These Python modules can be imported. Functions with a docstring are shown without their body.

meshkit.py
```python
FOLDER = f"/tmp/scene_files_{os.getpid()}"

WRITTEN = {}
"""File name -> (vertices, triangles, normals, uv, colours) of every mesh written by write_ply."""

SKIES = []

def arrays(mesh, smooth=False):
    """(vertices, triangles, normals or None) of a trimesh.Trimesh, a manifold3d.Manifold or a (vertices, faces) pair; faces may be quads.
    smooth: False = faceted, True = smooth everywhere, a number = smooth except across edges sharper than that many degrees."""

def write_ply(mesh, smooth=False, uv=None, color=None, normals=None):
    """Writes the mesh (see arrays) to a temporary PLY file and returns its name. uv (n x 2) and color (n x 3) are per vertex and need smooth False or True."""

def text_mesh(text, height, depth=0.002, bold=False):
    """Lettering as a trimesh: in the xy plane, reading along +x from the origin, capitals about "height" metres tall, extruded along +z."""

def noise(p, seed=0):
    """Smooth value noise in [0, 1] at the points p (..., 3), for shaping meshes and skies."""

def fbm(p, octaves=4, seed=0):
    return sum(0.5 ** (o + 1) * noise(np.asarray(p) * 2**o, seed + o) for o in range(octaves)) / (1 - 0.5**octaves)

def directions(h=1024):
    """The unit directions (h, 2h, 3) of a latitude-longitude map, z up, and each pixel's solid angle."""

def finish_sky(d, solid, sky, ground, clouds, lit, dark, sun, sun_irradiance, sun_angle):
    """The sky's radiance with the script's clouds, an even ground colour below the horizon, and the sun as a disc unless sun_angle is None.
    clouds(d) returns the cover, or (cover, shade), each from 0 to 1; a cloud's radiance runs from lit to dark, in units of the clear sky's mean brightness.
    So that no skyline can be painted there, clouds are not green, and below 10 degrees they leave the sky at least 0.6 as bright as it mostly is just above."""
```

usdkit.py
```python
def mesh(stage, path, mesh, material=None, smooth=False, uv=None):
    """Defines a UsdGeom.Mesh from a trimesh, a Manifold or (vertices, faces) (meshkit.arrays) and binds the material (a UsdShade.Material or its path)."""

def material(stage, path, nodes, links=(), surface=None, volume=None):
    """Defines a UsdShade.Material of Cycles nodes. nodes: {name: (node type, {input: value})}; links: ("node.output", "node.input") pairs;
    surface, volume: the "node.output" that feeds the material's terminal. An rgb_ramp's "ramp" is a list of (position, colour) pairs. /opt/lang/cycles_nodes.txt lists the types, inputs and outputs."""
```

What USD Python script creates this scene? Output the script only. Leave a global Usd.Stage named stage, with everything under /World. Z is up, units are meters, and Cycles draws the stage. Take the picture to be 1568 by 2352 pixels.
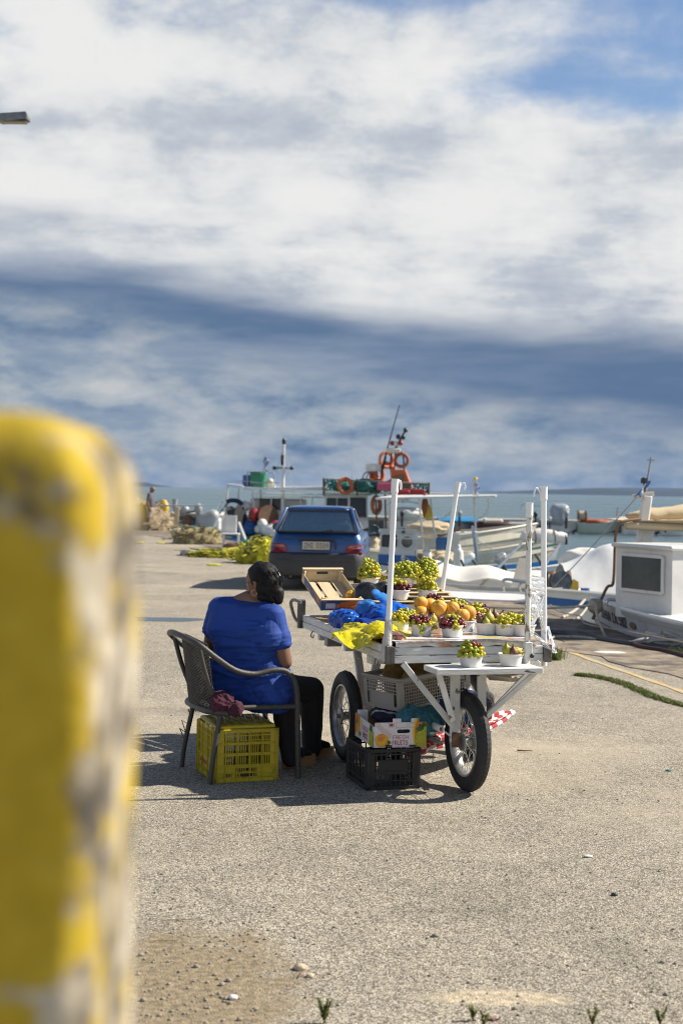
import math, random, numpy as np, trimesh, usdkit, meshkit
from pxr import Usd, UsdGeom, UsdLux, UsdShade, Gf, Sdf, Vt
SEED = 21.0
stage = Usd.Stage.CreateInMemory()
UsdGeom.SetStageUpAxis(stage, UsdGeom.Tokens.z); UsdGeom.SetStageMetersPerUnit(stage, 1.0)
UsdGeom.Xform.Define(stage, '/World'); UsdGeom.Scope.Define(stage, '/World/Looks')
PI = math.pi
rng = random.Random(7); nrng = np.random.default_rng(11)

# ------------------------------------------------------------------ camera, sky, sun, exposure
EYE = 1.7
PITCH, ROLL = -0.8908, 1.08           # degrees: looking slightly down, right side a little up
FOCAL, FSTOP, FOCUS, EXPOSURE = 50.0, 3.4, 8.15, 0.9
SUN_AZ, SUN_EL = math.radians(12.0), math.radians(40.0)     # azimuth from +x towards +y
SUN_I, SKY_K = 1.25, 0.05
HAZE_D = 2e-5
cam = UsdGeom.Camera.Define(stage, '/World/camera')
cam.CreateFocalLengthAttr(FOCAL); cam.CreateHorizontalApertureAttr(24.0); cam.CreateVerticalApertureAttr(36.0)
cam.CreateFStopAttr(FSTOP); cam.CreateFocusDistanceAttr(FOCUS); cam.CreateExposureAttr(EXPOSURE)
cam.CreateClippingRangeAttr(Gf.Vec2f(0.05, 100000))
cam.AddTranslateOp().Set(Gf.Vec3d(0, 0, EYE))
cam.AddRotateXOp().Set(90 + PITCH); cam.AddRotateZOp().Set(ROLL)

def clouds():
    """Broken cloud over a blue sky, flattened towards the horizon: a bright high sheet, a blue-grey bank low down and small cumulus at the horizon."""
    n, L = {}, []
    def nd(name, kind, **kw): n[name] = (kind, kw); return name
    def mth(name, op, a, b=None, clamp=False):
        kw = dict(math_type=op, use_clamp=clamp)
        for k, v in (('value1', a), ('value2', b)):
            if isinstance(v, str): L.append((v, f'{name}.{k}'))
            elif v is not None: kw[k] = v
        n[name] = ('math', kw); return f'{name}.value'
    def rng_(name, v, a, b, c=0., d=1., t='smoothstep'):
        n[name] = ('map_range', dict(range_type=t, from_min=a, from_max=b, to_min=c, to_max=d, clamp=True)); L.append((v, f'{name}.value')); return f'{name}.result'
    def noise(name, vec, scale, detail=6., rough=.55, dist=0., w=None):
        n[name] = ('noise_texture', dict(scale=scale, detail=detail, roughness=rough, distortion=dist)); L.append((vec, f'{name}.vector')); return f'{name}.fac'
    def mixc(name, fac, a, b):
        kw = {}
        for k, v in (('color1', a), ('color2', b)):
            if isinstance(v, str): L.append((v, f'{name}.{k}'))
            else: kw[k] = v
        if isinstance(fac, str): L.append((fac, f'{name}.fac'))
        else: kw['fac'] = fac
        n[name] = ('mix', kw); return f'{name}.color'
    nd('tc', 'texture_coordinate'); nd('sep', 'separate_xyz'); L.append(('tc.generated', 'sep.vector'))
    nd('sky', 'sky_texture', sky_type='single_scattering', sun_disc=False, sun_elevation=SUN_EL, sun_rotation=PI / 2 - SUN_AZ, air_density=1., aerosol_density=.25)
    z = mth('zpos', 'maximum', 'sep.z', 0.0)
    zz = mth('zz', 'add', z, 0.10)
    px, py = mth('px', 'divide', 'sep.x', zz), mth('py', 'divide', 'sep.y', zz)
    nd('pl', 'combine_xyz', z=SEED); L += [(px, 'pl.x'), (py, 'pl.y')]
    # elevation wobbled by noise, so that no boundary is a straight line
    nd('st', 'mapping', mapping_type='point', scale=(1.7, 1.7, 11.), location=(SEED, 0., 0.)); L.append(('tc.generated', 'st.vector'))
    wob = noise('wob', 'st.vector', 1.6, 4., .5, .1)
    w1 = mth('w1', 'multiply_add', wob, .14); n['w1'][1]['value3'] = -.07
    tilt = mth('tilt', 'multiply', 'sep.x', .085)
    e = mth('e', 'add', mth('e0', 'add', z, w1), tilt)
    big = noise('big', 'pl.vector', .8, 8., .55, .1)
    mid = noise('mid', 'pl.vector', 1.9, 11., .60, .10)
    strk = noise('strk', 'st.vector', 2.2, 8., .56, .15)
    nd('pm', 'mapping', mapping_type='point', scale=(7., 7., 10.), location=(SEED, 2., 0.)); L.append(('tc.generated', 'pm.vector'))
    puf = noise('puf', 'pm.vector', 1.6, 12., .60, .15)
    mid = mth('mp1', 'add', mth('mp2', 'multiply', mid, .55), mth('mp3', 'multiply', puf, .45))
    big = mth('bp1', 'add', mth('bp2', 'multiply', big, .78), mth('bp3', 'multiply', puf, .22))
    # clear sky, then the bright sheet
    thin = mth('thin', 'multiply_add', z, -.50); n['thin'][1]['value3'] = .12
    cover = rng_('cover', mth('bigt', 'add', big, thin), .33, .47)
    shade = rng_('shade', mid, .34, .60)
    nd('sheet', 'rgb_ramp', ramp=SHEET); L.append((shade, 'sheet.fac'))
    skyc = mixc('skyk', 1.0, 'sky.color', (1.15, 1.2, 1.3)); n['skyk'][1]['mix_type'] = 'multiply'
    up = mixc('up', cover, skyc, 'sheet.color')
    # the bank
    nd('bank', 'rgb_ramp', ramp=BANK); L.append((strk, 'bank.fac'))
    low = rng_('low', e, .105, .160, 1., 0.)
    c2 = mixc('c2', low, up, 'bank.color')
    # cumulus near the horizon
    nd('cm', 'mapping', mapping_type='point', scale=(5., 5., 13.)); L.append(('tc.generated', 'cm.vector'))
    cu = noise('cu', 'cm.vector', 3.2, 9., .60, .1)
    e2 = mth('e2', 'add', e, mth('t2', 'multiply', 'sep.x', .10))
    cue = rng_('cue', e2, .034, .095, 1., 0.)
    cum = mth('cum', 'multiply', rng_('cuf', cu, .25, .50), cue)
    cum2 = mth('cum2', 'multiply', cum, .92)
    nd('cuc', 'rgb_ramp', ramp=CUMU); L.append((cu, 'cuc.fac'))
    c3 = mixc('c3', cum2, c2, 'cuc.color')
    nd('bg', 'background_shader', strength=SKY_K); L.append((c3, 'bg.color'))
    return usdkit.material(stage, '/World/Looks/sky_air', n, L, surface='bg.background')
SHEET = [(0, (4.78, 5.3, 6.14)), (0.3, (5.93, 6.34, 6.97)), (0.6, (7.59, 7.8, 8.01)), (1, (9.05, 9.05, 8.94))]
BANK = [(0, (.95, 1.7, 3.0)), (.40, (1.25, 2.0, 3.35)), (.50, (1.85, 2.6, 3.9)), (.60, (2.8, 3.5, 4.6)), (.72, (4.8, 5.3, 5.9))]
CUMU = [(.3, (2.3, 3.2, 4.5)), (.46, (3.3, 4.1, 5.0)), (.56, (4.6, 5.1, 5.6)), (.70, (6.2, 6.4, 6.5))]
dome = UsdLux.DomeLight.Define(stage, '/World/sky')
UsdShade.MaterialBindingAPI.Apply(dome.GetPrim()).Bind(clouds())
dome.GetPrim().SetCustomDataByKey('kind', 'structure')
sun = UsdLux.DistantLight.Define(stage, '/World/sun')
sun.CreateIntensityAttr(SUN_I); sun.CreateAngleAttr(0.55); sun.CreateNormalizeAttr(True); sun.CreateColorAttr(Gf.Vec3f(1.0, .93, .82))
sun.AddRotateZOp().Set(math.degrees(SUN_AZ) + 90); sun.AddRotateXOp().Set(90 - math.degrees(SUN_EL))

# ------------------------------------------------------------------ geometry helpers: every shape is a (vertices, triangles) pair
def arr(m): return (np.asarray(m[0], float), np.asarray(m[1], int)) if isinstance(m, tuple) else (np.asarray(m.vertices, float), np.asarray(m.faces, int))
def J(*ms):
    vs, fs, k = [], [], 0
    for m in (ms[0] if len(ms) == 1 and isinstance(ms[0], list) else ms):
        v, f = arr(m); vs.append(v); fs.append(f + k); k += len(v)
    return np.vstack(vs), np.vstack(fs)
def tri(q):
    q = np.asarray(q, int).reshape(-1, 4); return np.vstack([q[:, [0, 1, 2]], q[:, [0, 2, 3]]])
def rot(axis, deg): return trimesh.transformations.rotation_matrix(math.radians(deg), axis)
RX, RY, RZ = (lambda d: rot((1, 0, 0), d)), (lambda d: rot((0, 1, 0), d)), (lambda d: rot((0, 0, 1), d))
def TR(*p): return trimesh.transformations.translation_matrix(p if len(p) == 3 else p[0])
def X(m, *mats):
    v, f = arr(m)
    for M_ in reversed(mats): v = v @ M_[:3, :3].T + M_[:3, 3]
    if mats and np.linalg.det(np.linalg.multi_dot([np.eye(3), np.eye(3), *[a[:3, :3] for a in mats]])) < 0: f = f[:, ::-1]
    return v, f
def SC(a, b, c): return np.diag([a, b, c, 1.0])
_S = np.array([(x, y, z) for x in (-1, 1) for y in (-1, 1) for z in (-1, 1)], float)
def _bb():
    pts = np.vstack([_S * np.array([1, .8, .8]), _S * np.array([.8, 1, .8]), _S * np.array([.8, .8, 1])])
    h = trimesh.convex.convex_hull(pts); from scipy.spatial import cKDTree
    i = cKDTree(pts).query(h.vertices)[1]; return i[h.faces]
_BF = _bb()
_BX = trimesh.creation.box((2, 2, 2)); _BXV, _BXF = np.array(_BX.vertices), np.array(_BX.faces)
def box(c, s, b=0.0):
    s = np.asarray(s, float) / 2
    if b <= 0: return _BXV * s + np.asarray(c, float), _BXF
    b = min(b, s.min() * .9); t = s - b
    v = np.vstack([_S * np.array([s[0], t[1], t[2]]), _S * np.array([t[0], s[1], t[2]]), _S * np.array([t[0], t[1], s[2]])])
    return v + np.asarray(c, float), _BF
def frame(d, up=(0, 0, 1)):
    d = np.asarray(d, float) / np.linalg.norm(d); u = np.asarray(up, float)
    if abs(d @ u) > .98: u = np.array([0, 1., 0]) if abs(d[1]) < .9 else np.array([1., 0, 0])
    x = np.cross(u, d); x /= np.linalg.norm(x); return x, np.cross(d, x), d
def bar(a, b, w, h, up=(0, 0, 1), bev=.003):
    """a beam of w (sideways) x h from a to b"""
    a, b = np.asarray(a, float), np.asarray(b, float); x, y, d = frame(b - a, up)
    v, f = box((0, 0, 0), (w, h, np.linalg.norm(b - a)), bev)
    return v @ np.stack([x, y, d]) + (a + b) / 2, f
def tube(p, r, n=8, closed=False, caps=True, flat=None):
    p = np.asarray(p, float); k = len(p); r = np.broadcast_to(np.asarray(r, float), (k,))
    t = (np.roll(p, -1, 0) - np.roll(p, 1, 0)) if closed else np.gradient(p, axis=0)
    t = t / (np.linalg.norm(t, axis=1, keepdims=True) + 1e-12)
    x = frame(t[0])[0]; xs = []
    for i in range(k):
        x = x - t[i] * (x @ t[i]); x = x / (np.linalg.norm(x) + 1e-12); xs.append(x)
    xs = np.array(xs); ys = np.cross(t, xs); a = np.arange(n) * 2 * PI / n
    ca, sa = np.cos(a), np.sin(a) * (flat or 1)
    v = p[:, None] + r[:, None, None] * (ca[None, :, None] * xs[:, None] + sa[None, :, None] * ys[:, None])
    i, j = np.meshgrid(np.arange(k if closed else k - 1), np.arange(n), indexing='ij'); i2 = (i + 1) % k
    f = tri(np.stack([i * n + j, i * n + (j + 1) % n, i2 * n + (j + 1) % n, i2 * n + j], -1)); v = v.reshape(-1, 3)
    if caps and not closed:
        c = len(v); v = np.vstack([v, p[:1], p[-1:]]); j = np.arange(n)
        f = np.vstack([f, np.stack([np.full(n, c), (j + 1) % n, j], 1), np.stack([np.full(n, c + 1), (k - 1) * n + j, (k - 1) * n + (j + 1) % n], 1)])
    return v, f
def cyl(a, b, r, n=12, r2=None): return tube([a, b], [r, r if r2 is None else r2], n)
def lathe(prof, n=24):
    prof = np.asarray(prof, float); a = np.arange(n) * 2 * PI / n; k = len(prof)
    v = np.stack([prof[:, None, 0] * np.cos(a), prof[:, None, 0] * np.sin(a), np.broadcast_to(prof[:, None, 1], (k, n))], -1).reshape(-1, 3)
    i, j = np.meshgrid(np.arange(k - 1), np.arange(n), indexing='ij')
    return v, tri(np.stack([i * n + j, i * n + (j + 1) % n, (i + 1) * n + (j + 1) % n, (i + 1) * n + j], -1))
def torus(R, r, n=40, m=10):
    a = np.arange(n) * 2 * PI / n
    return tube(np.stack([R * np.cos(a), R * np.sin(a), 0 * a], 1), r, m, closed=True)
def loft(rings, closed=True, caps=False):
    r = np.asarray(rings, float); k, n, _ = r.shape; m = n if closed else n - 1
    i, j = np.meshgrid(np.arange(k - 1), np.arange(m), indexing='ij')
    f = tri(np.stack([i * n + j, i * n + (j + 1) % n, (i + 1) * n + (j + 1) % n, (i + 1) * n + j], -1)); v = r.reshape(-1, 3)
    if caps:
        c = len(v); v = np.vstack([v, r[0].mean(0)[None], r[-1].mean(0)[None]]); j = np.arange(m)
        f = np.vstack([f, np.stack([np.full(m, c), (j + 1) % n, j], 1), np.stack([np.full(m, c + 1), (k - 1) * n + j, (k - 1) * n + (j + 1) % n], 1)])
    return v, f
def grid(fn, nu, nv):
    u, w = np.meshgrid(np.linspace(0, 1, nu), np.linspace(0, 1, nv), indexing='ij')
    v = np.asarray(fn(u, w), float)
    v = np.moveaxis(v, 0, -1).reshape(-1, 3) if v.shape[0] == 3 else v.reshape(-1, 3)
    i, j = np.meshgrid(np.arange(nu - 1), np.arange(nv - 1), indexing='ij')
    return v, tri(np.stack([i * nv + j, (i + 1) * nv + j, (i + 1) * nv + j + 1, i * nv + j + 1], -1))
def thick(m, t):
    """a sheet given a thickness t along its normals"""
    v, f = arr(m); T_ = trimesh.Trimesh(v, f, process=False); nn = T_.vertex_normals
    e = np.sort(f[:, [0, 1, 1, 2, 2, 0]].reshape(-1, 2), 1); d = f[:, [0, 1, 1, 2, 2, 0]].reshape(-1, 2)
    _, inv, c = np.unique(e, axis=0, return_inverse=True, return_counts=True); bd = d[c[inv.ravel()] == 1]; k = len(v)
    return np.vstack([v, v - nn * t]), np.vstack([f, f[:, ::-1] + k, np.stack([bd[:, 0], bd[:, 0] + k, bd[:, 1]], 1), np.stack([bd[:, 1], bd[:, 0] + k, bd[:, 1] + k], 1)])
from shapely.geometry import Polygon, Point, box as sbox
from shapely import union_all
def slab(poly, t):
    """a shapely polygon (or points) in xy, extruded t along z"""
    P_ = poly if hasattr(poly, 'area') else Polygon(poly)
    return J([arr(trimesh.creation.extrude_polygon(g, t, engine='earcut')) for g in getattr(P_, 'geoms', [P_]) if g.area > 1e-9])
def rrect(w, h, r): return sbox(-w / 2 + r, -h / 2 + r, w / 2 - r, h / 2 - r).buffer(r, quad_segs=4)
_ICO = {k: arr(trimesh.creation.icosphere(k)) for k in (1, 2, 3, 4)}
def ball(c, r, k=2): return _ICO[k][0] * np.asarray(r, float) + np.asarray(c, float), _ICO[k][1]
def lump(c, r, k=3, amp=.2, sc=2.0, seed=0, oct=4):
    v, f = _ICO[k]; d = meshkit.fbm(v * sc + seed * 7.3 + 20, oct, seed) - .5
    return v * (1 + 2 * amp * d)[:, None] * np.asarray(r, float) + np.asarray(c, float), f
def curve(pts, n=24):
    """a smooth curve through points (Catmull-Rom)"""
    p = np.asarray(pts, float); p = np.vstack([2 * p[0] - p[1], p, 2 * p[-1] - p[-2]]); k = len(p) - 3
    t = np.linspace(0, k - 1e-9, n); i = t.astype(int); u = (t - i)[:, None]
    a, b, c, d = p[i], p[i + 1], p[i + 2], p[i + 3]
    return .5 * (2 * b + (c - a) * u + (2 * a - 5 * b + 4 * c - d) * u * u + (3 * b - a - 3 * c + d) * u ** 3)
def letters(s, h, depth=.002, bold=False): return arr(meshkit.text_mesh(s, h, depth, bold))
def centred(m):
    v, f = arr(m); return v - (v.min(0) + v.max(0)) / 2 * np.array([1, 1, 0]), f
def onto(m, o, right, up):
    """puts a flat xy mesh at o with its x along right and its y along up"""
    v, f = arr(m); r = np.asarray(right, float) / np.linalg.norm(right); u = np.asarray(up, float); u = u - r * (u @ r); u /= np.linalg.norm(u)
    return v[:, :1] * r + v[:, 1:2] * u + v[:, 2:] * np.cross(r, u) + np.asarray(o, float), f

# a pixel of the photograph (on a 1568 x 2352 grid) as a point at distance d, or on the plane at height z
_cr, _sr, _cp, _sp = math.cos(math.radians(ROLL)), math.sin(math.radians(ROLL)), math.cos(math.radians(PITCH)), math.sin(math.radians(PITCH))
def ray(x, y):
    u, w = (x - 784) / 3266.7, -(y - 1176) / 3266.7
    a, b = u * _cr - w * _sr, u * _sr + w * _cr
    return np.array([a, _cp - b * _sp, _sp + b * _cp])
def at(x, y, d): r = ray(x, y); return np.array([0, 0, EYE]) + r * d / r[1]
def on(x, y, z=0.): r = ray(x, y); return np.array([0, 0, EYE]) + r * (z - EYE) / r[2]

# ------------------------------------------------------------------ scene helpers
_used = {}
def numbered(parent, name):
    k = (parent, name); i = _used.get(k, -1) + 1; _used[k] = i
    return f'{parent}/{name}' + (f'_{i:03d}' if i else '')
def tag(p, label=None, cat=None, group=None, kind=None):
    for k, v in (('label', label), ('category', cat), ('group', group), ('kind', kind)):
        if v: p.SetCustomDataByKey(k, v)
    return p
def thing(name, label, cat, loc=(0, 0, 0), rz=0., group=None, mat=None):
    x = UsdGeom.Xform.Define(stage, numbered('/World', name))
    if mat is not None: x.AddTransformOp().Set(Gf.Matrix4d(np.asarray(mat, float).T.tolist()))
    else:
        x.AddTranslateOp().Set(Gf.Vec3d(*map(float, loc)))
        if rz: x.AddRotateZOp().Set(float(rz))
    return tag(x.GetPrim(), label, cat, group)
def part(parent, name, m, mat, smooth=35, label=None, kind=None):
    par = parent if isinstance(parent, str) else str(parent.GetPath())
    p = usdkit.mesh(stage, numbered(par, name), m if not isinstance(m, list) else J(m), mat, smooth=smooth).GetPrim()
    return tag(p, label, kind=kind)
def single(name, m, mat, label=None, cat=None, group=None, kind=None, smooth=35):
    return tag(part('/World', name, m, mat, smooth), label, cat, group, kind)
def copy_of(src, label, loc, rz=0., group=None, name=None, mat=None):
    x = thing(name or src.GetName(), label, src.GetCustomDataByKey('category'), loc, rz, group or src.GetCustomDataByKey('group'), mat)
    x.GetReferences().AddInternalReference(src.GetPath()); x.SetInstanceable(True); return x

# ------------------------------------------------------------------ materials
_mats = {}
def mat(name, c, rough=.55, metal=0., var=.12, vs=5., bump=0., bs=50., chips=None, world=False, stretch=(1, 1, 1), isl=0., spec=.5, coat=0., transl=0., sheen=0., detail=4.):
    """painted, cloth, wood or metal surface: the colour varies with noise; chips = (colour, threshold, scale, width) shows a second colour in patches; isl varies each loose piece"""
    if name in _mats: return _mats[name]
    n = {'p': ('principled_bsdf', dict(roughness=rough, metallic=metal, specular_ior_level=spec, coat_weight=coat, sheen_weight=sheen)),
         'tc': ('geometry', {}) if world else ('texture_coordinate', {}), 'mp': ('mapping', dict(mapping_type='point', scale=stretch)),
         'n1': ('noise_texture', dict(scale=vs, detail=detail, roughness=.6)), 'r1': ('map_range', dict(from_min=.3, from_max=.7, to_min=1 - var, to_max=1 + var, clamp=True)),
         'c1': ('vector_math', dict(math_type='scale', vector1=c))}
    L = [('tc.position' if world else 'tc.object', 'mp.vector'), ('mp.vector', 'n1.vector'), ('n1.fac', 'r1.value'), ('r1.result', 'c1.scale')]
    col = 'c1.vector'
    if isl:
        n['g'] = ('geometry', {}); n['ri'] = ('map_range', dict(to_min=1 - isl, to_max=1 + isl)); n['c2'] = ('vector_math', dict(math_type='scale'))
        L += [('g.random_per_island', 'ri.value'), ('ri.result', 'c2.scale'), (col, 'c2.vector1')]; col = 'c2.vector'
    if chips:
        cc, th, cs, wd = chips
        n['n3'] = ('noise_texture', dict(scale=cs, detail=6., roughness=.65)); n['r3'] = ('map_range', dict(from_min=th, from_max=th + wd, clamp=True))
        n['c3'] = ('mix', dict(color2=cc)); L += [('mp.vector', 'n3.vector'), ('n3.fac', 'r3.value'), ('r3.result', 'c3.fac'), (col, 'c3.color1')]; col = 'c3.color'
    L.append((col, 'p.base_color'))
    if bump:
        n['n2'] = ('noise_texture', dict(scale=bs, detail=5., roughness=.6)); n['b'] = ('bump', dict(strength=min(1., bump), distance=.004 if bump <= 1 else .004 * bump))
        L += [('mp.vector', 'n2.vector'), ('n2.fac', 'b.height'), ('b.normal', 'p.normal')]
    out = 'p.BSDF'
    if transl:
        n['t'] = ('translucent_bsdf', {}); n['mx'] = ('mix_closure', dict(fac=transl)); L += [(col, 't.color'), ('p.BSDF', 'mx.closure1'), ('t.BSDF', 'mx.closure2')]; out = 'mx.closure'
    _mats[name] = usdkit.material(stage, '/World/Looks/' + name, n, L, surface=out); return _mats[name]
def pane(name, tint=(.8, .88, .85), rough=.02, base=.0):
    if name in _mats: return _mats[name]
    n = {'t': ('transparent_bsdf', dict(color=tint)), 'g': ('glossy_bsdf', dict(color=(1, 1, 1), roughness=rough)), 'f': ('fresnel', dict(IOR=1.5)),
         'a': ('math', dict(math_type='add', value2=base, use_clamp=True)), 'm': ('mix_closure', {})}
    _mats[name] = usdkit.material(stage, '/World/Looks/' + name, n, [('f.fac', 'a.value1'), ('a.value', 'm.fac'), ('t.BSDF', 'm.closure1'), ('g.BSDF', 'm.closure2')], surface='m.closure'); return _mats[name]
WHITE = mat('white_paint', (.62, .63, .62), .45, var=.07, vs=3, bump=.1, chips=((.30, .24, .17), .68, 5, .05))
BOATW = mat('boat_white', (.58, .575, .55), .38, var=.12, vs=2, chips=((.36, .31, .24), .60, 2.5, .16), bump=.15, bs=9)
STEEL = mat('stainless_tube', (.62, .62, .61), .25, metal=1., var=.1)
GREYM = mat('grey_metal', (.22, .22, .21), .45, metal=.6, var=.2, vs=8, chips=((.20, .11, .06), .62, 9, .05))
RUST = mat('rusty_iron', (.13, .075, .045), .8, metal=.2, var=.35, vs=14, bump=.4, bs=60)
BLACKP = mat('black_plastic', (.012, .012, .013), .5, var=.2, bump=.1, bs=90)
RUBBER = mat('black_rubber', (.014, .014, .014), .75, var=.3, vs=25, bump=.25, bs=70, chips=((.09, .085, .075), .66, 12, .12))
ROPE = mat('rope_fibre', (.36, .32, .25), .9, var=.3, vs=30, bump=.6, bs=150)
DARKG = pane('dark_glass', (.10, .12, .13), .03)

# ------------------------------------------------------------------ the setting: quay, water, pier, far hills, air
WATER = -0.9
EDGE = [(7.0, -30), (5.2, 2.0), (4.45, 9.0), (3.73, 15.4), (3.10, 20.9), (1.95, 25.6), (.64, 30.2), (-2.33, 41.7), (-6.0, 53.4), (-8.6, 60.0)]
def ground_material():
    n, L = {}, []
    def N(k, t, **kw): n[k] = (t, kw)
    N('g', 'geometry'); N('v', 'voronoi_texture', scale=155., randomness=1.); N('v2', 'voronoi_texture', scale=60., randomness=1.)
    N('sc', 'separate_color', color_type='rgb'); L += [('g.position', 'v.vector'), ('v.color', 'sc.color'), ('g.position', 'v2.vector')]
    N('stone', 'rgb_ramp', ramp=[(0, (.11, .095, .072)), (.22, (.19, .164, .124)), (.45, (.325, .286, .218)), (.75, (.44, .39, .30)), (1, (.60, .545, .44))]); L.append(('sc.r', 'stone.fac'))
    N('gap', 'map_range', from_min=.35, from_max=.80, to_min=1., to_max=.40, clamp=True); L.append(('v.distance', 'gap.value'))
    N('c1', 'vector_math', math_type='scale'); L += [('stone.color', 'c1.vector1'), ('gap.result', 'c1.scale')]
    # broad wear, tyre-polished lanes and stains
    N('mp', 'mapping', mapping_type='point', scale=(1., .6, 1.)); L.append(('g.position', 'mp.vector'))
    N('n1', 'noise_texture', scale=.55, detail=5., roughness=.6); N('n2', 'noise_texture', scale=3.2, detail=5., roughness=.65); N('n4', 'noise_texture', scale=17., detail=3., roughness=.6)
    L += [('mp.vector', 'n1.vector'), ('g.position', 'n2.vector'), ('g.position', 'n4.vector')]
    N('r1', 'map_range', from_min=.30, from_max=.70, to_min=.86, to_max=1.12, clamp=True); N('r2', 'map_range', from_min=.3, from_max=.72, to_min=1.1, to_max=.86, clamp=True); N('r4', 'map_range', from_min=.3, from_max=.7, to_min=.9, to_max=1.1, clamp=True)
    L += [('n1.fac', 'r1.value'), ('n2.fac', 'r2.value'), ('n4.fac', 'r4.value')]
    N('m', 'math', math_type='multiply'); N('m2', 'math', math_type='multiply'); L += [('r1.result', 'm.value1'), ('r2.result', 'm.value2'), ('m.value', 'm2.value1'), ('r4.result', 'm2.value2')]
    N('c2', 'vector_math', math_type='scale'); L += [('c1.vector', 'c2.vector1'), ('m2.value', 'c2.scale')]
    N('n5', 'noise_texture', scale=.9, detail=9., roughness=.7, distortion=.6); N('st', 'map_range', from_min=.57, from_max=.70, to_min=1., to_max=.68, clamp=True); N('c5', 'vector_math', math_type='scale'); N('mp5', 'mapping', mapping_type='point', location=(31., 7., 0), scale=(1., .5, 1.)); L += [('g.position', 'mp5.vector'), ('mp5.vector', 'n5.vector'), ('n5.fac', 'st.value'), ('c2.vector', 'c5.vector1'), ('st.result', 'c5.scale')]
    # sand blown between the stones
    N('n3', 'noise_texture', scale=.38, detail=8., roughness=.66); N('sand', 'map_range', from_min=.50, from_max=.70, to_max=.65, clamp=True); N('mx', 'mix', color2=(.42, .355, .26))
    N('off', 'mapping', mapping_type='point', location=(13.7, 4.1, 0)); L += [('g.position', 'off.vector'), ('off.vector', 'n3.vector'), ('n3.fac', 'sand.value'), ('sand.result', 'mx.fac'), ('c5.vector', 'mx.color1')]
    # a patch of brown soil by the pillar and one of pale sand at the lower right
    def area(k, cx, cy, sx, sy, col, src, amt, seed):
        N(k + 'm', 'mapping', mapping_type='point', location=(-cx * sx, -cy * sy, 0), scale=(sx, sy, 0)); N(k + 'l', 'vector_math', math_type='length'); N(k + 'n', 'noise_texture', scale=5.5, detail=7., roughness=.65); N(k + 'a', 'math', math_type='multiply_add', value2=1.5, value3=-.75); N(k + 's', 'math', math_type='add'); N(k + 'r', 'map_range', from_min=.75, from_max=1.2, to_min=amt, to_max=0., clamp=True); N(k + 'x', 'mix', color2=col); N(k + 'c', 'noise_texture', scale=34., detail=4.); N(k + 'v', 'map_range', from_min=.35, from_max=.65, to_min=.6, to_max=1.25, clamp=True); N(k + 'y', 'vector_math', math_type='scale', vector1=col)
        L.extend([('g.position', k + 'm.vector'), (k + 'm.vector', k + 'l.vector1'), ('g.position', k + 'n.vector'), (k + 'n.fac', k + 'a.value1'), (k + 'a.value', k + 's.value1'), (k + 'l.value', k + 's.value2'), (k + 's.value', k + 'r.value'), (k + 'r.result', k + 'x.fac'), (src, k + 'x.color1'), ('g.position', k + 'c.vector'), (k + 'c.fac', k + 'v.value'), (k + 'v.result', k + 'y.scale'), (k + 'y.vector', k + 'x.color2')]); return k + 'x.color'
    c_ = on(420, 2250); d_ = on(1150, 2292)
    out = area('soil', c_[0], c_[1] - .15, 1 / .40, 1 / .70, (.225, .175, .105), 'mx.color', .88, 1); out = area('grit', d_[0], d_[1], 1 / .26, 1 / .07, (.44, .365, .25), out, .9, 2)
    N('p', 'principled_bsdf', roughness=.88, specular_ior_level=.3); N('b', 'bump', strength=.75, distance=.004, invert=True); N('b2', 'bump', strength=.35, distance=.05)
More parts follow.
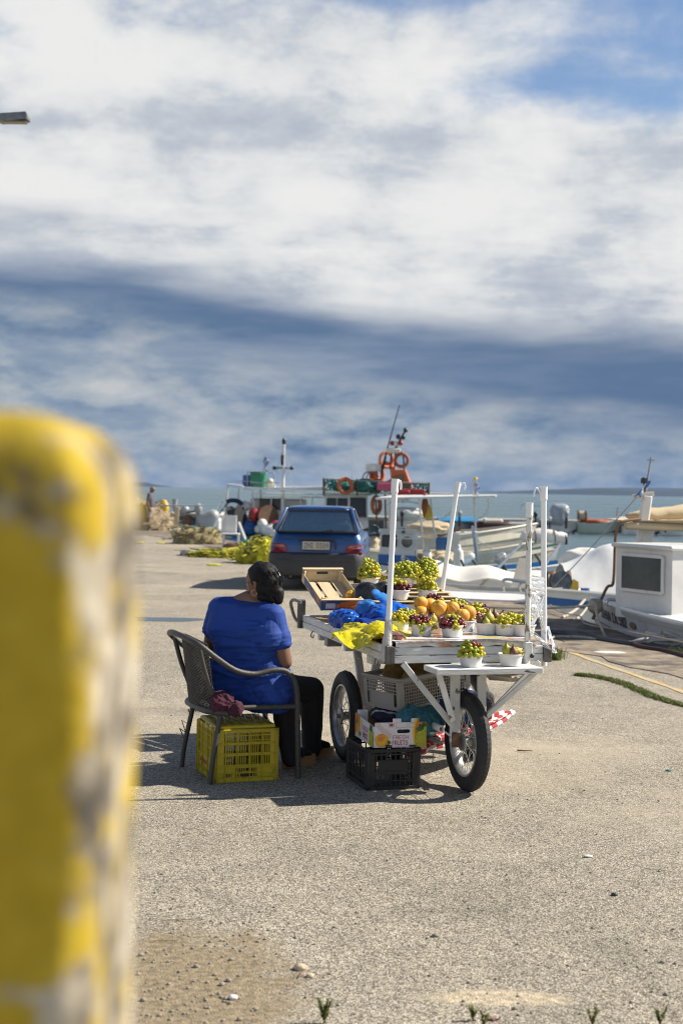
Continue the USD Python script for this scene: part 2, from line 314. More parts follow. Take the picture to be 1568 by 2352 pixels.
    L += [(out, 'p.base_color'), ('v.distance', 'b.height'), ('n2.fac', 'b2.height'), ('b2.normal', 'b.normal'), ('b.normal', 'p.normal')]
    return usdkit.material(stage, '/World/Looks/worn_asphalt', n, L, surface='p.BSDF')
ASPHALT = ground_material()
land = Polygon(EDGE + [(-40, 66), (-500, 70), (-500, -200), (60, -200), (60, -30)])
single('quay_ground', X(slab(land, 3.0), TR(0, 0, -3.0)), ASPHALT, kind='structure', smooth=False)
# the concrete apron along the water, 4 mm above the asphalt
CONC = mat('dirty_concrete', (.19, .15, .105), .9, var=.6, vs=3.5, bump=2.5, bs=14, world=True, chips=((.07, .06, .05), .50, 2.2, .10), detail=9.)
def edge_at(y): 
    e = np.array(EDGE); return np.interp(y, e[:, 1], e[:, 0])
ys = np.linspace(4, 58, 120)
ap = np.array([(edge_at(y) - .02, y) for y in ys]); wd = .92 + .25 * np.sin(ys * .9) * (ys < 40) + .25 * (meshkit.fbm(np.stack([ys * 2.5, 0 * ys, 0 * ys], 1), 3, 5) - .5) * 2
ap2 = np.array([(edge_at(y) - w - .04 * max(0, y - 20), y) for y, w in zip(ys, wd)])
single('quay_apron', X(slab(Polygon(np.vstack([ap, ap2[::-1]])), .012), TR(0, 0, -.004)), CONC, kind='structure', smooth=False)
# yellow line, worn, painted beside the apron
YL = mat('worn_yellow_paint', (.46, .31, .10), .85, var=.25, vs=9, world=True, bump=.6, bs=140, chips=((.34, .30, .23), .44, 6, .14))
yl = curve([(3.9, 6), (3.30, 10.2), (2.99, 12.32), (2.62, 14.4), (2.38, 16.04), (2.1, 18.5), (1.75, 21)], 60); tn = np.gradient(yl, axis=0); tn /= np.linalg.norm(tn, axis=1)[:, None]; nm = np.stack([tn[:, 1], -tn[:, 0]], 1) * (.036 + .010 * np.sin(np.arange(60) * 1.7))[:, None]
single('painted_line', X(slab(Polygon(np.vstack([yl + nm, (yl - nm)[::-1]])), .009), TR(0, 0, -.0045)), YL, kind='structure', smooth=False)
# the sea
def sea_material():
    n = {'g': ('geometry', {}), 'm1': ('mapping', dict(mapping_type='point', scale=(.55, 1.3, 1.))), 'n1': ('noise_texture', dict(scale=1.1, detail=5., roughness=.62, distortion=.3)),
         'n2': ('noise_texture', dict(scale=.035, detail=3., roughness=.5)), 'r': ('map_range', dict(from_min=.35, from_max=.65, to_min=.18, to_max=.34, clamp=True)),
         'mx': ('mix', dict(color1=(.055, .095, .112), color2=(.085, .145, .16))), 'b': ('bump', dict(strength=1., distance=.45)),
         'p': ('principled_bsdf', dict(ior=1.333, specular_ior_level=.5))}
    return usdkit.material(stage, '/World/Looks/sea_water', n, [('g.position', 'm1.vector'), ('m1.vector', 'n1.vector'), ('g.position', 'n2.vector'), ('n1.fac', 'b.height'), ('b.normal', 'p.normal'), ('n2.fac', 'r.value'), ('r.result', 'p.roughness'), ('n2.fac', 'mx.fac'), ('mx.color', 'p.base_color')], surface='p.BSDF')
FAR = 16000.
single('sea', ([(-FAR, -300, WATER), (FAR, -300, WATER), (FAR, FAR, WATER), (-FAR, FAR, WATER)], [[0, 1, 2], [0, 2, 3]]), sea_material(), kind='structure', smooth=False)
# the breakwater pier across the harbour
PIERM = mat('pier_concrete', (.30, .275, .235), .9, var=.25, vs=.8, bump=.5, bs=6, world=True)
single('harbour_pier', X(slab(Polygon([(-34, 97.0), (75, 97.6), (75, 101.5), (-34, 101)]), 2.9), TR(0, 0, -3.0)), PIERM, kind='structure', smooth=False)
PIERD = mat('wet_pier_face', (.06, .056, .05), .6, var=.4, vs=.9, world=True)
single('harbour_pier_face', X(slab(Polygon([(-34.0, 96.85), (75, 97.45), (75, 97.59), (-34.0, 96.99)]), 2.6), TR(0, 0, -2.9)), PIERD, kind='structure', smooth=False)
# the far wooded coast
def ridge(x0, x1, y0, depth, hmax, seed):
    def fn(u, w):
        x = x0 + (x1 - x0) * u; y = y0 + depth * w + 200 * np.sin(u * 9 + seed)
        p = np.stack([x / 900, y / 700, 0 * x + seed], -1); h = meshkit.fbm(p, 5, seed)
        ends = np.clip(np.minimum(u / .22, (1 - u) / .1), 0, 1) ** .8
        return x, y, np.sin(PI * w) ** .6 * hmax * (.45 + .75 * h) * ends - 2
    return grid(fn, 220, 14)
HILLM = mat('wooded_hill', (.016, .034, .048), .95, var=.3, vs=.004, world=True)
single('far_hills', ridge(760, 4200, 7600, 1600, 62, 3), HILLM, kind='structure', smooth=True)
single('far_hills', ridge(-2600, -1085, 8300, 1200, 40, 8), HILLM, kind='structure', smooth=True)
# the air: an even haze round the whole scene
HAZE = usdkit.material(stage, '/World/Looks/pale_haze', {'v': ('principled_volume', dict(color=(.13, .28, .60), density=HAZE_D, anisotropy=.2))}, volume='v.volume')
single('haze', box((0, FAR / 2 - 180, 63), (2 * FAR + 40, FAR + 300, 134)), HAZE, kind='stuff', smooth=False)
# a shallow puddle left of the chair
pud = [(-1.62 + .42 * math.cos(a) * (1 + .22 * math.sin(3 * a + 1)), 17.75 + .36 * math.sin(a) * (1 + .3 * math.cos(2 * a))) for a in np.linspace(0, 2 * PI, 40, endpoint=False)]
PUD = mat('puddle_water', (.05, .048, .042), .04, var=.1, world=True)
single('puddle', X(slab(Polygon(pud), .006), TR(-.62, .4, -.002)), PUD, 'shallow water puddle on the asphalt left of the chair', 'puddle', kind=None, smooth=False)

# ------------------------------------------------------------------ the fruit cart: x across, y away from the camera, origin under the front wheel
CO, CA = np.array([.75, 8.057, 0.]), 16.0
CM = TR(CO) @ RZ(CA)
_ca = np.array([math.cos(math.radians(CA)), math.sin(math.radians(CA))]); _ch = np.array([-_ca[1], _ca[0]])
def tow(x, y, z): return (CM @ np.array([x, y, z, 1.]))[:3]                     # cart -> world
def cl(px, py, z): q = on(px, py, z) - CO; return np.array([q[:2] @ _ca, q[:2] @ _ch, z])
def cly(px, py, Y):                                                              # the pixel's ray in the cart's plane y = Y
    r = ray(px, py); t = (Y + CO[:2] @ _ch) / (r[:2] @ _ch); q = np.array([0, 0, EYE]) + r * t - CO; return np.array([q[:2] @ _ca, q[:2] @ _ch, q[2]])
CW = mat('cart_white_paint', (.54, .545, .53), .45, var=.16, vs=7, bump=.4, bs=30, chips=((.15, .10, .065), .625, 13, .03), detail=7.)
CWP = mat('cart_plank_paint', (.56, .565, .555), .45, var=.16, vs=6, bump=.8, bs=16, stretch=(.5, 3, 3), chips=((.11, .085, .06), .615, 11, .025), detail=8.)
PVC = mat('white_pipe', (.74, .75, .75), .32, var=.04)
OLDPIPE = mat('old_white_pipe', (.66, .66, .62), .5, var=.1, vs=6, bump=.3, bs=60, chips=((.20, .165, .10), .52, 26, .05), stretch=(1, 1, .4))
IRON = mat('corner_iron', (.12, .115, .11), .6, metal=.4, var=.3, vs=12, bump=.4, chips=((.10, .045, .02), .58, 14, .06))
RIMM = mat('wheel_rim_metal', (.42, .42, .41), .38, metal=.75, var=.25, vs=18, chips=((.16, .12, .08), .60, 16, .1))
SPOKE = mat('spoke_metal', (.48, .47, .45), .35, metal=.8, var=.2)
cart = thing('fruit_cart', 'white painted three wheeled wooden cart laden with fruit on the asphalt', 'cart', CO, CA)
# bed
Z0, Z1, XL, XR, YL_ = .735, .824, -.468, .446, 2.03
for k in range(2):
    zc = Z0 + .0215 + k * .046
    part(cart, 'front_plank', box(((XL + XR) / 2, .012 + .003 * k, zc), (XR - XL, .026, .0435), .004), CWP)
for s, xx in ((-1, XL - .012), (1, XR + .012)):
    for k in range(2):
        part(cart, 'side_plank', bar((xx + s * .002 * k, .035, Z0 + .0215 + k * .046), (xx + (.028 if s < 0 else 0), YL_, Z0 + .0215 + k * .046), .024, .0435, bev=.004), CWP)
part(cart, 'end_plank', box(((XL + XR) / 2, YL_ - .01, (Z0 + Z1) / 2), (XR - XL - .03, .024, Z1 - Z0), .004), CWP)
for k in range(6):
    part(cart, 'floor_plank', box((XL + .02 + (k + .5) * (XR - XL - .04) / 6, 1.02, Z0 + .018), ((XR - XL - .04) / 6 - .004, 1.94, .018), .003), mat('bare_plank', (.25, .19, .12), .8, var=.3, vs=3, stretch=(6, .6, 6), isl=.15))
for Y in (.42, 1.0, 1.62):
    part(cart, 'cross_beam', box(((XL + XR) / 2, Y, Z0 - .022), (XR - XL - .02, .05, .042), .004), CW)
for xx, s in ((XL - .018, -1), (XR + .022, 1)):
    part(cart, 'corner_iron', J(box((xx + s * .004, .006, .782), (.042, .044, .105), .005), box((xx - s * .018, -.014, .782), (.02, .006, .095), .002)), IRON)
fp = cly(712, 1400, 2.0)
part(cart, 'end_post', box((XL + .002, YL_ + .03, .83), (.05, .05, .20), .005), IRON)
part(cart, 'end_post', box((XR, YL_ + .03, .80), (.05, .05, .14), .005), IRON)
part(cart, 'push_handle', tube(curve([(XL - .02, 1.985, .915), (XL - .062, 2.03, .93), (XL - .075, 2.06, .90), (XL - .035, 2.10, .80), (XL - .01, 2.06, .765)], 20), .012, 8), GREYM)
for Y, zz in ((1.72, .735), (.62, .725), (.28, .73)):
    part(cart, 'cord_hook', tube(curve([(XL - .005, Y, zz + .01), (XL - .02, Y - .01, zz - .022), (XL - .016, Y - .05, zz - .032), (XL - .018, Y - .075, zz - .01)], 12), .0045, 6), GREYM)
part(cart, 'cross_block', box((XL + .03, 1.33, Z0 - .025), (.10, .07, .05), .004), GREYM)
part(cart, 'cross_block', box((XL + .05, .40, Z0 - .025), (.13, .09, .045), .004), CW)
# front shelf
part(cart, 'shelf', J(box((.026, -.115, .722), (.615, .205, .012), .003)), CWP)
part(cart, 'shelf_edge', box((.026, -.226, .712), (.63, .018, .033), .004), CWP)
for xx in (-.281, .333): part(cart, 'shelf_side', box((xx, -.115, .712), (.016, .203, .03), .003), CW)
# fork, braces
part(cart, 'fork_leg', J(bar((-.098, -.008, .735), (-.092, -.008, .285), .056, .024)), CW)
part(cart, 'fork_leg', J(bar((.062, -.008, .735), (.066, -.008, .285), .052, .024)), CW)
part(cart, 'fork_plate', box((-.090, -.024, .30), (.050, .012, .085), .003), RUST)
part(cart, 'brace', bar((-.41, -.01, .735), (-.105, -.022, .375), .034, .016, up=(0, 1, 0)), CW)
part(cart, 'brace', bar((.415, -.01, .735), (.085, -.022, .42), .030, .016, up=(0, 1, 0)), CW)
part(cart, 'brace', bar((-.262, -.19, .70), (-.115, -.036, .41), .034, .014, up=(0, 1, 0)), CW)
part(cart, 'brace', bar((.318, -.19, .70), (.085, -.036, .43), .030, .014, up=(0, 1, 0)), CW)
part(cart, 'frame_rail', tube([(-.16, .04, .275), (-.30, .98, .30)], .012, 8), GREYM)
part(cart, 'frame_rail', tube([(.10, .04, .275), (.30, .98, .30)], .012, 8), GREYM)
for xx in (-.30, .26):
    for y0 in (1.22, .72):
        part(cart, 'wheel_strut', bar((xx - .02, y0, .735), (xx, .985 + (.05 if y0 > 1 else 0), .30), .05, .026), CW)
part(cart, 'axle', cyl((-.46, 1.0, .283), (.44, 1.0, .283), .012, 10), GREYM)
part(cart, 'axle', cyl((-.11, 0, .283), (.08, 0, .283), .010, 10), GREYM)
for xx in (-.16, .20): part(cart, 'rack_rail', bar((xx, .18, .305), (xx, 1.15, .335), .03, .014), CW)
def wheel_meshes():
    nu, nv = 264, 22
    def f(u, w):
        a, b = u * 2 * PI, w * 2 * PI
        cx, cz = .050 * np.cos(b), .040 * np.sin(b)
        up = np.clip(np.cos(b), 0, 1); k = (u * 66 + np.abs(np.sin(b)) * 1.6) % 1.0
        g = ((k < .22) | (np.abs(np.abs(np.sin(b)) - .28) < .05)) * (np.abs(b - PI) > PI * .55) * (up > .2) * .0042
        R = .234 + cx - g
        return cz, R * np.cos(a), R * np.sin(a)
    tyre = grid(f, nu, nv)
    prof = [(.202, -.019), (.197, -.030), (.188, -.031), (.181, -.020), (.177, 0), (.181, .020), (.188, .031), (.197, .030), (.202, .019), (.199, 0), (.202, -.019)]
    rim = X(lathe(prof, 56), RY(90))
    hub = X(lathe([(0, -.062), (.012, -.062), (.014, -.045), (.05, -.040), (.053, -.030), (.026, -.022), (.026, .022), (.05, .030), (.053, .040), (.014, .045), (.012, .062), (0, .062)], 24), RY(90))
    sp = []
    for k in range(36):
        s = 1 if k % 2 else -1; a0 = k * 2 * PI / 36; a1 = a0 + (.62 if (k // 2) % 2 else -.62)
        sp.append(tube([(s * .034, .05 * math.cos(a1), .05 * math.sin(a1)), (s * .006, .182 * math.cos(a0), .182 * math.sin(a0))], .0019, 5, caps=False))
    return tyre, rim, hub, J(sp)
WM = wheel_meshes()
def wheel(x, y, steer=0, ang=0):
    M_ = (TR(x, y, .284), RZ(steer), RX(ang))
    w = part(cart, 'wheel', X(WM[0], *M_), RUBBER, 50)
    part(w, 'rim', X(WM[1], *M_), RIMM); part(w, 'hub', X(WM[2], *M_), GREYM); part(w, 'spokes', X(WM[3], *M_), SPOKE)
wheel(-.012, 0, 2, 5); wheel(-.44, 1.0, 0, 14); wheel(.405, 1.0, 0, 33)
# poles with their hooked caps
def pole(a, b, r, m, cap=True, hook=0., rough_base=0.):
    a, b = np.array(a), np.array(b); d = (b - a) / np.linalg.norm(b - a)
    ms = [tube([a, a + (b - a) * .5, b - d * .06], r, 14)]
    pr = part(cart, 'pole', J(ms), m)
    if cap:
        c = part(pr, 'pole_cap', J(tube([b - d * .085, b - d * .075, b - d * .07, b - d * .004, b], [r * 1.02, r * 1.28, r * 1.28, r * 1.28, r * 1.42], 16)), PVC)
        if hook:
            hk = curve([b - d * .045 + (hook * r, 0, 0), b - d * .016 + (hook * (r + .018), 0, .0), b - d * .012 + (hook * (r + .034), 0, 0), b - d * .035 + (hook * (r + .042), 0, 0), b - d * .06 + (hook * (r + .042), 0, 0)], 14)
            part(pr, 'pole_hook', tube(hk, .0058, 7), PVC)
    return pr
pole((-.492, .03, .74), (-.463, .03, 1.768), .0165, PVC, hook=.6)
pole((.515, 2.0, .74), (.655, 2.0, 1.775), .0165, PVC, hook=1)
pole((.335, -.022, .70), (.329, -.022, 1.648), .0165, OLDPIPE, hook=-.3)
pole((.478, .06, .70), (.452, .06, 1.742), .0165, PVC, hook=-1)
part(cart, 'pole_bracket', box((.335, -.022, .80), (.046, .05, .10), .004), CW)
part(cart, 'bracket_bolt', ball((.352, -.052, .772), (.013, .008, .013)), BLACKP)
# the printed oilcloth with the boxes under it
def oil_material():
    n, L = {}, []
    n['tc'] = ('texture_coordinate', {}); n['v'] = ('voronoi_texture', dict(scale=7., randomness=1.)); n['nz'] = ('noise_texture', dict(scale=9., detail=3.)); n['nm'] = ('noise_texture', dict(scale=4.2, detail=4.))
    n['add'] = ('vector_math', dict(math_type='multiply_add', vector2=(.12, .12, .12)))
    n['sc'] = ('separate_color', {}); n['pal'] = ('rgb_ramp', dict(ramp=[(0, (.62, .60, .56)), (.34, (.62, .60, .56)), (.36, (.62, .22, .06)), (.5, (.66, .36, .08)), (.52, (.58, .47, .10)), (.62, (.30, .36, .06)), (.64, (.60, .58, .55)), (.82, (.48, .07, .05)), (.86, (.63, .61, .58)), (1, (.63, .6, .55))], interpolate=False))
    n['w'] = ('map_range', dict(from_min=.44, from_max=.58, clamp=True)); n['mx'] = ('mix', dict(color2=(.66, .65, .63))); n['p'] = ('principled_bsdf', dict(roughness=.25))
    L += [('tc.object', 'nz.vector'), ('nz.color', 'add.vector1'), ('tc.object', 'add.vector3'), ('add.vector', 'v.vector'), ('v.color', 'sc.color'), ('sc.r', 'pal.fac'), ('tc.object', 'nm.vector'), ('nm.fac', 'w.value'), ('w.result', 'mx.fac'), ('pal.color', 'mx.color1'), ('mx.color', 'p.base_color')]
    return usdkit.material(stage, '/World/Looks/printed_oilcloth', n, L, surface='p.BSDF')
PLAT = .857
def oilf(u, w):
    x = -.45 + .885 * u; t = w * 1.32                      # runs over the near edge and back along the top
    y = np.where(t < .06, .015, .015 + (t - .06)); z = np.where(t < .06, .822 + t * .55, PLAT - .001)
    z = z + .004 * (meshkit.fbm(np.stack([x * 14, y * 10, 0 * x], -1), 3, 3) - .5) - .010 * np.clip((.06 - t) / .06, 0, 1) * np.sin(x * 30)
    y = y - .012 * (t < .07) * (.5 + .5 * np.sin(x * 26)); y = np.where(t < .06, y, y)
    return x, y, z
oc = single('oilcloth', X(grid(oilf, 60, 70), CM), oil_material(), 'printed oilcloth spread over the near half of the cart under the tubs', 'oilcloth', smooth=60)
GCARD = mat('green_card', (.022, .055, .035), .5, var=.1)
g = thing('flat_carton', 'flattened dark green carton with gold lettering tucked under the oilcloth at right', 'carton', CO, CA)
part(g, 'board', box((.15, .40, .8385), (.60, .72, .022), .003), GCARD)
part(g, 'lettering', onto(letters('ΛΤΟΛΚΙ', .014, .0008), (.135, .0385, .832), (1, 0, 0), (0, 0, 1)), mat('gold_print', (.30, .22, .05), .5))
g = thing('flat_carton', 'brown flattened carton lining the bed of the cart at left', 'carton', CO, CA)
part(g, 'board', box((-.12, 1.2, .80), (.62, 1.5, .05), .003), mat('brown_card', (.30, .20, .115), .85, var=.15, vs=4))
# clear stretch film: round the near-left pole, over the near edge and between the two right-hand poles
FILM = pane('stretch_film', (.96, .96, .96), .22, .02)
def film_sheet(a, b, c, d, seed, amp=.007, nu=30, nv=24, k=22):
    a, b, c, d = map(np.array, (a, b, c, d))
    def f(u, w):
        p = a[:, None, None] * (1 - u) * (1 - w) + b[:, None, None] * u * (1 - w) + c[:, None, None] * u * w + d[:, None, None] * (1 - u) * w
        nn = np.cross(b - a, d - a); nn /= np.linalg.norm(nn)
        r = meshkit.fbm(np.stack([u * 3, w * k, 0 * u + seed], -1), 4, seed) - .5
        return p + nn[:, None, None] * r * 2 * amp * np.sin(PI * np.clip(u, .05, .95)) ** .4
    return grid(f, nu, nv)
fl = thing('stretch_film', 'clear plastic stretch film wound between the two right hand poles', 'plastic film', CO, CA)
part(fl, 'band', film_sheet((.33, -.040, 1.235), (.462, .045, 1.215), (.466, .045, 1.12), (.332, -.040, 1.155), 4), FILM, 60)
part(fl, 'band', film_sheet((.335, -.005, 1.16), (.47, .075, 1.14), (.49, .06, .98), (.37, .0, 1.0), 9, .02), FILM, 60)
part(fl, 'strand', film_sheet((.345, -.03, 1.14), (.385, -.02, 1.14), (.480, .05, .90), (.455, .045, .89), 12, .006, 24, 12), FILM, 60)
part(fl, 'strand', film_sheet((.47, .05, 1.12), (.48, .06, 1.08), (.36, -.03, .93), (.345, -.035, .96), 15, .006, 24, 12), FILM, 60)
part(fl, 'strand', film_sheet((.34, -.04, .90), (.345, -.04, .93), (.525, .0, .79), (.515, -.01, .775), 18, .008, 24, 12), FILM, 60)
part(fl, 'band', film_sheet((.478, .04, .93), (.508, .07, .93), (.535, .01, .78), (.50, .0, .78), 31, .008, 24, 12), FILM, 60)
part(fl, 'strand', J(*[tube([(.332, -.04, 1.22 - .03 * k), (.40, .005, 1.212 - .03 * k), (.465, .045, 1.20 - .027 * k)], .0022, 5) for k in range(4)], *[tube([(.345, -.04, .93 - .015 * k), (.43, -.02, .86 - .012 * k), (.52, -.01, .785)], .0018, 5) for k in range(4)], tube([(.36, -.03, 1.13), (.42, .0, 1.01), (.478, .045, .89)], .0035, 5)), mat('film_fold', (.70, .71, .72), .15, transl=.4), 60)
fl = thing('stretch_film', 'crumpled stretch film wrapped round the foot of the front left pole', 'plastic film', CO, CA)
WRAP = mat('bunched_film', (.66, .65, .62), .22, var=.15, vs=30, bump=1, bs=70, chips=((.38, .33, .24), .6, 20, .1), transl=.25)
pts = [(-.497, .03, .742), (-.497, .028, .78), (-.493, .03, .83), (-.488, .03, .90), (-.485, .03, .98)]
v, f = tube(curve(pts, 26), np.interp(np.linspace(0, 1, 26), [0, .15, .5, .8, 1], [.026, .034, .029, .022, .018]), 22)
v = v + (meshkit.fbm(v * (60, 60, 22), 4, 3)[:, None] - .5) * .018 * np.array([1, 1, 0]); part(fl, 'wrap', (v, f), WRAP, 60)
fl = thing('stretch_film', 'clear film stretched over the near edge of the printed oilcloth', 'plastic film', CO, CA)
part(fl, 'sheet', film_sheet((-.44, -.003, .870), (.33, -.003, .868), (.35, -.008, .822), (-.36, -.006, .822), 22, .007, 60, 16, 5), FILM, 60)
v, f = tube([(x, .004 + .003 * math.sin(x * 40), .853 + .004 * math.sin(x * 17)) for x in np.linspace(-.43, .43, 50)], .0075, 8)
part(fl, 'rolled_edge', (v + (meshkit.fbm(v * 45, 3, 2)[:, None] - .5) * .008, f), mat('film_roll', (.55, .50, .44), .2, var=.3, vs=40, chips=((.50, .18, .06), .55, 9, .1), transl=.3), 60)
fl = thing('plastic_bag', 'thin whitish plastic bag with orange print hanging under the right end of the cart', 'plastic bag', CO, CA)
BAGW = mat('white_bag_film', (.62, .58, .52), .35, var=.15, vs=9, bump=.6, bs=25, chips=((.52, .13, .05), .58, 5, .03), transl=.45)
part(fl, 'bag', thick(film_sheet((.12, .25, .735), (.46, .22, .735), (.40, .18, .585), (.20, .22, .60), 41, .045, 34, 30, 6), .0008), BAGW, 60)
part(fl, 'bag', thick(film_sheet((.42, .02, .735), (.49, .20, .735), (.44, .10, .65), (.40, .02, .66), 47, .02, 20, 16, 6), .0008), BAGW, 60)

# ------------------------------------------------------------------ tubs and fruit on the cart
TUB = mat('white_tub', (.76, .76, .75), .38, var=.02, transl=.12)
tub_mesh = X(lathe([(0, .0), (.050, .0), (.0525, .002), (.0605, .052), (.0635, .053), (.0655, .056), (.0655, .0605), (.0635, .0615), (.0615, .060), (.0605, .057), (.0505, .004), (0, .003)], 40), SC(1.08, 1.08, 1.08))
def leafy(name, c, c2, rough=.3, transl=.18, vs=26, lo=.46, hi=.6, spec=.5, bump=0.):
    n = {'tc': ('texture_coordinate', {}), 'n1': ('noise_texture', dict(scale=vs, detail=3.)), 'r': ('map_range', dict(from_min=lo, from_max=hi, clamp=True)), 'm': ('mix', dict(color1=c, color2=c2)),
         'p': ('principled_bsdf', dict(roughness=rough, specular_ior_level=spec)), 't': ('translucent_bsdf', {}), 'mx': ('mix_closure', dict(fac=transl))}
    _L = [('tc.object', 'n1.vector'), ('n1.fac', 'r.value'), ('r.result', 'm.fac'), ('m.color', 'p.base_color'), ('m.color', 't.color'), ('p.BSDF', 'mx.closure1'), ('t.BSDF', 'mx.closure2')]
    _mats[name] = usdkit.material(stage, '/World/Looks/' + name, n, _L, surface='mx.closure'); return _mats[name]
GRAPE = {'y': [leafy('yellow_grape', (.58, .52, .03), (.64, .56, .05), transl=.28), leafy('amber_grape', (.58, .46, .03), (.64, .52, .045), transl=.28), leafy('lime_grape', (.48, .49, .035), (.54, .53, .045), transl=.28)],
         'g': [leafy('green_grape', (.38, .42, .032), (.45, .47, .045), transl=.26), leafy('pale_green_grape', (.46, .48, .045), (.52, .51, .06), transl=.26), leafy('lime_grape_2', (.42, .45, .03), (.50, .49, .04), transl=.26)],
         'r': [leafy('red_grape', (.15, .022, .030), (.24, .05, .04), transl=.08), leafy('dark_red_grape', (.085, .012, .022), (.15, .025, .03), transl=.06), leafy('rosy_grape', (.25, .06, .045), (.32, .12, .05), transl=.1)]}
STEM = mat('grape_stalk', (.13, .10, .03), .7)
BERRY = {}
for q in range(6):
    e = 1.0 + .18 * (q % 3); BERRY[q] = X(ball((0, 0, 0), (1, 1, e), 2), RX(37 * q), RY(61 * q))
def bunch(name, label, base, spec, R=.072, H=.082, n=78, br=.0112, drop=(), group='grapes in the tubs', tilt=0, seed=0):
    """a bunch heaped in a tub; base is the tub's foot. spec: list of (kind, share, test of direction)"""
    R = R * 1.07; r = np.random.default_rng(seed + 100); t = thing(name, label, 'grapes', base, CA, group)
    pts = []
    for _ in range(6000):
        d = r.normal(size=3); d[2] = abs(d[2]); d /= np.linalg.norm(d); k = r.uniform(.35, 1) ** .45
        wob = 1 + .22 * (meshkit.noise(d[None] * 1.7 + seed * 3.1)[0] - .5) * 2
        p = np.array([d[0] * R * k * wob, d[1] * R * k * wob, .050 + d[2] * H * k * wob])
        if p[2] < .066 and math.hypot(p[0], p[1]) > .066 and r.random() < .6: continue
        if all(np.sum((p - q) ** 2) > (1.60 * br) ** 2 for q in pts): pts.append(p)
        if len(pts) >= n: break
    for dx, dy, z0, z1, m in drop:                              # berries that hang over the rim
        for k in range(m):
            for _ in range(30):
                p = np.array([dx + r.uniform(-.016, .016), dy + r.uniform(-.008, .004), z1 + (z0 - z1) * r.random()])
                if all(np.sum((p - q) ** 2) > (1.7 * br) ** 2 for q in pts): pts.append(p); break
    for i, p in enumerate(pts):
        kind = 'g'
        for kd, test in spec:
            if test(p, r): kind = kd; break
        m = GRAPE[kind][r.choice(3, p=[.5, .3, .2])]
        s = br * r.uniform(.88, 1.12)
        part(t, 'grape', X(BERRY[int(r.integers(6))], TR(p), SC(s, s, s)), m, True)
    st = []
    for k in range(5):
        a = r.uniform(0, 6.28); st.append(tube(curve([(0, 0, .06), (.02 * math.cos(a), .02 * math.sin(a), .05 + H * .8), (.03 * math.cos(a), .03 * math.sin(a), .055 + H * 1.02), (.045 * math.cos(a + .5), .045 * math.sin(a + .5), .05 + H * .95)], 12), .0014, 5))
    part(t, 'stalk', J(st), STEM)
    return t
PEACH = leafy('peach_skin', (.70, .38, .035), (.60, .19, .035), .6, .03, 12, .50, .70)
FIGM = [leafy('green_fig', (.33, .33, .035), (.40, .36, .05), .5, .05, 20), leafy('yellow_fig', (.52, .40, .04), (.46, .34, .05), .5, .05, 20), leafy('purple_fig', (.14, .055, .035), (.25, .13, .04), .5, .03, 30)]
def peach(label, p, r=.037, seed=0, g='peaches on the tubs'):
    v, f = ball((0, 0, 0), 1, 4); az = np.arctan2(v[:, 1], v[:, 0]); d = np.abs(az); 
    cre = .045 * np.exp(-(d / .18) ** 2) * (1 - v[:, 2] ** 4) + .16 * np.exp(-((1 - v[:, 2]) / .05)) 
    v = v * (1 - cre)[:, None] * (1.0, 1.0, .95)
    rr = np.random.default_rng(seed); Mx = (RZ(rr.uniform(-150, -40)), RX(rr.uniform(-25, 55)))
    t = thing('peach', label, 'peach', p, CA, g)
    part(t, 'skin', X((v * r, f), *Mx), PEACH, True)
    part(t, 'stalk_pit', X(ball((0, 0, r * .80), (.003, .003, .002), 1), *Mx), STEM)
    return t
_fig = lathe([(0, -.021), (.012, -.020), (.021, -.012), (.0235, 0), (.020, .012), (.0145, .018), (.0085, .0235), (.0055, .029), (.0044, .0345), (0, .035)], 20)
def fig(label, p, kind, ax=0, ay=0, s=1., g='figs in the tubs'):
    t = thing('fig', label, 'fig', p, CA, g); v, f = X(_fig, RX(ax), RY(ay), SC(s, s, s))
    a = np.arctan2(v[:, 1], v[:, 0]); part(t, 'skin', (v * (1 + .025 * np.sin(a * 9))[:, None], f), FIGM[kind], True)
    part(t, 'stalk', X(cyl((0, 0, .033), (.002, 0, .041), .003, 6), RX(ax), RY(ay), SC(s, s, s)), STEM)
    return t
_tub0 = None
def tub(label, x, y, z, tx=0):
    global _tub0
    m = TR(tow(x, y, z)) @ RZ(CA) @ RX(tx)
    if _tub0 is None:
        _tub0 = thing('white_tub', label, 'tub', mat=m, group='white plastic tubs on the cart'); part(_tub0, 'bowl', tub_mesh, TUB, 40); part(_tub0, 'rolled_rim', X(torus(.0697, .0023, 40, 8), TR(0, 0, .0661)), TUB, 60)
    else: copy_of(_tub0, label, None, mat=m)
    return np.array(tow(x, y, z + .005))
ANY = lambda p, r: True
def up_z(z): return lambda p, r: p[2] > z
F, B_ = PLAT, 1.0
# (x, y, z) of each tub in the cart's frame
def T(label, x, y, z, tx=0): return tub(label, x, y, z, tx)
b = T('white tub at left on the small shelf under green grapes topped with red ones', -.050, -.125, .729)
bunch('grape_bunch', 'green grapes with a red cluster on top, in the left tub on the small shelf', b, [('r', lambda p, r: p[2] > .108 and p[0] > -.012), ('y', lambda p, r: p[0] > .03), ('g', ANY)], H=.085, n=80, seed=1, drop=((-.06, -.02, .075, .055, 3), (.03, -.06, .07, .05, 3)))
b = T('white tub of figs at right on the small shelf', .190, -.125, .729)
fig('plump green fig at left in the tub on the small shelf', b + tow(-.03, -.01, .082) - tow(0, 0, 0), 0, 5, -8, 1.25)
fig('purple fig in the middle of the tub on the small shelf', b + tow(.002, -.03, .074) - tow(0, 0, 0), 2, 5, -6, 1.15)
fig('yellow fig lying at right in the tub on the small shelf', b + tow(.030, -.005, .074) - tow(0, 0, 0), 1, 20, 62, 1.15)
fig('small yellow fig at the right rim of the tub on the small shelf', b + tow(.038, -.036, .064) - tow(0, 0, 0), 1, 60, 40, .9)
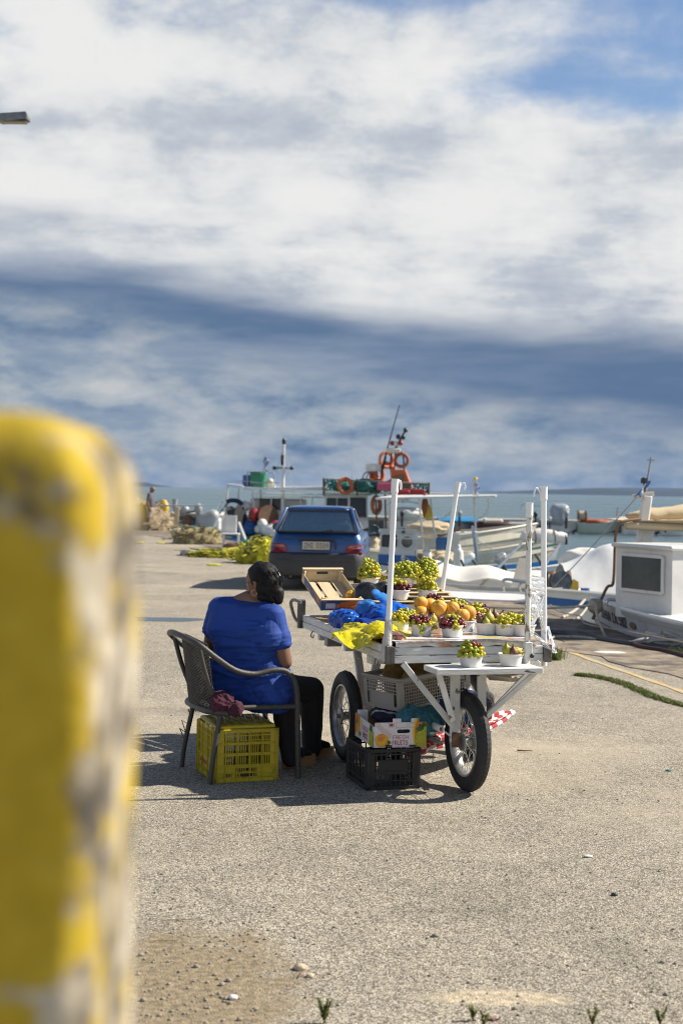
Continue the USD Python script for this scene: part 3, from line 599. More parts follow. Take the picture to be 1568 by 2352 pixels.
b = T('white tub at the front left of the oilcloth with red and green grapes spilling over', -.190, .315, F)
bunch('grape_bunch', 'mixed red and green grapes hanging over the rim, at the front left of the oilcloth', b, [('r', lambda p, r: (p[0] < 0 and p[2] > .078) or (abs(p[0] - .02) < .02 and p[2] > .07 and p[1] < 0)), ('y', lambda p, r: p[0] > .01), ('g', ANY)], H=.072, n=62, seed=2, drop=((-.02, -.066, .066, .018, 9), (.062, -.03, .06, .035, 2)))
b = T('white tub at the front middle of the oilcloth heaped with dark red grapes', -.025, .245, F)
bunch('grape_bunch', 'dark red grapes with a thread of yellow ones, at the front middle of the oilcloth', b, [('y', lambda p, r: p[2] > .108 or (abs(p[0]) < .018 and p[1] < -.02 and p[2] < .1)), ('r', ANY)], R=.072, H=.082, n=92, seed=3, drop=((-.005, -.070, .062, .040, 4),))
b = T('white tub behind the dark red grapes with one yellow fig showing', -.052, .43, F)
fig('yellow fig poking up behind the tub of dark red grapes', b + tow(-.030, -.012, .078) - tow(0, 0, 0), 1, 0, 4, 1.1)
fig('purple fig half hidden behind the dark red grapes', b + tow(.012, .0, .072) - tow(0, 0, 0), 2, 10, 30, 1.1)
b = T('white tub holding two peaches right of the dark red grapes', .155, .525, F)
peach('front one of the two peaches right of the dark red grapes', b + tow(-.022, -.022, .092) - tow(0, 0, 0), .047, 2)
peach('back one of the two peaches right of the dark red grapes', b + tow(.040, .03, .108) - tow(0, 0, 0), .046, 3)
b = T('white tub of yellow green grapes beside the front left pole', -.250, .565, F)
bunch('grape_bunch', 'yellow green grapes close by the front left pole, nearest the camera there', b, [('y', ANY)], R=.074, H=.062, n=54, br=.0118, seed=4)
b = T('white tub half hidden behind the grapes by the front left pole', -.150, .72, F)
bunch('grape_bunch', 'small green bunch half hidden behind the grapes by the front left pole', b, [('y', lambda p, r: r.random() < .4), ('g', ANY)], H=.062, n=56, seed=5)
b = T('white tub under the heap of peaches at the middle of the cart', .020, .83, F)
pk = b
b2 = T('second white tub under the heap of peaches at the middle of the cart', .128, .80, F)
for i, (x, y, z, lab) in enumerate([(-.045, -.03, .085, 'lowest peach at the left of the heap'), (-.030, .02, .140, 'topmost peach at the left of the heap'), (.030, .03, .125, 'reddish peach in the middle of the heap'), (.062, -.055, .118, 'largest peach at the front of the heap'), (.120, .04, .10, 'peach at the back of the heap, mostly hidden'), (.150, -.06, .112, 'right hand peach of the heap above the dark red grapes')]):
    peach(lab, pk + tow(x, y, z) - tow(0, 0, 0), .045 if i != 3 else .050, 10 + i)
b = T('white tub of figs on the right half of the oilcloth', .235, .355, F)
fig('large green fig standing in the middle of the right hand fig tub', b + tow(.006, -.01, .090) - tow(0, 0, 0), 0, 0, 3, 1.5)
fig('purple fig at the left of the right hand fig tub', b + tow(-.043, -.005, .074) - tow(0, 0, 0), 2, -8, -14, 1.1)
fig('small green fig at the front of the right hand fig tub', b + tow(-.02, -.038, .068) - tow(0, 0, 0), 0, 0, -5, 1.)
fig('brownish fig lying at the right of the right hand fig tub', b + tow(.042, -.025, .066) - tow(0, 0, 0), 1, 30, 70, 1.)
b = T('white tub of purple figs behind the right hand fig tub', .350, .46, F)
fig('purple fig standing behind the right hand fig tub', b + tow(-.022, 0, .088) - tow(0, 0, 0), 2, 0, -6, 1.35)
fig('dark fig with a yellow shoulder behind the right hand fig tub', b + tow(.02, .01, .080) - tow(0, 0, 0), 2, 10, 15, 1.3)
fig('yellow fig leaning at the front of the purple fig tub', b + tow(-.005, -.045, .076) - tow(0, 0, 0), 1, -10, 14, 1.15)
b = T('white tub of big yellow grapes beside the rusty right pole', .410, .42, F)
bunch('grape_bunch', 'big yellow grapes behind the rusty pole at the right end', b, [('y', ANY)], R=.064, H=.066, n=46, br=.0128, seed=6)
b = T('white tub right of the rusty pole, under stretch film', .425, .24, F)
bunch('grape_bunch', 'bright yellow grapes just right of the rusty pole', b, [('y', ANY)], R=.05, H=.075, n=26, br=.0125, seed=16)
b = T('white tub of purple figs and grapes far right behind the peaches', .375, .85, F)
bunch('grape_bunch', 'mixed yellow and red grapes behind the purple figs', b, [('r', lambda p, r: p[0] > .02), ('y', ANY)], H=.085, n=64, seed=7)
fig('dark purple fig left of the mixed grapes behind the two peaches', b + tow(-.065, -.04, .075) - tow(0, 0, 0), 2, 0, -40, 1.3)
b = T('white tub with green grapes behind the two peaches at right', .300, 1.04, F)
bunch('grape_bunch', 'green grapes behind the two peaches at right', b, [('g', lambda p, r: r.random() < .6), ('y', ANY)], R=.075, H=.10, n=84, seed=8)
b = T('white tub in the middle behind the heap of peaches with red grapes', .155, 1.12, F)
bunch('grape_bunch', 'red grapes mixed with yellow behind the heap of peaches', b, [('y', lambda p, r: meshkit.noise(p[None] * 38)[0] > .56), ('r', ANY)], R=.088, H=.115, n=120, seed=9)
b = T('white tub of red grapes between the peaches and the right hand figs', .255, .62, F)
bunch('grape_bunch', 'small rosy bunch between the two peaches and the right hand figs', b, [('r', lambda p, r: p[0] > -.01), ('y', ANY)], R=.058, H=.058, n=46, seed=21)
b = T('white tub of lime grapes between the right hand figs and the rusty pole', .330, .29, F)
bunch('grape_bunch', 'lime grapes between the right hand figs and the rusty pole', b, [('y', ANY)], R=.06, H=.055, n=44, seed=22)
b = T('white tub behind the heap of peaches with a dark red bunch', .255, .93, F)
bunch('grape_bunch', 'dark red bunch between the heap of peaches and the two peaches', b, [('r', lambda p, r: p[2] < .125), ('y', ANY)], R=.062, H=.085, n=66, seed=10)
b = T('white tub behind the front left pole heaped with pale grapes', .075, 1.55, F)
bunch('grape_bunch', 'pale green grapes on the left, second from the front by the pole', b, [('y', lambda p, r: r.random() < .6), ('g', ANY)], R=.085, H=.075, n=84, br=.012, seed=11)
b = T('shallow white tub of figs left of the heap of peaches', .265, 1.78, F)
fig('yellow fig in the shallow tub left of the heap of peaches', b + tow(-.02, -.02, .075) - tow(0, 0, 0), 1, 0, -5, 1.2)
fig('brown fig in the shallow tub left of the heap of peaches', b + tow(.024, -.03, .072) - tow(0, 0, 0), 1, 15, 10, 1.15)
# the slatted crate that carries the back row, leaning a little towards the camera
WOOD = mat('poplar_slat', (.56, .44, .27), .7, var=.14, vs=4, stretch=(9, .8, 9), isl=.10, bump=.2, bs=20)
WOODX = mat('poplar_slat_cross', (.56, .44, .27), .7, var=.14, vs=4, stretch=(.8, 9, 9), isl=.10)
def slope(y): return .962 + (y - 1.35) * .13
cr = thing('slatted_crate', 'upturned slatted wooden crate carrying the back row of tubs', 'crate', CO, CA)
for k in range(5):
    y = 1.40 + .140 * k
    part(cr, 'slat', bar((-.145, y, slope(y)), (.475, y, slope(y)), .105, .006, bev=.001), WOODX)
for xx in (-.14, .165, .468): part(cr, 'batten', bar((xx, 1.35, slope(1.35) - .012), (xx, 2.02, slope(2.02) - .012), .022, .016, bev=.001), WOOD)
part(cr, 'side_board', box((.165, 1.352, .91), (.62, .008, .08), .001), WOODX); part(cr, 'side_board', box((.165, 2.02, .97), (.62, .008, .14), .001), WOODX)
for xx in (-.15, .478): part(cr, 'end_board', slab([(1.35, .84), (2.02, .84), (2.02, slope(2.02) - .02), (1.35, slope(1.35) - .02)], .008) if False else X(slab([(1.35, .84), (2.02, .84), (2.02, slope(2.02) - .02), (1.35, slope(1.35) - .02)], .008), np.array([[0, 0, 1, xx - .004], [1, 0, 0, 0], [0, 1, 0, 0], [0, 0, 0, 1.]])), WOOD)
def TB(label, px, py, y):
    q = cly(px, py, y); return T(label, q[0], y + .05, slope(y + .05) + .004, 7)
b = TB('white tub on the slatted crate behind the pole with red and amber grapes', 922, 1381, 1.42)
bunch('grape_bunch', 'red grapes with amber ones on top, at left on the slatted crate', b, [('y', lambda p, r: p[2] > .092), ('r', ANY)], H=.07, n=66, seed=12)
b = TB('tilted white tub on the slatted crate with lime grapes', 986, 1381, 1.42)
bunch('grape_bunch', 'lime green grapes in the tilted tub at the front of the slatted crate', b, [('y', ANY)], R=.066, H=.08, n=70, seed=13)
b = TB('white tub at the far left of the slatted crate under a round heap of grapes', 853.6, 1347, 1.84)
bunch('grape_bunch', 'round heap of yellow green grapes at the far left, alone above the black bag', b, [('y', lambda p, r: p[0] > 0 or r.random() < .35), ('g', ANY)], R=.082, H=.125, n=110, br=.0122, seed=14, drop=((.085, -.03, .055, .02, 3),))
b = TB('white tub at the back of the slatted crate under the largest heap of grapes', 934, 1357, 1.84)
bunch('grape_bunch', 'largest heap of green grapes at the back, right of the front left pole', b, [('y', lambda p, r: p[0] > .05), ('g', ANY)], R=.115, H=.135, n=170, br=.0116, seed=15, drop=((.08, -.07, .06, .03, 6),))
b = TB('white tub at the back right of the slatted crate with tall green grapes', 981, 1355, 1.84)
t = bunch('grape_bunch', 'tall green bunch with a long stalk at the back right of the slatted crate', b, [('y', lambda p, r: p[0] > .055), ('g', ANY)], R=.088, H=.135, n=140, br=.0116, seed=17)
part(t, 'long_stalk', tube(curve([(-.02, 0, .16), (-.06, 0, .19), (-.075, 0, .22), (-.08, 0, .245)], 14), np.linspace(.004, .003, 14), 6), STEM)

# ------------------------------------------------------------------ crates, bags and boxes at the left of the cart
M_ = CM @ TR(-.488, 1.47, .905) @ RZ(1.5) @ RX(19)
cr = thing('wooden_crate', 'open pale wooden fruit crate tilted towards the camera at the left end of the cart', 'crate', mat=M_)
Wc, Lc, Hc = .285, .50, .088
for k, (x0, w) in enumerate(((.008, .075), (.102, .085), (.205, .075))): part(cr, 'bottom_slat', box((x0 + w / 2, Lc / 2, .004), (w, Lc - .01, .006), .001), WOOD)
for yy in (.03, Lc / 2, Lc - .03): part(cr, 'cross_batten', box((Wc / 2, yy, -.004), (Wc - .01, .03, .008), .001), WOODX)
for xx in (.003, Wc - .003): part(cr, 'side_board', box((xx, Lc / 2, .032), (.005, Lc, .062), .001), WOOD)
endp = Polygon([(0, 0), (Wc, 0), (Wc, Hc), (0, Hc)]).difference(X and rrect(.085, .022, .010).buffer(0).__class__(np.array(rrect(.085, .022, .010).exterior.coords) + (Wc / 2, .062)))
part(cr, 'end_board', X(slab(endp, .006), TR(0, Lc, 0), RX(90)), WOODX)
part(cr, 'end_board', X(slab(Polygon([(0, 0), (Wc, 0), (Wc, .07), (0, .07)]), .006), TR(0, .006, 0), RX(90)), mat('crate_print_blue', (.035, .07, .16), .55, chips=((.55, .16, .03), .53, 9, .02)))
part(cr, 'top_rail', box((Wc / 2, Lc - .006, Hc + .004), (Wc + .006, .028, .009), .001), WOODX); part(cr, 'top_rail', box((Wc / 2, .006, .074), (Wc + .006, .028, .009), .001), WOODX)
for xx in (.014, Wc - .014):
    for yy in (.016, Lc - .016): part(cr, 'corner_block', X(slab([(0, 0), (.024, 0), (0, .024)], Hc - .01), TR(xx + (-.008 if xx < .1 else .008), yy + (-.004 if yy < .1 else .002), .006), RZ((0 if yy < .1 else -90) if xx < .1 else (90 if yy < .1 else 180))), WOOD)
part(cr, 'print', box((.20, -.0012, .046), (.14, .0014, .026), 0), mat('crate_orange', (.50, .12, .02), .55)); part(cr, 'paper_label', box((.062, -.0022, .032), (.066, .0014, .036), 0), mat('paper_label', (.45, .45, .47), .7, var=.2, vs=60)); part(cr, 'lettering', onto(letters('Frés', .016, .001, True), (.125, -.0005, .014), (1, 0, 0), (0, 0, 1)), mat('crate_red_print', (.45, .03, .03), .5))
part(cr, 'print', box((-.0012, .22, .032), (.0014, .42, .05), 0), mat('crate_print_blue', (0, 0, 0)), )
peach('lone peach in the tilted wooden crate', tow(-.225, 1.66, .985), .042, 40)
peach('yellow peach between the black bag and the pole', tow(.035, 1.62, .93), .04, 41)
tr = thing('clear_tray', 'clear plastic punnet behind the black bag', 'punnet', tow(-.06, 1.80, .87), CA)
v, f = loft([[(.16 * a, .09 * b_, 0) for a, b_ in ((-1, -1), (1, -1), (1, 1), (-1, 1))], [(.185 * a, .11 * b_, .17) for a, b_ in ((-1, -1), (1, -1), (1, 1), (-1, 1))], [(.20 * a, .12 * b_, .172) for a, b_ in ((-1, -1), (1, -1), (1, 1), (-1, 1))]]); part(tr, 'tray', (v, f), pane('punnet_plastic', (.9, .9, .9), .15, .1))
def crease(v, sc, seed, amp):
    nn = meshkit.fbm(v * sc + seed, 4, seed); return amp * (1 - np.abs(2 * nn - 1) ** .7 * 1.6)
def crumple(c, r, seed, sc=14, amp=.035, flat=None, k=4):
    v, f = _ICO[k]; d = v.copy(); p = v * np.asarray(r, float)
    p = p + d * crease(p, sc * .62, seed, amp * 1.1)[:, None] + d * (crease(p, sc * 2.1, seed + 3, amp * .22))[:, None]
    if flat is not None: p[:, 2] = np.maximum(p[:, 2], flat)
    return p + np.asarray(c, float), f
BLUEB = mat('blue_bag_film', (.012, .12, .55), .25, var=.2, vs=9, bump=.35, bs=24, transl=.25); SKYB = mat('light_blue_bag_film', (.06, .28, .66), .25, var=.2, vs=9, bump=.35, bs=24, transl=.4)
NAVYB = mat('deep_blue_bag_film', (.006, .04, .30), .3, var=.3, vs=14, bump=1., bs=40, transl=.15); YELB = mat('yellow_bag_film', (.84, .76, .015), .28, var=.08, vs=9, bump=.25, bs=24, transl=.45)
_ICO[5] = arr(trimesh.creation.icosphere(5))
bg = thing('plastic_bag', 'crumpled blue plastic bag at the foot of the tilted wooden crate', 'plastic bag', CO, CA); part(bg, 'bag', crumple((-.405, 1.18, .868), (.060, .19, .042), 5, 16, .03, -.05, 5), BLUEB, 50)
bg = thing('plastic_bag', 'large bright blue plastic bag in front of the black bag', 'plastic bag', CO, CA); part(bg, 'bag', crumple((-.145, 1.06, .885), (.16, .17, .072), 9, 11, .035, -.06, 5), BLUEB, 50)
part(bg, 'pale_fold', crumple((-.265, 1.16, .915), (.055, .08, .060), 23, 12, .025, -.06, 5), SKYB, 50)
bg = thing('plastic_bag', 'pale blue plastic bag with printed lines standing up before the black bag', 'plastic bag', CO, CA)
v, f = tube(curve([(-.10, 1.16, .94), (-.125, 1.20, .985), (-.175, 1.24, 1.02), (-.20, 1.26, 1.045)], 26), np.interp(np.linspace(0, 1, 26), [0, .5, .9, 1], [.045, .05, .034, .02]), 26, flat=.45); v = v + crease(v, 30, 3, .010)[:, None]; part(bg, 'bag', (v, f), SKYB, 50)
bg = thing('plastic_bag', 'deep blue folded plastic bag above the yellow bag', 'plastic bag', CO, CA); part(bg, 'bag', crumple((-.205, .80, .872), (.175, .13, .024), 15, 14, .022, -.03, 5), NAVYB, 50); part(bg, 'fold', crumple((-.30, .95, .872), (.10, .06, .022), 18, 14, .02, -.03, 4), NAVYB, 50)
bg = thing('plastic_bag', 'bright yellow plastic bag draped over the left side of the cart', 'plastic bag', CO, CA)
def yb(u, w):
    y = .18 + .66 * u + .05 * np.sin(w * 5); t = (w - .38) * .36
    x = np.where(t < 0, -.492 - .012 - .10 * (-t) * 8.5, -.490 + t); z = np.where(t < 0, .850 + t * (.30 + .22 * np.sin(u * 9)), .846 + .03 * np.sin(PI * np.clip(t / .2, 0, 1)))
    env = (.28 + 1.0 * np.sin(PI * np.clip(u, 0, 1)) ** .7) ; x = -.495 + (x + .495) * env
    p = np.stack([x, y, z], -1); c_ = crease(p, np.array([12, 9, 11]), 7, .017); return np.stack([x - c_ * .8, y, z + np.maximum(c_, -.02)], 0)
part(bg, 'bag', thick(grid(yb, 70, 44), .001), YELB, 50)
part(bg, 'fold', crumple((-.40, .46, .868), (.075, .15, .030), 33, 15, .026, -.03, 5), YELB, 50)
bg = thing('packet', 'brown netted packet of nuts wrapped in clear film beside the blue bags', 'packet', CO, CA); part(bg, 'packet', crumple((-.255, 1.42, .885), (.055, .15, .045), 44, 18, .016, -.05, 4), mat('nut_packet', (.22, .075, .03), .2, var=.5, vs=26, chips=((.42, .25, .14), .58, 24, .06), coat=.5), 50)
bg = thing('packet', 'reddish printed packet at the foot of the front left pole', 'packet', CO, CA); part(bg, 'packet', crumple((-.395, .20, .855), (.05, .12, .025), 45, 18, .014, -.04, 4), mat('red_packet', (.22, .07, .03), .25, var=.5, vs=18, chips=((.45, .36, .05), .56, 16, .05), coat=.4), 50)
BLKB = mat('black_glossy_bag', (.010, .010, .011), .28, var=.2, bump=.3, bs=14)
bg = thing('black_bag', 'black glossy bag with a white lettered band standing before the slatted crate', 'bag', tow(-.095, 1.53, .880), CA)
v, f = _ICO[5]; sq = np.sign(v) * np.abs(v) ** .62; w_ = v * (.120, .05, .105); w_ = np.stack([np.sign(v[:, 0]) * np.abs(v[:, 0]) ** .7 * .145, v[:, 1] * .055, np.sign(v[:, 2]) * np.abs(v[:, 2]) ** .62 * .105], 1)
w_[:, 2] -= .020 * np.exp(-(w_[:, 0] / .03) ** 2) * (w_[:, 2] > 0); w_ += v * (.012 * (meshkit.fbm(w_ * 20, 3, 4) - .5))[:, None]
part(bg, 'body', X((w_, f), TR(0, 0, .11), RX(-14)), BLKB, 60)
part(bg, 'white_band', X(thick(grid(lambda u, w: ((u - .5) * .045 + .01, -.056 - .004 * np.sin(PI * u) + .012 * np.abs(w - .5) * 0 + .035 * (w - .35) ** 2 * 4 * .6, .02 + w * .155), 6, 14), .0015), TR(0, 0, .02), RX(-14)), mat('white_band', (.6, .6, .6), .5))
part(bg, 'lettering', X(onto(letters('IS', .032, .001, True), (.028, -.0645, .085), (0, 0, 1), (-1, 0, 0)), TR(0, 0, .035), RX(-14)), BLACKP)
part(bg, 'flap', crumple((.14, .02, .10), (.035, .03, .055), 61, 22, .012, None, 4), BLKB, 60)

# ------------------------------------------------------------------ under the cart: crates, fruit carton, hat, umbrella, cloth
def slat_panel(w, h, bar_x, bar_y, t=.006, rim=.02, solid=(), ext=.004):
    """a moulded crate side in the xy plane, from (0,0): a rim, upright slats at bar_x (x, width), cross bars at bar_y (y, height), solid plates"""
    ms = [box((w / 2, h - rim / 2, 0), (w, rim, t * 2), .002), box((w / 2, rim / 2, 0), (w, rim, t * 2), .002), box((rim / 2, h / 2, 0), (rim, h, t * 2), .002), box((w - rim / 2, h / 2, 0), (rim, h, t * 2), .002)]
    ms += [box((x, h / 2, 0), (bw, h - .01, t * (1.0 + .1 * (k % 2))), .0012) for k, (x, bw) in enumerate(bar_x)]
    ms += [box((w / 2, y, .001), (w - .008, bh, t * 1.6), .0012) for y, bh in bar_y]
    ms += [box(((x0 + x1) / 2, (y0 + y1) / 2, .0005), (x1 - x0, y1 - y0, t * 1.25), .0012) for x0, x1, y0, y1 in solid]
    return J(ms)
def four_sides(parent, W, D, H, front, side, m, names=('side_panel',)):
    for k, (pm, M_) in enumerate(((front, TR(0, 0, 0) @ RX(90)), (front, TR(W, D, 0) @ RZ(180) @ RX(90)), (side, TR(0, D, 0) @ RZ(-90) @ RX(90)), (side, TR(W, 0, 0) @ RZ(90) @ RX(90)))):
        part(parent, 'side_panel', X(pm, M_), m)
# black slotted crate
bk = thing('plastic_crate', 'black slotted plastic crate on the asphalt under the printed fruit carton', 'crate', tow(-.565, .13, 0), CA)
W, D, H = .315, .40, .232
fr = slat_panel(W, H, [(.055 + .029 * k, .007) for k in range(8)], [(.05, .008), (.105, .007), (.165, .007), (.200, .008)], solid=((.065, .245, .085, .170), (.02, .045, .02, .21), (.27, .295, .02, .21)))
sd = slat_panel(D, H, [(.05 + .030 * k, .009) for k in range(11)], [(.05, .008), (.105, .007), (.165, .007), (.200, .008)], solid=((.02, .05, .02, .21), (.35, .38, .02, .21)))
four_sides(bk, W, D, H, fr, sd, BLACKP)
part(bk, 'base', box((W / 2, D / 2, .022), (W - .02, D - .02, .008)), BLACKP)
for a in (.016, W - .016):
    for b in (.016, D - .016): part(bk, 'foot', J(box((a, b, .012), (.040, .040, .024), .005), box((a, b, H / 2 + .01), (.026, .026, H - .02), .005)), BLACKP)
part(bk, 'top_rim', J(box((W / 2, .0, H - .006), (W + .016, .018, .012), .003), box((W / 2, D, H - .006), (W + .016, .018, .012), .003), box((0, D / 2, H - .007), (.018, D, .012), .003), box((W, D / 2, H - .007), (.018, D, .012), .003)), BLACKP)
# the printed fruit carton
CARDW = mat('white_card', (.68, .67, .68), .6, var=.05); CARDB = mat('kraft_card', (.22, .14, .08), .85, var=.12, vs=6)
PINK = mat('pink_print', (.42, .035, .09), .6, var=.05); DRED = mat('crimson_print', (.40, .015, .05), .6, var=.05); ORA = mat('orange_print', (.62, .21, .02), .6, var=.1, vs=30); YEP = mat('yellow_print', (.72, .55, .03), .6, var=.05)
GRN = mat('leaf_print', (.05, .12, .02), .6, var=.3, vs=40); LIME = mat('grape_print', (.42, .42, .03), .6, var=.15, vs=60); LIMD = mat('grape_outline', (.20, .24, .02), .6)
PEAP = leafy('peach_print', (.72, .42, .04), (.60, .13, .02), .6, 0., 12)
bx = thing('fruit_carton', 'white and orange printed carton lettered FRESH FRUITS on the black crate', 'carton', tow(-.512, .165, .234), CA - 2)
W, D, H = .305, .42, .165
tabs = union_all([sbox(0, 0, W, H - .022), sbox(.105, H - .03, .155, H), sbox(.27 - .055, H - .03, .27 - .01, H)]).buffer(-.004).buffer(.004)
hole = Polygon(np.array(rrect(.078, .021, .010).exterior.coords) + (.150 + .02, .092))
feet = union_all([sbox(.062, -.01, .104, .014), sbox(.205, -.01, .247, .014)])
frp = tabs.difference(hole).difference(feet)
def wall(name, poly, M_, m=CARDW): part(bx, name, X(slab(poly, .005), M_), m)
wall('near_wall', frp, RX(90) @ TR(0, 0, 0)); part(bx, 'inner_card', X(slab(frp.buffer(-.002), .003), TR(0, .0045, 0) @ RX(90)), CARDB)
wall('far_wall', tabs, TR(0, D, 0) @ RX(90), CARDB)
sidep = union_all([sbox(0, 0, D, .092), Polygon([(0, .09), (.10, .09), (.08, H - .02), (0, H - .02)]), Polygon([(D - .05, .09), (D, .09), (D, H - .02), (D - .05, H - .02)])])
sidep2 = Polygon([(0, 0), (D, 0), (D, .118), (D - .03, .12), (0, .135)])
wall('left_wall', sidep2, TR(.0, D, 0) @ RZ(-90) @ RX(90)); part(bx, 'inner_card', X(slab(sidep2.buffer(-.002), .003), TR(.0045, D, 0) @ RZ(-90) @ RX(90)), CARDB)
wall('right_wall', sidep2, TR(W, 0, 0) @ RZ(90) @ RX(90), CARDB)
part(bx, 'base', box((W / 2, D / 2, .004), (W - .01, D - .01, .005)), CARDB)
for xx in (.035, W - .035): part(bx, 'corner_flap', box((xx, D - .02, .085), (.06, .03, .14), .003), CARDW)
def prints(M_, w, items, clip):
    for nm, poly, m, lay in items:
        q = poly.intersection(clip)
        if not q.is_empty: part(bx, nm, X(slab(q, .0005), M_ @ TR(0, 0, .0003 + .0006 * lay)), m)
def circ(x, y, r, a=1.): 
    th = np.linspace(0, 2 * PI, 22, endpoint=False); return Polygon(np.stack([x + r * np.cos(th), y + r * a * np.sin(th)], 1))
def leaf(x, y, s, ang):
    th = np.linspace(0, 2 * PI, 26, endpoint=False); r = s * (1 + .28 * np.sign(np.sin(th * 7)) * .6); p = np.stack([r * np.cos(th), r * .75 * np.sin(th)], 1); c, s_ = math.cos(ang), math.sin(ang)
    return Polygon(p @ np.array([[c, s_], [-s_, c]]) + (x, y)).buffer(0)
MF = RX(90) @ TR(0, 0, .005)
it = [('orange_panel', Polygon([(W, 0), (W, H), (.245, H), (.225, .09), (.232, .03), (.24, 0)]), ORA, 0), ('yellow_stripe', Polygon([(.24, 0), (.23, .03), (.222, .09), (.238, H), (.250, H), (.233, .09), (.238, .03), (.25, 0)]), YEP, 1)]
it += [('pink_stripe', Polygon([(-.02 + .0105 * k, .15), (-.0175 + .0105 * k, .15), (.088 + .0105 * k - .0, .042), (.0855 + .0105 * k, .042)]).intersection(Polygon([(0, .055), (.045, .055), (.065, .036), (.102, .06), (.102, .075), (.02, H - .02), (0, H - .02)])), PINK, 0) for k in range(11)]
it += [('leaf', leaf(.018, .055, .018, .4), GRN, 1), ('leaf', leaf(.075, .026, .020, .5), GRN, 1), ('peach', circ(.038, .042, .038), PEAP, 2), ('peach', circ(.050, .040, .034), YEP, 1), ('leaf', leaf(.270, .105, .030, .9), GRN, 2), ('leaf', leaf(.292, .125, .020, 2.), GRN, 2)]
for k, (x, y) in enumerate([(.262, .078), (.285, .085), (.300, .07), (.255, .055), (.276, .058), (.296, .048), (.25, .036), (.27, .036), (.29, .025), (.262, .02), (.281, .010), (.30, .01), (.302, .105)]): it += [('grape', circ(x, y, .0145), LIMD, 3), ('grape', circ(x, y, .0128), LIME, 4)]
def ring(x, y, w, h, t): return rr_(x, y, w, h).difference(rr_(x, y, w - 2 * t, h - 2 * t))
def rr_(x, y, w, h): return Polygon(np.array(rrect(w, h, .004).exterior.coords) + (x, y))
it += [('print_frame', ring(.157, .128, .068, .032, .0009), PINK, 0), ('print_frame', ring(.222, .127, .040, .034, .0009), PINK, 2), ('stamp', ring(.097, .128, .034, .022, .0016), PINK, 0), ('stamp', sbox(.086, .121, .107, .135), PINK, 0)]
it += [('dot', circ(x, y, .0016), DRED, 0) for x, y in ((.062, .128), (.075, .14), (.080, .108), (.09, .098), (.104, .085), (.115, .078), (.125, .11), (.135, .085), (.15, .108))]
prints(MF, W, it, frp)
for s, h, x, y, m, bo in (('FRESH', .023, .104, .046, PINK, False), ('FRUITS', .024, .101, .015, DRED, True)):
    part(bx, 'lettering', onto(X(letters(s, h, .0006, bo), SC(.095 / letters(s, h, .0006, bo)[0][:, 0].max(), 1, 1)), (x, -.0055, y), (1, 0, 0), (0, 0, 1)), m)
part(bx, 'lettering', onto(letters('CLASS I', .004, .0005), (.207, -.0063, .1365), (1, 0, 0), (0, 0, 1)), PINK)
ML = TR(.0, D, 0) @ RZ(-90) @ RX(90) @ TR(0, 0, .005)
it = [('orange_panel', Polygon([(0, 0), (0, H), (.13, H), (.10, .07), (.02, .02)]), ORA, 0), ('peach', circ(.075, .06, .035, 1.2), PEAP, 2), ('leaf', leaf(.045, .09, .018, .5), GRN, 3), ('leaf', leaf(.12, .03, .018, .4), GRN, 1), ('yellow_diamond', Polygon([(.125, .10), (.15, .125), (.17, .10), (.148, .06)]), YEP, 1), ('leaf', leaf(.36, .10, .04, 1.2), GRN, 1), ('leaf', leaf(.40, .045, .035, 1.2), GRN, 1)]
for k in range(16): x, y = .335 + .022 * (k % 4) + (.01 if k // 4 % 2 else 0), .012 + .021 * (k // 4); it += [('grape', circ(x, y, .014), LIMD, 3), ('grape', circ(x, y, .0124), LIME, 4)]
prints(ML, D, it, sidep2)
for s, h, x, y, m, bo in (('FRESH', .030, .18, .062, PINK, False), ('FRUITS', .030, .175, .022, DRED, True)):
    q = letters(s, h, .0006, bo); part(bx, 'lettering', X(X(q, SC(.115 / q[0][:, 0].max(), 1, 1)), ML @ TR(x, y, .0004)), m)
# grey crate with the straw hat
M_ = CM @ TR(-.300, .34, .405) @ RZ(22) @ RY(-5)
GP = mat('grey_crate_plastic', (.40, .39, .37), .55, var=.1, transl=.12)
gc = thing('plastic_crate', 'pale grey latticed plastic crate hanging tilted under the cart', 'crate', mat=M_)
W, D, H = .56, .33, .19
fr = slat_panel(W, H, [(.05 + .0185 * k, .0055) for k in range(26)], [(.03 + .019 * k, .005) for k in range(8)], .004, .022, solid=((0, .035, 0, H), (W - .035, W, 0, H)))
sd = slat_panel(D, H, [(.05 + .02 * k, .006) for k in range(12)], [(.10 + .02 * k, .006) for k in range(4)], .004, .022, solid=((.06, .27, .02, .10), (0, .03, 0, H), (D - .03, D, 0, H)))
four_sides(gc, W, D, H, fr, sd, GP); part(gc, 'base', box((W / 2, D / 2, .006), (W - .01, D - .01, .006)), GP)
part(gc, 'top_rim', J(box((W / 2, -.004, H), (W + .02, .022, .014), .004), box((W / 2, D + .004, H), (W + .02, .022, .014), .004), box((-.004, D / 2, H - .001), (.022, D, .014), .004), box((W + .004, D / 2, H - .001), (.022, D, .014), .004)), GP)
STRAW = mat('woven_straw', (.30, .20, .07), .8, var=.35, vs=30, stretch=(1, 1, 4), bump=1., bs=120)
ht = thing('straw_hat', 'wide woven straw hat standing on edge in the grey crate', 'hat', mat=M_ @ TR(.21, .15, .125) @ RZ(-6) @ RX(66))
part(ht, 'brim', thick(lathe([(.07, 0), (.10, .004), (.15, .012), (.185, .006), (.19, .002)], 44), .004), STRAW, 60); part(ht, 'crown', lathe([(.072, 0), (.075, .03), (.070, .075), (.05, .09), (0, .094)], 36), STRAW, 60); part(ht, 'band', lathe([(.074, .006), (.0775, .02), (.0765, .03)], 36), mat('hat_band', (.12, .07, .02), .8))
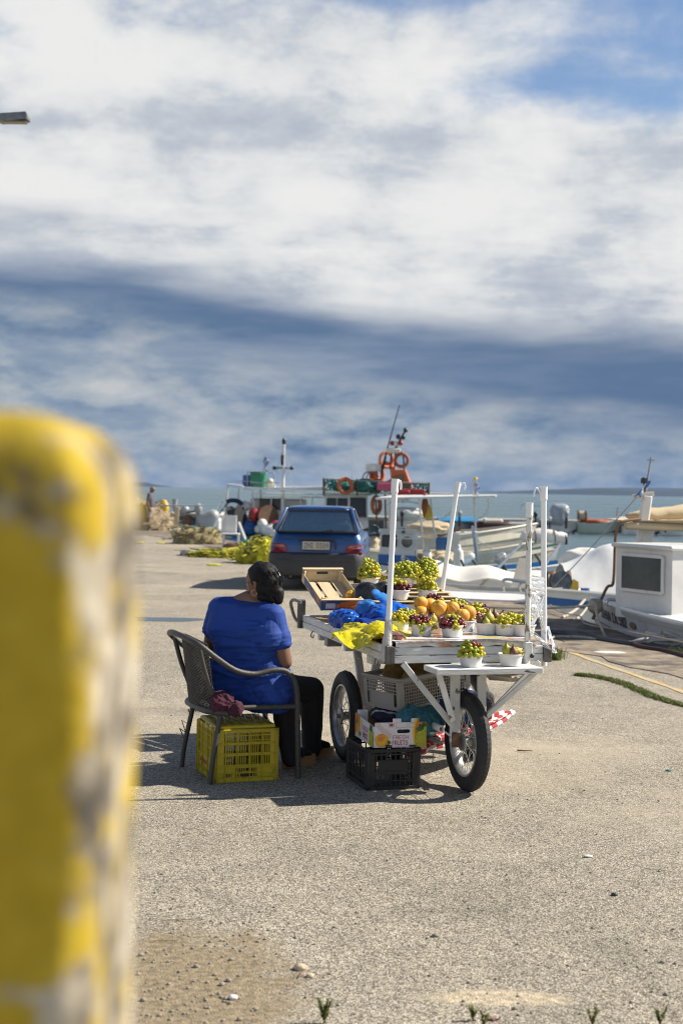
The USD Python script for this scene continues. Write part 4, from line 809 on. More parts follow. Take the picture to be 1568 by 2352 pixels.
for k, (x, y, c) in enumerate(((.33, .1, (.45, .13, .01)), (.42, .16, (.10, .02, .02)), (.47, .1, (.5, .3, .02)))): single('fruit_left_over', X(ball((0, 0, 0), .032, 3), M_ @ TR(x, y, .045)), mat(f'left_over_skin_{"abc"[k]}', c, .5), ('orange fruit lying in the grey crate', 'dark plum lying in the middle of the grey crate', 'yellow fruit lying at the right end of the grey crate')[k], 'fruit', smooth=True)
# furled red and white umbrella
a, b = np.array(tow(-.22, .26, .265)), np.array(tow(.635, .93, .283)); L_ = np.linalg.norm(b - a); xd, yd, zd = frame(b - a); Mu = np.eye(4); Mu[:3, 0], Mu[:3, 1], Mu[:3, 2], Mu[:3, 3] = xd, yd, zd, a
_mats['chk'] = usdkit.material(stage, '/World/Looks/red_white_check', {'tc': ('texture_coordinate', {}), 'k': ('checker_texture', dict(scale=1., color1=(.27, .010, .015), color2=(.52, .48, .46))), 'mp': ('mapping', dict(mapping_type='point', scale=(19, 19, 14))), 'p': ('principled_bsdf', dict(roughness=.8))}, [('tc.object', 'mp.vector'), ('mp.vector', 'k.vector'), ('k.color', 'p.base_color')], surface='p.BSDF')
um = thing('furled_umbrella', 'furled red and white checked market umbrella lying under the cart', 'umbrella', mat=Mu)
def uf(u, w):
    A = w * 2 * PI; R = np.interp(u, [0, .1, .3, .6, .9, 1], [.052, .066, .060, .055, .036, .016]) * (1 + .22 * np.sin(A * 6 + u * 5) + .08 * np.sin(A * 11)); return R * np.cos(A), R * np.sin(A) - .03 * np.sin(PI * u), u * L_
part(um, 'canopy', grid(uf, 50, 60), _mats['chk'], 60); part(um, 'tip', J(tube([(0, 0, L_ - .01), (0, 0, L_ + .03)], [.022, .020], 14), tube([(0, 0, L_ + .03), (0, 0, L_ + .055)], [.014, .012], 12)), PVC)
part(um, 'pole', cyl((0, .02, -.10), (0, .02, .05), .014, 12), PVC); part(um, 'tie_cord', tube(curve([(.05, -.05, .12), (.068, .0, .13), (.04, .06, .14), (-.03, .07, .145)], 14), .003, 6), mat('green_cord', (.05, .09, .06), .8))
v, f = lump((-.0, -.055, -.01), (.062, .05, .13), 4, .12, 2.2, 5); part(um, 'loose_canopy', (v, f), _mats['chk'], 60)
pp = single('white_pipe', J(X(slab(circ(0, 0, .021).difference(circ(0, 0, .014)), .34), CM @ TR(-.118, .14, .335) @ RZ(10) @ RX(-86)), tube([tow(-.09, .16, .315), tow(-.068, .12, .295)], .006, 6)), PVC, 'short white plastic pipe poking out below the teal cloth', 'pipe')
TEAL = mat('teal_cloth', (.035, .16, .20), .85, var=.2, vs=9, bump=.6, bs=24)
def cloth_lump(c, r, seed, amp, sc): v, f = _ICO[5]; p = v * np.asarray(r, float); return p + v * crease(p, sc, seed, amp)[:, None] + np.asarray(c, float), f
cl_ = thing('bundled_cloth', 'teal cloth bundled under the grey crate', 'cloth', CO, CA); part(cl_, 'cloth', cloth_lump((-.17, .34, .365), (.125, .10, .06), 3, .035, 9), TEAL, 60); part(cl_, 'hanging_end', cloth_lump((-.20, .24, .325), (.045, .05, .075), 8, .02, 14), TEAL, 60)
cl_ = thing('bundled_cloth', 'navy and white striped cloth bundled behind the teal one', 'cloth', CO, CA); part(cl_, 'cloth', cloth_lump((-.22, .56, .365), (.17, .12, .06), 13, .03, 9), usdkit.material(stage, '/World/Looks/striped_cloth', {'tc': ('texture_coordinate', {}), 'w': ('wave_texture', dict(scale=6., distortion=2., profile='saw', bands_direction='diagonal')), 'r': ('rgb_ramp', dict(ramp=[(0, (.012, .016, .035)), (.8, (.012, .016, .035)), (.82, (.4, .4, .42)), (1, (.4, .4, .42))])), 'p': ('principled_bsdf', dict(roughness=.85))}, [('tc.object', 'w.vector'), ('w.fac', 'r.fac'), ('r.color', 'p.base_color')], surface='p.BSDF'), 60)
cl_ = thing('bundled_cloth', 'dark blue cloth stuffed behind the front wheel', 'cloth', CO, CA); part(cl_, 'cloth', cloth_lump((.12, .55, .40), (.20, .13, .08), 23, .035, 8), mat('navy_cloth', (.01, .03, .09), .85, var=.3), 60); part(cl_, 'corner', cloth_lump((.27, .45, .44), (.045, .05, .06), 28, .015, 14), mat('black_cloth', (.012, .012, .016), .8), 60)

# ------------------------------------------------------------------ the wicker chair, the yellow crate below it
CHO, CHA = np.array([-.723, 8.115, 0.]), 23.6
CHM = TR(CHO) @ RZ(CHA)
WICK = mat('grey_wicker', (.040, .037, .033), .5, var=.3, vs=30, bump=.5, bs=150, stretch=(1, 1, 3))
ch = thing('wicker_chair', 'dark grey wicker armchair with the seated woman in it', 'chair', CHO, CHA)
def rimpath(l, s): return [(.545, l, 0), (.535, l, .25), (.528, l, .47), (.508, l, .575), (.455, l, .632), (.37, l, .642), (.26, l + s * .0, .624), (.14, l - s * .01, .650), (.02, l - s * .025, .725), (-.07, l - s * .01, .795)]
near, far_ = rimpath(0, 1), rimpath(.54, -1)
full = curve(near + [(-.115, .08, .826), (-.145, .27, .846), (-.115, .46, .826)] + far_[::-1], 150)
v, f = tube(full, .0165, 12); k = np.arange(150).repeat(12); v[:150 * 12] += (full[k] - v[:150 * 12]) * (-.05 * (np.arange(150 * 12) // 12 % 2)[:, None]); part(ch, 'arm_rail', (v, f), WICK, 60)
for l in (0, .54):
    s = 1 if l < .2 else -1
    part(ch, 'leg', tube(curve([(.07, l + s * .02, .43), (.045, l + s * .015, .30), (.012, l, .12), (0, l, 0)], 20), .0155, 10), WICK, 60)
    part(ch, 'back_post', tube(curve([(-.07, l + s * .035, .79), (-.02, l + s * .04, .62), (.06, l + s * .045, .43)], 14), .014, 8), WICK, 60)
    for z0 in (.43,): part(ch, 'seat_rail', tube([(.06, l + s * .02, z0), (.53, l, z0 - .005)], .0155, 10), WICK, 60)
part(ch, 'seat_rail', tube([(.525, 0, .425), (.525, .54, .425)], .014, 10), WICK, 60)
def backp(u, w):     # u across, w up
    zb, zt = .405, .80 + .035 * np.sin(PI * u); z = zb + (zt - zb) * w
    return -.075 * w - .055 * np.sin(PI * u) + .055 - .02 * (1 - w), .035 + .47 * u, z
def strand(us, ws, over, r, nrm=(1, 0, 0)):
    p = np.array([np.array(backp(u, w)) for u, w in zip(us, ws)]); p[:, 0] += over * .0030; return tube(p, r, 4, flat=.5)
nu_, nw_ = 36, 44; wv = []
for i in range(nu_): w = np.linspace(0, 1, nw_); wv.append(strand(np.full(nw_, i / (nu_ - 1)), w, np.where((np.arange(nw_) + i) % 2, 1, -1), .0068))
for j in range(nw_): u = np.linspace(0, 1, nu_); wv.append(strand(u, np.full(nu_, j / (nw_ - 1)), np.where((np.arange(nu_) + j) % 2, -1, 1), .0050))
part(ch, 'woven_back', J(wv), WICK, 60, kind='stuff')
st_ = [tube([(.06 + .47 * i / 30, .02 + .5 * j / 12, .437 - .012 * math.sin(PI * j / 12) * math.sin(PI * i / 30) + .003 * (-1) ** (i + j)) for j in range(13)], .0065, 4, flat=.5) for i in range(31)] + [tube([(.06 + .47 * i / 12, .02 + .5 * j / 30, .434 - .012 * math.sin(PI * i / 12)) for i in range(13)], .0065, 4, flat=.5) for j in range(31)]
part(ch, 'woven_seat', J(st_), WICK, 60, kind='stuff')
part(ch, 'seat_skirt', tube(curve([(.10, -.005, .405), (.03, .03, .41), (.00, .10, .41), (-.015, .27, .41), (.0, .44, .41), (.03, .51, .41)], 40), .020, 10), WICK, 60)
zz = [(-.05, .12, .40), (-.075, .10, .425), (-.115, .07, .425), (-.10, .06, .38), (-.12, .055, .345), (-.165, .03, .37), (-.14, .03, .30), (-.185, .0, .33), (-.165, -.02, .275), (-.19, -.025, .285)]
part(ch, 'loose_strand', tube(zz, .0034, 6, flat=.6), BLACKP)
cl_ = thing('bundled_cloth', 'maroon cloth wedged behind the woman on the wicker chair', 'cloth', CHO, CHA); part(cl_, 'cloth', cloth_lump((.075, .045, .452), (.062, .05, .054), 33, .026, 14), mat('maroon_cloth', (.045, .006, .018), .95, var=.25, vs=40, bump=.6, bs=90), 60); part(cl_, 'corner', cloth_lump((.145, .0, .428), (.050, .032, .032), 37, .018, 16), _mats['maroon_cloth'], 60)
YC = mat('yellow_crate_plastic', (.46, .36, .008), .42, var=.12, vs=5, bump=.15, bs=40, chips=((.30, .22, .02), .62, 9, .1), transl=.06)
yc = thing('plastic_crate', 'yellow slotted plastic crate upturned on the asphalt under the wicker chair', 'crate', (-.700, 8.150, 0), 19.)
W, D, H = .372, .43, .305
xs_f = [x for g in range(4) for x in [(.052 + .075 * g + .0135 * k, .0058) for k in range(5)]]
fr = J(slat_panel(W, H, xs_f, [(.052, .006), (.090, .022), (.158, .016), (.222, .016), (.268, .006), (.24, .004)], .005, .022, solid=((0, .052, 0, H), (W - .045, W, 0, H), (.022, .350, .02, .028), (.10, .122, .0, .09), (.25, .35, .0, .09), (.05, .10, .05, .09))), *[box((x, H / 2, .005), (.004, H - .004, .012), 0) for x in (.012, .06, .13, .205, .28, W - .012)], *[box((W / 2, y, .005), (W, .004, .012), 0) for y in (.052, .098, .166, .226, H - .004)])
sd = J(slat_panel(D, H, [(.075 + .0155 * k, .006) for k in range(19)], [(.052, .006), (.12, .014), (.19, .012), (.26, .008)], .005, .022, solid=((0, .055, 0, H), (D - .055, D, 0, H), (.15, .17, 0, H), (.26, .28, 0, H), (.06, .38, .05, .115))), *[box((x, H / 2, .005), (.004, H - .004, .012), 0) for x in (.012, .06, .15, .28, .37, D - .012)], *[box((D / 2, y, .005), (D, .004, .012), 0) for y in (.052, .12, .19, .26)])
fr = J(fr, X(J(*[tube(np.array(list(rrect(.082 + .001 * q, .030, .0149).exterior.coords) + [list(rrect(.082 + .001 * q, .030, .0149).exterior.coords)[0]]) @ np.array([[1, 0, 0], [0, 1, 0]]) + (.186, .042, .007), .0035, 6) for q in (0,)])))
four_sides(yc, W, D, H, fr, sd, YC)
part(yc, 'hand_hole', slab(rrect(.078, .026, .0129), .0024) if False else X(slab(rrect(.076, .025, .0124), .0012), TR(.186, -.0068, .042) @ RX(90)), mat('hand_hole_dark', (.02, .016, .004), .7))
part(yc, 'bottom_grid', J(box((W / 2, D / 2, H + .008), (W - .045, D - .045, .005)), *[box((W / 2, .03 + (D - .06) * k / 8, H + .012), (W - .03, .006, .014)) for k in range(9)], *[box((.03 + (W - .06) * k / 6, D / 2, H + .0125), (.006, D - .03, .014)) for k in range(7)], *[box((W / 2, y, H + .010), (W - .025, .02, .022), .006) for y in (.018, D - .018)], *[box((x, D / 2, H + .0098), (.02, D - .03, .022), .006) for x in (.018, W - .018)]), YC)
part(yc, 'lettering', X(letters('ΜΑΖΑΡΑΚΗΣ', .022, .0012, True), TR(-.0075, .335, .075) @ RZ(-90) @ RX(90)), mat('red_crate_print', (.28, .05, .02), .6))
wr = single('wire_grille', X(J(*[bar((.03 + .31 * k / 7, .05, .008), (.03 + .31 * k / 7 + .06, .36, .012), .006, .004) for k in range(8)]), TR(-.700, 8.150, H + .016), RZ(19)), GREYM, 'loose grey wire grille lying on top of the yellow crate', 'grille')

# ------------------------------------------------------------------ people
import manifold3d as m3
from scipy.spatial import cKDTree
_U8 = trimesh.creation.icosphere(2).vertices
def hullset(sph):
    pts = np.vstack([np.asarray(p, float) + _U8 * np.asarray(r, float) for p, r in sph]); return m3.Manifold.hull_points(pts.astype(np.float32))
def flesh(sets, edge=.02, it=8, lam=.5):
    """sets of spheres, each hulled, joined into one skin and smoothed"""
    u = hullset(sets[0])
    for s in sets[1:]: u = u + hullset(s)
    u = u.refine_to_length(edge); me = u.to_mesh(); T_ = trimesh.Trimesh(me.vert_properties[:, :3], me.tri_verts)
    if it: trimesh.smoothing.filter_taubin(T_, lamb=lam, nu=lam + .03, iterations=it)
    return np.array(T_.vertices), np.array(T_.faces)
def chain(*js): return [[js[i], js[i + 1]] for i in range(len(js) - 1)]
def hand(w, d, up, side, s=1., curl=.5):
    """a palm and five fingers from the wrist w along d; up is the back of the hand, side=+1 puts the thumb towards up x d"""
    w, d, up = map(lambda a: np.asarray(a, float), (w, d, up)); d /= np.linalg.norm(d); up = up - d * (up @ d); up /= np.linalg.norm(up); q = np.cross(up, d) * side
    P_ = lambda a, b, c: w + s * (d * a + q * b + up * c)
    S = [[(P_(0, .012, 0), .02 * s), (P_(0, -.012, 0), .02 * s), (P_(.075, .030, 0), .013 * s), (P_(.075, -.030, 0), .012 * s)]]
    for k, (b, ln) in enumerate(((.031, .072), (.011, .080), (-.010, .075), (-.030, .058))):
        c = curl * 1.1; a0 = .078
        p1 = P_(a0, b, 0); p2 = P_(a0 + ln * .42 * math.cos(c * .6), b * 1.12, -ln * .42 * math.sin(c * .6)); p3 = P_(a0 + ln * (.42 * math.cos(c * .6) + .33 * math.cos(c * 1.3)), b * 1.15, -ln * (.42 * math.sin(c * .6) + .33 * math.sin(c * 1.3))); p4 = P_(a0 + ln * (.42 * math.cos(c * .6) + .33 * math.cos(c * 1.3) + .25 * math.cos(c * 1.9)), b * 1.15, -ln * (.42 * math.sin(c * .6) + .33 * math.sin(c * 1.3) + .25 * math.sin(c * 1.9)))
        S += chain((p1, .0095 * s), (p2, .0088 * s), (p3, .0080 * s), (p4, .0070 * s))
    S += chain((P_(.015, .022, -.005), .013 * s), (P_(.045, .050, -.014), .0105 * s), (P_(.072, .062, -.022), .0085 * s))
    return S
def head_sets(c, fwd, up, s=1., female=True):
    """skull, face, nose, lips, chin, ears round the head's centre c"""
    fwd, up = np.asarray(fwd, float), np.asarray(up, float); fwd = fwd - up * (fwd @ up); fwd /= np.linalg.norm(fwd); lf = np.cross(up, fwd)
    P_ = lambda f, l, u: np.asarray(c, float) + s * (fwd * f + lf * l + up * u)
    S = [[(P_(-.020, 0, .030), .082 * s), (P_(.020, 0, .035), .072 * s)],
         [(P_(.030, .022, .02), .050 * s), (P_(.030, -.022, .02), .050 * s), (P_(.045, .012, -.055), .032 * s), (P_(.045, -.012, -.055), .032 * s), (P_(-.02, 0, -.02), .065 * s)],
         [(P_(.058, .0, -.088), .020 * s), (P_(.030, .036, -.060), .020 * s), (P_(.030, -.036, -.060), .020 * s), (P_(.050, 0, -.05), .030 * s)],
         [(P_(.078, 0, .020), .010 * s), (P_(.098, 0, -.022), .0115 * s), (P_(.080, .012, -.026), .008 * s), (P_(.080, -.012, -.026), .008 * s)],
         [(P_(.078, .018, -.050), .006 * s), (P_(.078, -.018, -.050), .006 * s), (P_(.086, 0, -.049), .0075 * s), (P_(.083, 0, -.061), .0085 * s)],
         [(P_(.066, .045, .024), .012 * s), (P_(.066, -.045, .024), .012 * s), (P_(.078, 0, .030), .011 * s)]]
    for l in (1, -1): S.append([(P_(-.006, l * .079, .018), .010 * s), (P_(-.016, l * .086, .012), .011 * s), (P_(-.008, l * .078, -.018), .008 * s)])
    return S, P_
SKIN = mat('tan_skin', (.165, .082, .048), .5, var=.08, vs=12, bump=.12, bs=60)
SHIRT = mat('blue_jersey', (.003, .036, .225), .8, var=.10, vs=10, bump=.15, bs=220)
PANTS = mat('black_trousers', (.008, .0075, .008), .85, var=.2, vs=12, bump=.3, bs=40)
HAIR = mat('black_hair', (.006, .0055, .006), .62, spec=.22, var=.4, vs=60, stretch=(1, 1, .25), bump=.6, bs=120)
CORK = mat('cork_sole', (.30, .17, .075), .75, var=.25, vs=60, stretch=(.4, .4, 5), bump=.4, bs=90)
WO = np.array([-.555, 8.44, 0.])
wo = thing('person', 'woman in a blue T-shirt and black trousers seated with her back to the camera', 'person', WO)
def wl(x, y, d, dy=0.): return at(x, y, d) - WO         # a point of her outline at distance d, in her own frame
T_F = np.array([.40, .917, 0]); T_R = np.array([.917, -.40, 0]); U_ = np.array([0, 0, 1.])     # torso: forward, right
def tp(r, f, z): return T_R * r + T_F * f + U_ * z
sh_r, sh_l = tp(.170, .015, .945), tp(-.180, .010, .975)
neck = tp(.012, .045, 1.035); hc = wl(600, 1342, 8.47)
el_r, el_l = tp(.238, .05, .675), tp(-.275, .06, .735)
wr_r, wr_l = np.array([.150, .30, .580]), np.array([-.02, .36, .62])
H_F = np.array([-.86, .50, -.06]); H_U = np.array([-.10, .05, .99]); H_U /= np.linalg.norm(H_U)
HS, HP = head_sets(hc, H_F, H_U, 1.0)
body = HS + [[(HP(-.015, 0, -.05), .055), (neck, .058)], [(neck, .062), (sh_r - U_ * .02, .052), (sh_l - U_ * .02, .052), (tp(0, .02, .86), .08)],
      [(tp(.10, .02, .80), .08), (tp(-.10, .02, .80), .08), (tp(.09, .06, .58), .085), (tp(-.09, .06, .58), .085)]]
body += chain((sh_r, .058), ((sh_r + el_r) / 2, .052), (el_r, .042), ((el_r * .6 + wr_r * .4), .041), (wr_r, .027)) + chain((sh_l, .058), ((sh_l + el_l) / 2, .052), (el_l, .042), ((el_l * .6 + wr_l * .4), .041), (wr_l, .027))
body += hand(wr_r, (.35, .80, -.25), (.0, .2, 1), 1, .95, .5) + hand(wr_l, (.75, .5, -.25), (0, .2, 1), -1, .95, .5)
part(wo, 'body', flesh(body, .011, 5), SKIN, True)
# shirt: trunk with soft folds, two sleeves
trunk = [[(tp(.150, .01, .955), .066), (tp(-.160, .005, .982), .066), (tp(.02, .045, .985), .068), (tp(.150, .0, .84), .100), (tp(-.150, .0, .86), .100)],
         [(tp(.120, .01, .86), .108), (tp(-.120, .01, .87), .108), (tp(.085, .03, .72), .108), (tp(-.095, .03, .72), .108)],
         [(tp(.085, .03, .73), .110), (tp(-.095, .03, .73), .110), (tp(.135, .05, .555), .118), (tp(-.140, .05, .555), .118)],
         [(tp(.135, .05, .56), .122), (tp(-.140, .05, .56), .122), (tp(.165, .06, .49), .118), (tp(-.165, .05, .49), .118), (tp(.0, .19, .56), .11)]]
slv = chain((sh_r, .074), (sh_r * .50 + el_r * .50 + T_R * .004, .066)) + chain((sh_l, .072), (sh_l * .45 + el_l * .55 - T_R * .004, .066))
v, f = flesh(trunk + slv, .0095, 6)
r_ = v @ T_R; fo = v @ T_F; z_ = v[:, 2]; nrm_ = trimesh.Trimesh(v, f, process=False).vertex_normals
def fold(zc, slope, wdt, amp, r0, r1): q = (z_ - zc - slope * r_); return amp * np.exp(-(q / wdt) ** 2) * np.clip((r_ - r0) / .05, 0, 1) * np.clip((r1 - r_) / .05, 0, 1)
disp = .0035 * np.sin((z_ * 75 + r_ * 12 + 3 * meshkit.noise(v * 8, 4))) * np.exp(-((z_ - .74) / .11) ** 2) * (meshkit.noise(v * 7 + 3, 2) > .0) * meshkit.noise(v * 5 + 9, 6)
for a in [(.775, .05, .008, .007, -.12, .25), (.755, .10, .006, -.006, -.12, .25), (.735, .02, .008, .007, -.05, .25), (.70, -.04, .007, .006, -.25, .22), (.675, .14, .008, -.007, -.2, .25), (.645, .18, .010, .008, -.1, .28), (.615, -.10, .010, .008, -.28, .2), (.58, -.22, .011, .008, -.30, .1), (.55, .30, .010, .009, 0, .3), (.52, .55, .010, .009, .02, .3), (.50, .42, .008, -.008, .02, .3), (.87, .10, .014, .004, -.2, .2), (.66, -.25, .008, .006, -.3, 0)]: disp = disp + 1.5 * fold(*a)
disp = disp + .010 * (meshkit.fbm(v * 5.5, 3, 3) - .5)
d1 = meshkit.fbm(np.stack([r_ * 5 + z_ * 3, fo * 5, z_ * 26 - r_ * 4], 1) + 5, 3, 8); disp = disp + .013 * (1 - np.abs(2 * d1 - 1) ** .8 * 1.7) * np.clip((.92 - z_) / .12, .15, 1)
d2 = meshkit.fbm(np.stack([r_ * 22 + z_ * 9, fo * 6, z_ * 7], 1) + 15, 3, 18); disp = disp + .010 * (1 - np.abs(2 * d2 - 1) ** .8 * 1.7) * np.clip((.62 - z_) / .08, 0, 1) * np.clip((r_ - .0) / .1, 0, 1)
part(wo, 'shirt', (v + nrm_ * disp[:, None], f), SHIRT, True)
v, f = torus(.083, .0055, 40, 8); part(wo, 'collar', X((v * (1.25, .92, 1), f), TR(tp(.0, .02, 1.012)), RZ(-23), RY(3), RX(14)), SHIRT, True)
# trousers and shoes
hipA, hipB = tp(.09, .08, .50), tp(-.06, .10, .50)
kneeA, ankA = wl(646, 1590, 8.62), wl(668, 1742, 8.56); kneeB, ankB = wl(716, 1583, 8.80), wl(716, 1722, 8.90)
kneeA[2] = .50
leg = [[(tp(.12, .07, .52), .115), (tp(-.13, .07, .52), .115), (tp(.0, .17, .50), .11)]] + [[(hipA, .105), (kneeA, .078)], [(kneeA, .078), (kneeA * .55 + ankA * .45 - np.array([0, -.0, 0]), .074)], [(kneeA * .5 + ankA * .5, .074), (ankA, .056)], [(hipB, .110), ((hipB + kneeB) / 2, .098)], [((hipB + kneeB) / 2, .098), (kneeB, .074)], [(kneeB, .074), (kneeB * .6 + ankB * .4, .072)], [(kneeB * .6 + ankB * .4, .072), (ankB, .058)]]
v, f = flesh(leg, .016, 6); nrm_ = trimesh.Trimesh(v, f, process=False).vertex_normals
part(wo, 'trousers', (v + nrm_ * (.010 * (meshkit.fbm(v * (9, 9, 14), 3, 12) - .5))[:, None], f), PANTS, True)
def shoe(heel, toe, s=1.):
    heel, toe = heel * (1, 1, 0), toe * (1, 1, 0); d = toe - heel; ln = np.linalg.norm(d); ang = math.degrees(math.atan2(d[1], d[0])); th = np.linspace(0, 1, 18)
    wid = np.interp(th, [0, .08, .3, .6, .85, .96, 1], [.018, .030, .033, .042, .040, .025, .008]); pl = np.vstack([np.stack([th * ln, wid], 1), np.stack([th[::-1] * ln, -wid[::-1]], 1)])
    M_ = TR(heel) @ RZ(ang)
    v, f = slab(Polygon(pl).buffer(.002), .052); v = v.copy(); v[:, 2] += np.where(v[:, 2] > .02, .014 * (1 - v[:, 0] / ln), 0) + .012 * np.clip(v[:, 0] / ln - .75, 0, 1)
    sh = part(wo, 'shoe', flesh([[((.045, 0, .085), .036), ((.12, 0, .080), .034)], [((.12, 0, .078), .036), ((.20, 0, .066), .026)]], .012, 4) if False else X(flesh([[((.045, 0, .090), .036), ((.11, 0, .085), .036)], [((.11, 0, .084), .036), ((.19, .012, .068), .024), ((.19, -.012, .068), .024)]], .012, 4), M_), PANTS, True)
    part(sh, 'sole', X((v, f), M_), CORK, 40)
    part(sh, 'strap', X(tube([(.115, .045 * math.cos(a), .06 + .052 * math.sin(a)) for a in np.linspace(-.1, PI + .1, 14)], .012, 8, flat=.3), M_), PANTS, 60)
shoe(on(652, 1764) - WO, on(721, 1752) - WO); shoe(on(694, 1744) - WO, on(764, 1734) - WO)
# hair gathered at the nape with a clip
hs = [[(HP(-.028, 0, .040), .092), (HP(.0, 0, .054), .078)], [(HP(-.050, 0, .01), .083), (HP(-.075, .0, -.035), .055)], [(HP(-.045, .03, -.02), .062), (HP(-.045, -.03, -.02), .062), (HP(-.07, 0, -.065), .046)], [(HP(-.100, -.01, -.058), .043), (HP(-.102, -.012, -.100), .030)], [(HP(-.07, 0, -.03), .05), (HP(-.100, -.01, -.055), .040)], [(HP(.035, .030, .078), .030), (HP(.035, -.03, .078), .030), (HP(0, 0, .09), .05)], [(HP(.0, .066, .060), .018), (HP(-.045, .062, .0), .030)], [(HP(.03, -.066, .045), .018), (HP(-.04, -.066, .0), .030)], [(HP(-.03, .05, -.07), .03), (HP(-.07, 0, -.085), .036), (HP(-.03, .055, -.085), .012)]]
v, f = flesh(hs, .010, 5); rel = v - hc; v = v + (rel / np.linalg.norm(rel, axis=1)[:, None]) * (.008 * (meshkit.fbm(np.stack([rel @ H_F * 12, rel[:, 0] * 60, rel[:, 2] * 60], 1) + 9, 3, 4) - .5))[:, None]
hair = part(wo, 'hair', (v, f), HAIR, True)
rr = np.random.default_rng(5); ws = []
for k in range(420):
    a, b = rr.uniform(-PI, PI), rr.uniform(-.2, 1.35); d0 = np.array([math.cos(a) * math.cos(b), math.sin(a) * math.cos(b), math.sin(b)])
    p0 = HP(-.028, 0, .036) + d0 * .093; p3 = HP(-.095, 0, -.04); t_ = np.cross(d0, p3 - p0); ws.append(tube(curve([p0, p0 * .66 + p3 * .34 + d0 * rr.uniform(.016, .026), p0 * .3 + p3 * .7 + d0 * rr.uniform(.010, .022), p3 + rr.normal(size=3) * .012], 9), .0013, 3, caps=False))
for k in range(34):
    p0 = HP(-.09, rr.uniform(-.03, .03), rr.uniform(-.10, .0)); ws.append(tube(curve([p0, p0 + rr.normal(size=3) * .02 + (.012, -.01, -.015), p0 + rr.normal(size=3) * .028 + (.02, -.01, -.035)], 7), .0008, 3, caps=False))
part(hair, 'loose_hairs', J(ws), HAIR, 60, kind='stuff')
cp = HP(-.118, -.01, .012)
part(hair, 'hair_clip', J(tube(curve([cp + H_U * .045, cp + H_U * .02 - H_F * .012, cp - H_U * .02 - H_F * .012, cp - H_U * .045], 14), .009, 8), box(cp - H_F * .022 + H_U * .012, (.030, .014, .034), .004), *[tube([cp + H_U * (.035 - .014 * k), cp + H_U * (.035 - .014 * k) + H_F * .03 + np.array([0, (.02 if k % 2 else -.02), 0])], .003, 5) for k in range(6)]), mat('black_clip', (.008, .008, .009), .15), 60)
part(wo, 'earring', X(torus(.017, .0016, 24, 6), TR(HP(-.002, .086, -.045)), RX(80), RY(10)), mat('gold_ring', (.6, .4, .12), .25, metal=1.), 60)
for l in (.030, -.030): part(wo, 'eye', ball(HP(.0735, l, .006), (.011, .011, .008), 2), mat('eye_white', (.5, .48, .45), .2), True)
part(wo, 'eyebrow', J(*[tube([HP(.079, l * .018, .030), HP(.080, l * .034, .035), HP(.070, l * .05, .030)], .0032, 5) for l in (1, -1)]), HAIR, True)
part(wo, 'glasses_arm', tube([HP(.088, .038, .012), HP(.04, .078, .016), HP(-.005, .084, .018)], .0018, 5), BLACKP)
part(wo, 'necklace', tube(curve([tp(-.05, -.055, 1.03), tp(.01, -.068, 1.018), tp(.07, -.045, 1.025)], 12), .0018, 5), mat('dark_cord', (.02, .012, .01), .6))

# the standing man by the net pile
MO = on(344, 1219); mn = thing('person', 'bald man in a grey T-shirt and beige shorts standing at the quay edge looking down', 'person', MO, -8)
SK2 = mat('fair_skin', (.20, .10, .06), .5, var=.08); hcm = (.075, 0, 1.575); S2, HQ = head_sets(hcm, (.84, -.1, -.54), (.53, 0, .84), 1.0)
b2 = S2 + [[((.03, 0, 1.52), .05), ((0, 0, 1.45), .055)], [((0, 0, 1.42), .07), ((0, .17, 1.38), .055), ((0, -.17, 1.38), .055), ((0, 0, 1.15), .12)], [((0, .06, 1.12), .12), ((0, -.06, 1.12), .12), ((0, .08, .92), .12), ((0, -.08, .92), .12)]]
for s in (1, -1): b2 += chain(((0, s * .19, 1.38), .055), ((-.035, s * .235, 1.12), .044), ((.03, s * .225, .88), .028)) + hand((.03, s * .225, .87), (.12, 0, -1), (0, s, .0), 1 if s < 0 else -1, 1., .5) + chain(((.0, s * .09, .85), .10), ((.02 * s, s * .10, .48), .060), ((-.01 + .02 * s, s * .105, .30), .056), ((-.02 + .02 * s, s * .11, .09), .036)) + [[((-.03 + .02 * s, s * .11, .05), .036), ((.14 + .02 * s, s * .125, .035), .030)]]
part(mn, 'body', flesh(b2, .03, 5), SK2, True)
GT = mat('grey_tshirt', (.075, .072, .085), .85, var=.12, vs=8); BS = mat('beige_shorts', (.30, .265, .20), .85, var=.15, vs=8)
ts = [[((0, .15, 1.395), .075), ((0, -.15, 1.395), .075), ((0, .09, 1.15), .14), ((0, -.09, 1.15), .14)], [((0, .09, 1.15), .14), ((0, -.09, 1.15), .14), ((.01, .09, .97), .142), ((.01, -.09, .97), .142)]]
for s in (1, -1): ts += [[((0, s * .185, 1.385), .072), ((-.02, s * .222, 1.19), .064)]]
v, f = flesh(ts, .025, 5); part(mn, 'tshirt', (v + trimesh.Trimesh(v, f, process=False).vertex_normals * (.014 * (meshkit.fbm(v * 8, 3, 3) - .5))[:, None], f), GT, True)
sh_ = [[((0, .085, .93), .135), ((0, -.085, .93), .135), ((0, .1, .82), .12), ((0, -.1, .82), .12)]]
for s in (1, -1): sh_ += [[((0, s * .095, .84), .115), ((.02 * s, s * .105, .55), .088)]]
part(mn, 'shorts', flesh(sh_, .025, 5), BS, True)
for s in (1, -1): part(mn, 'shoe', flesh([[((-.04 + .02 * s, s * .11, .045), .046), ((.15 + .02 * s, s * .128, .035), .036)]], .02, 3), BLACKP, True)
part(mn, 'grey_hair', flesh([[(HQ(-.05, .05, .0), .045), (HQ(-.05, -.05, .0), .045), (HQ(-.075, 0, .0), .05)]], .015, 3), mat('grey_hair', (.16, .15, .14), .8, var=.3, vs=60), True)

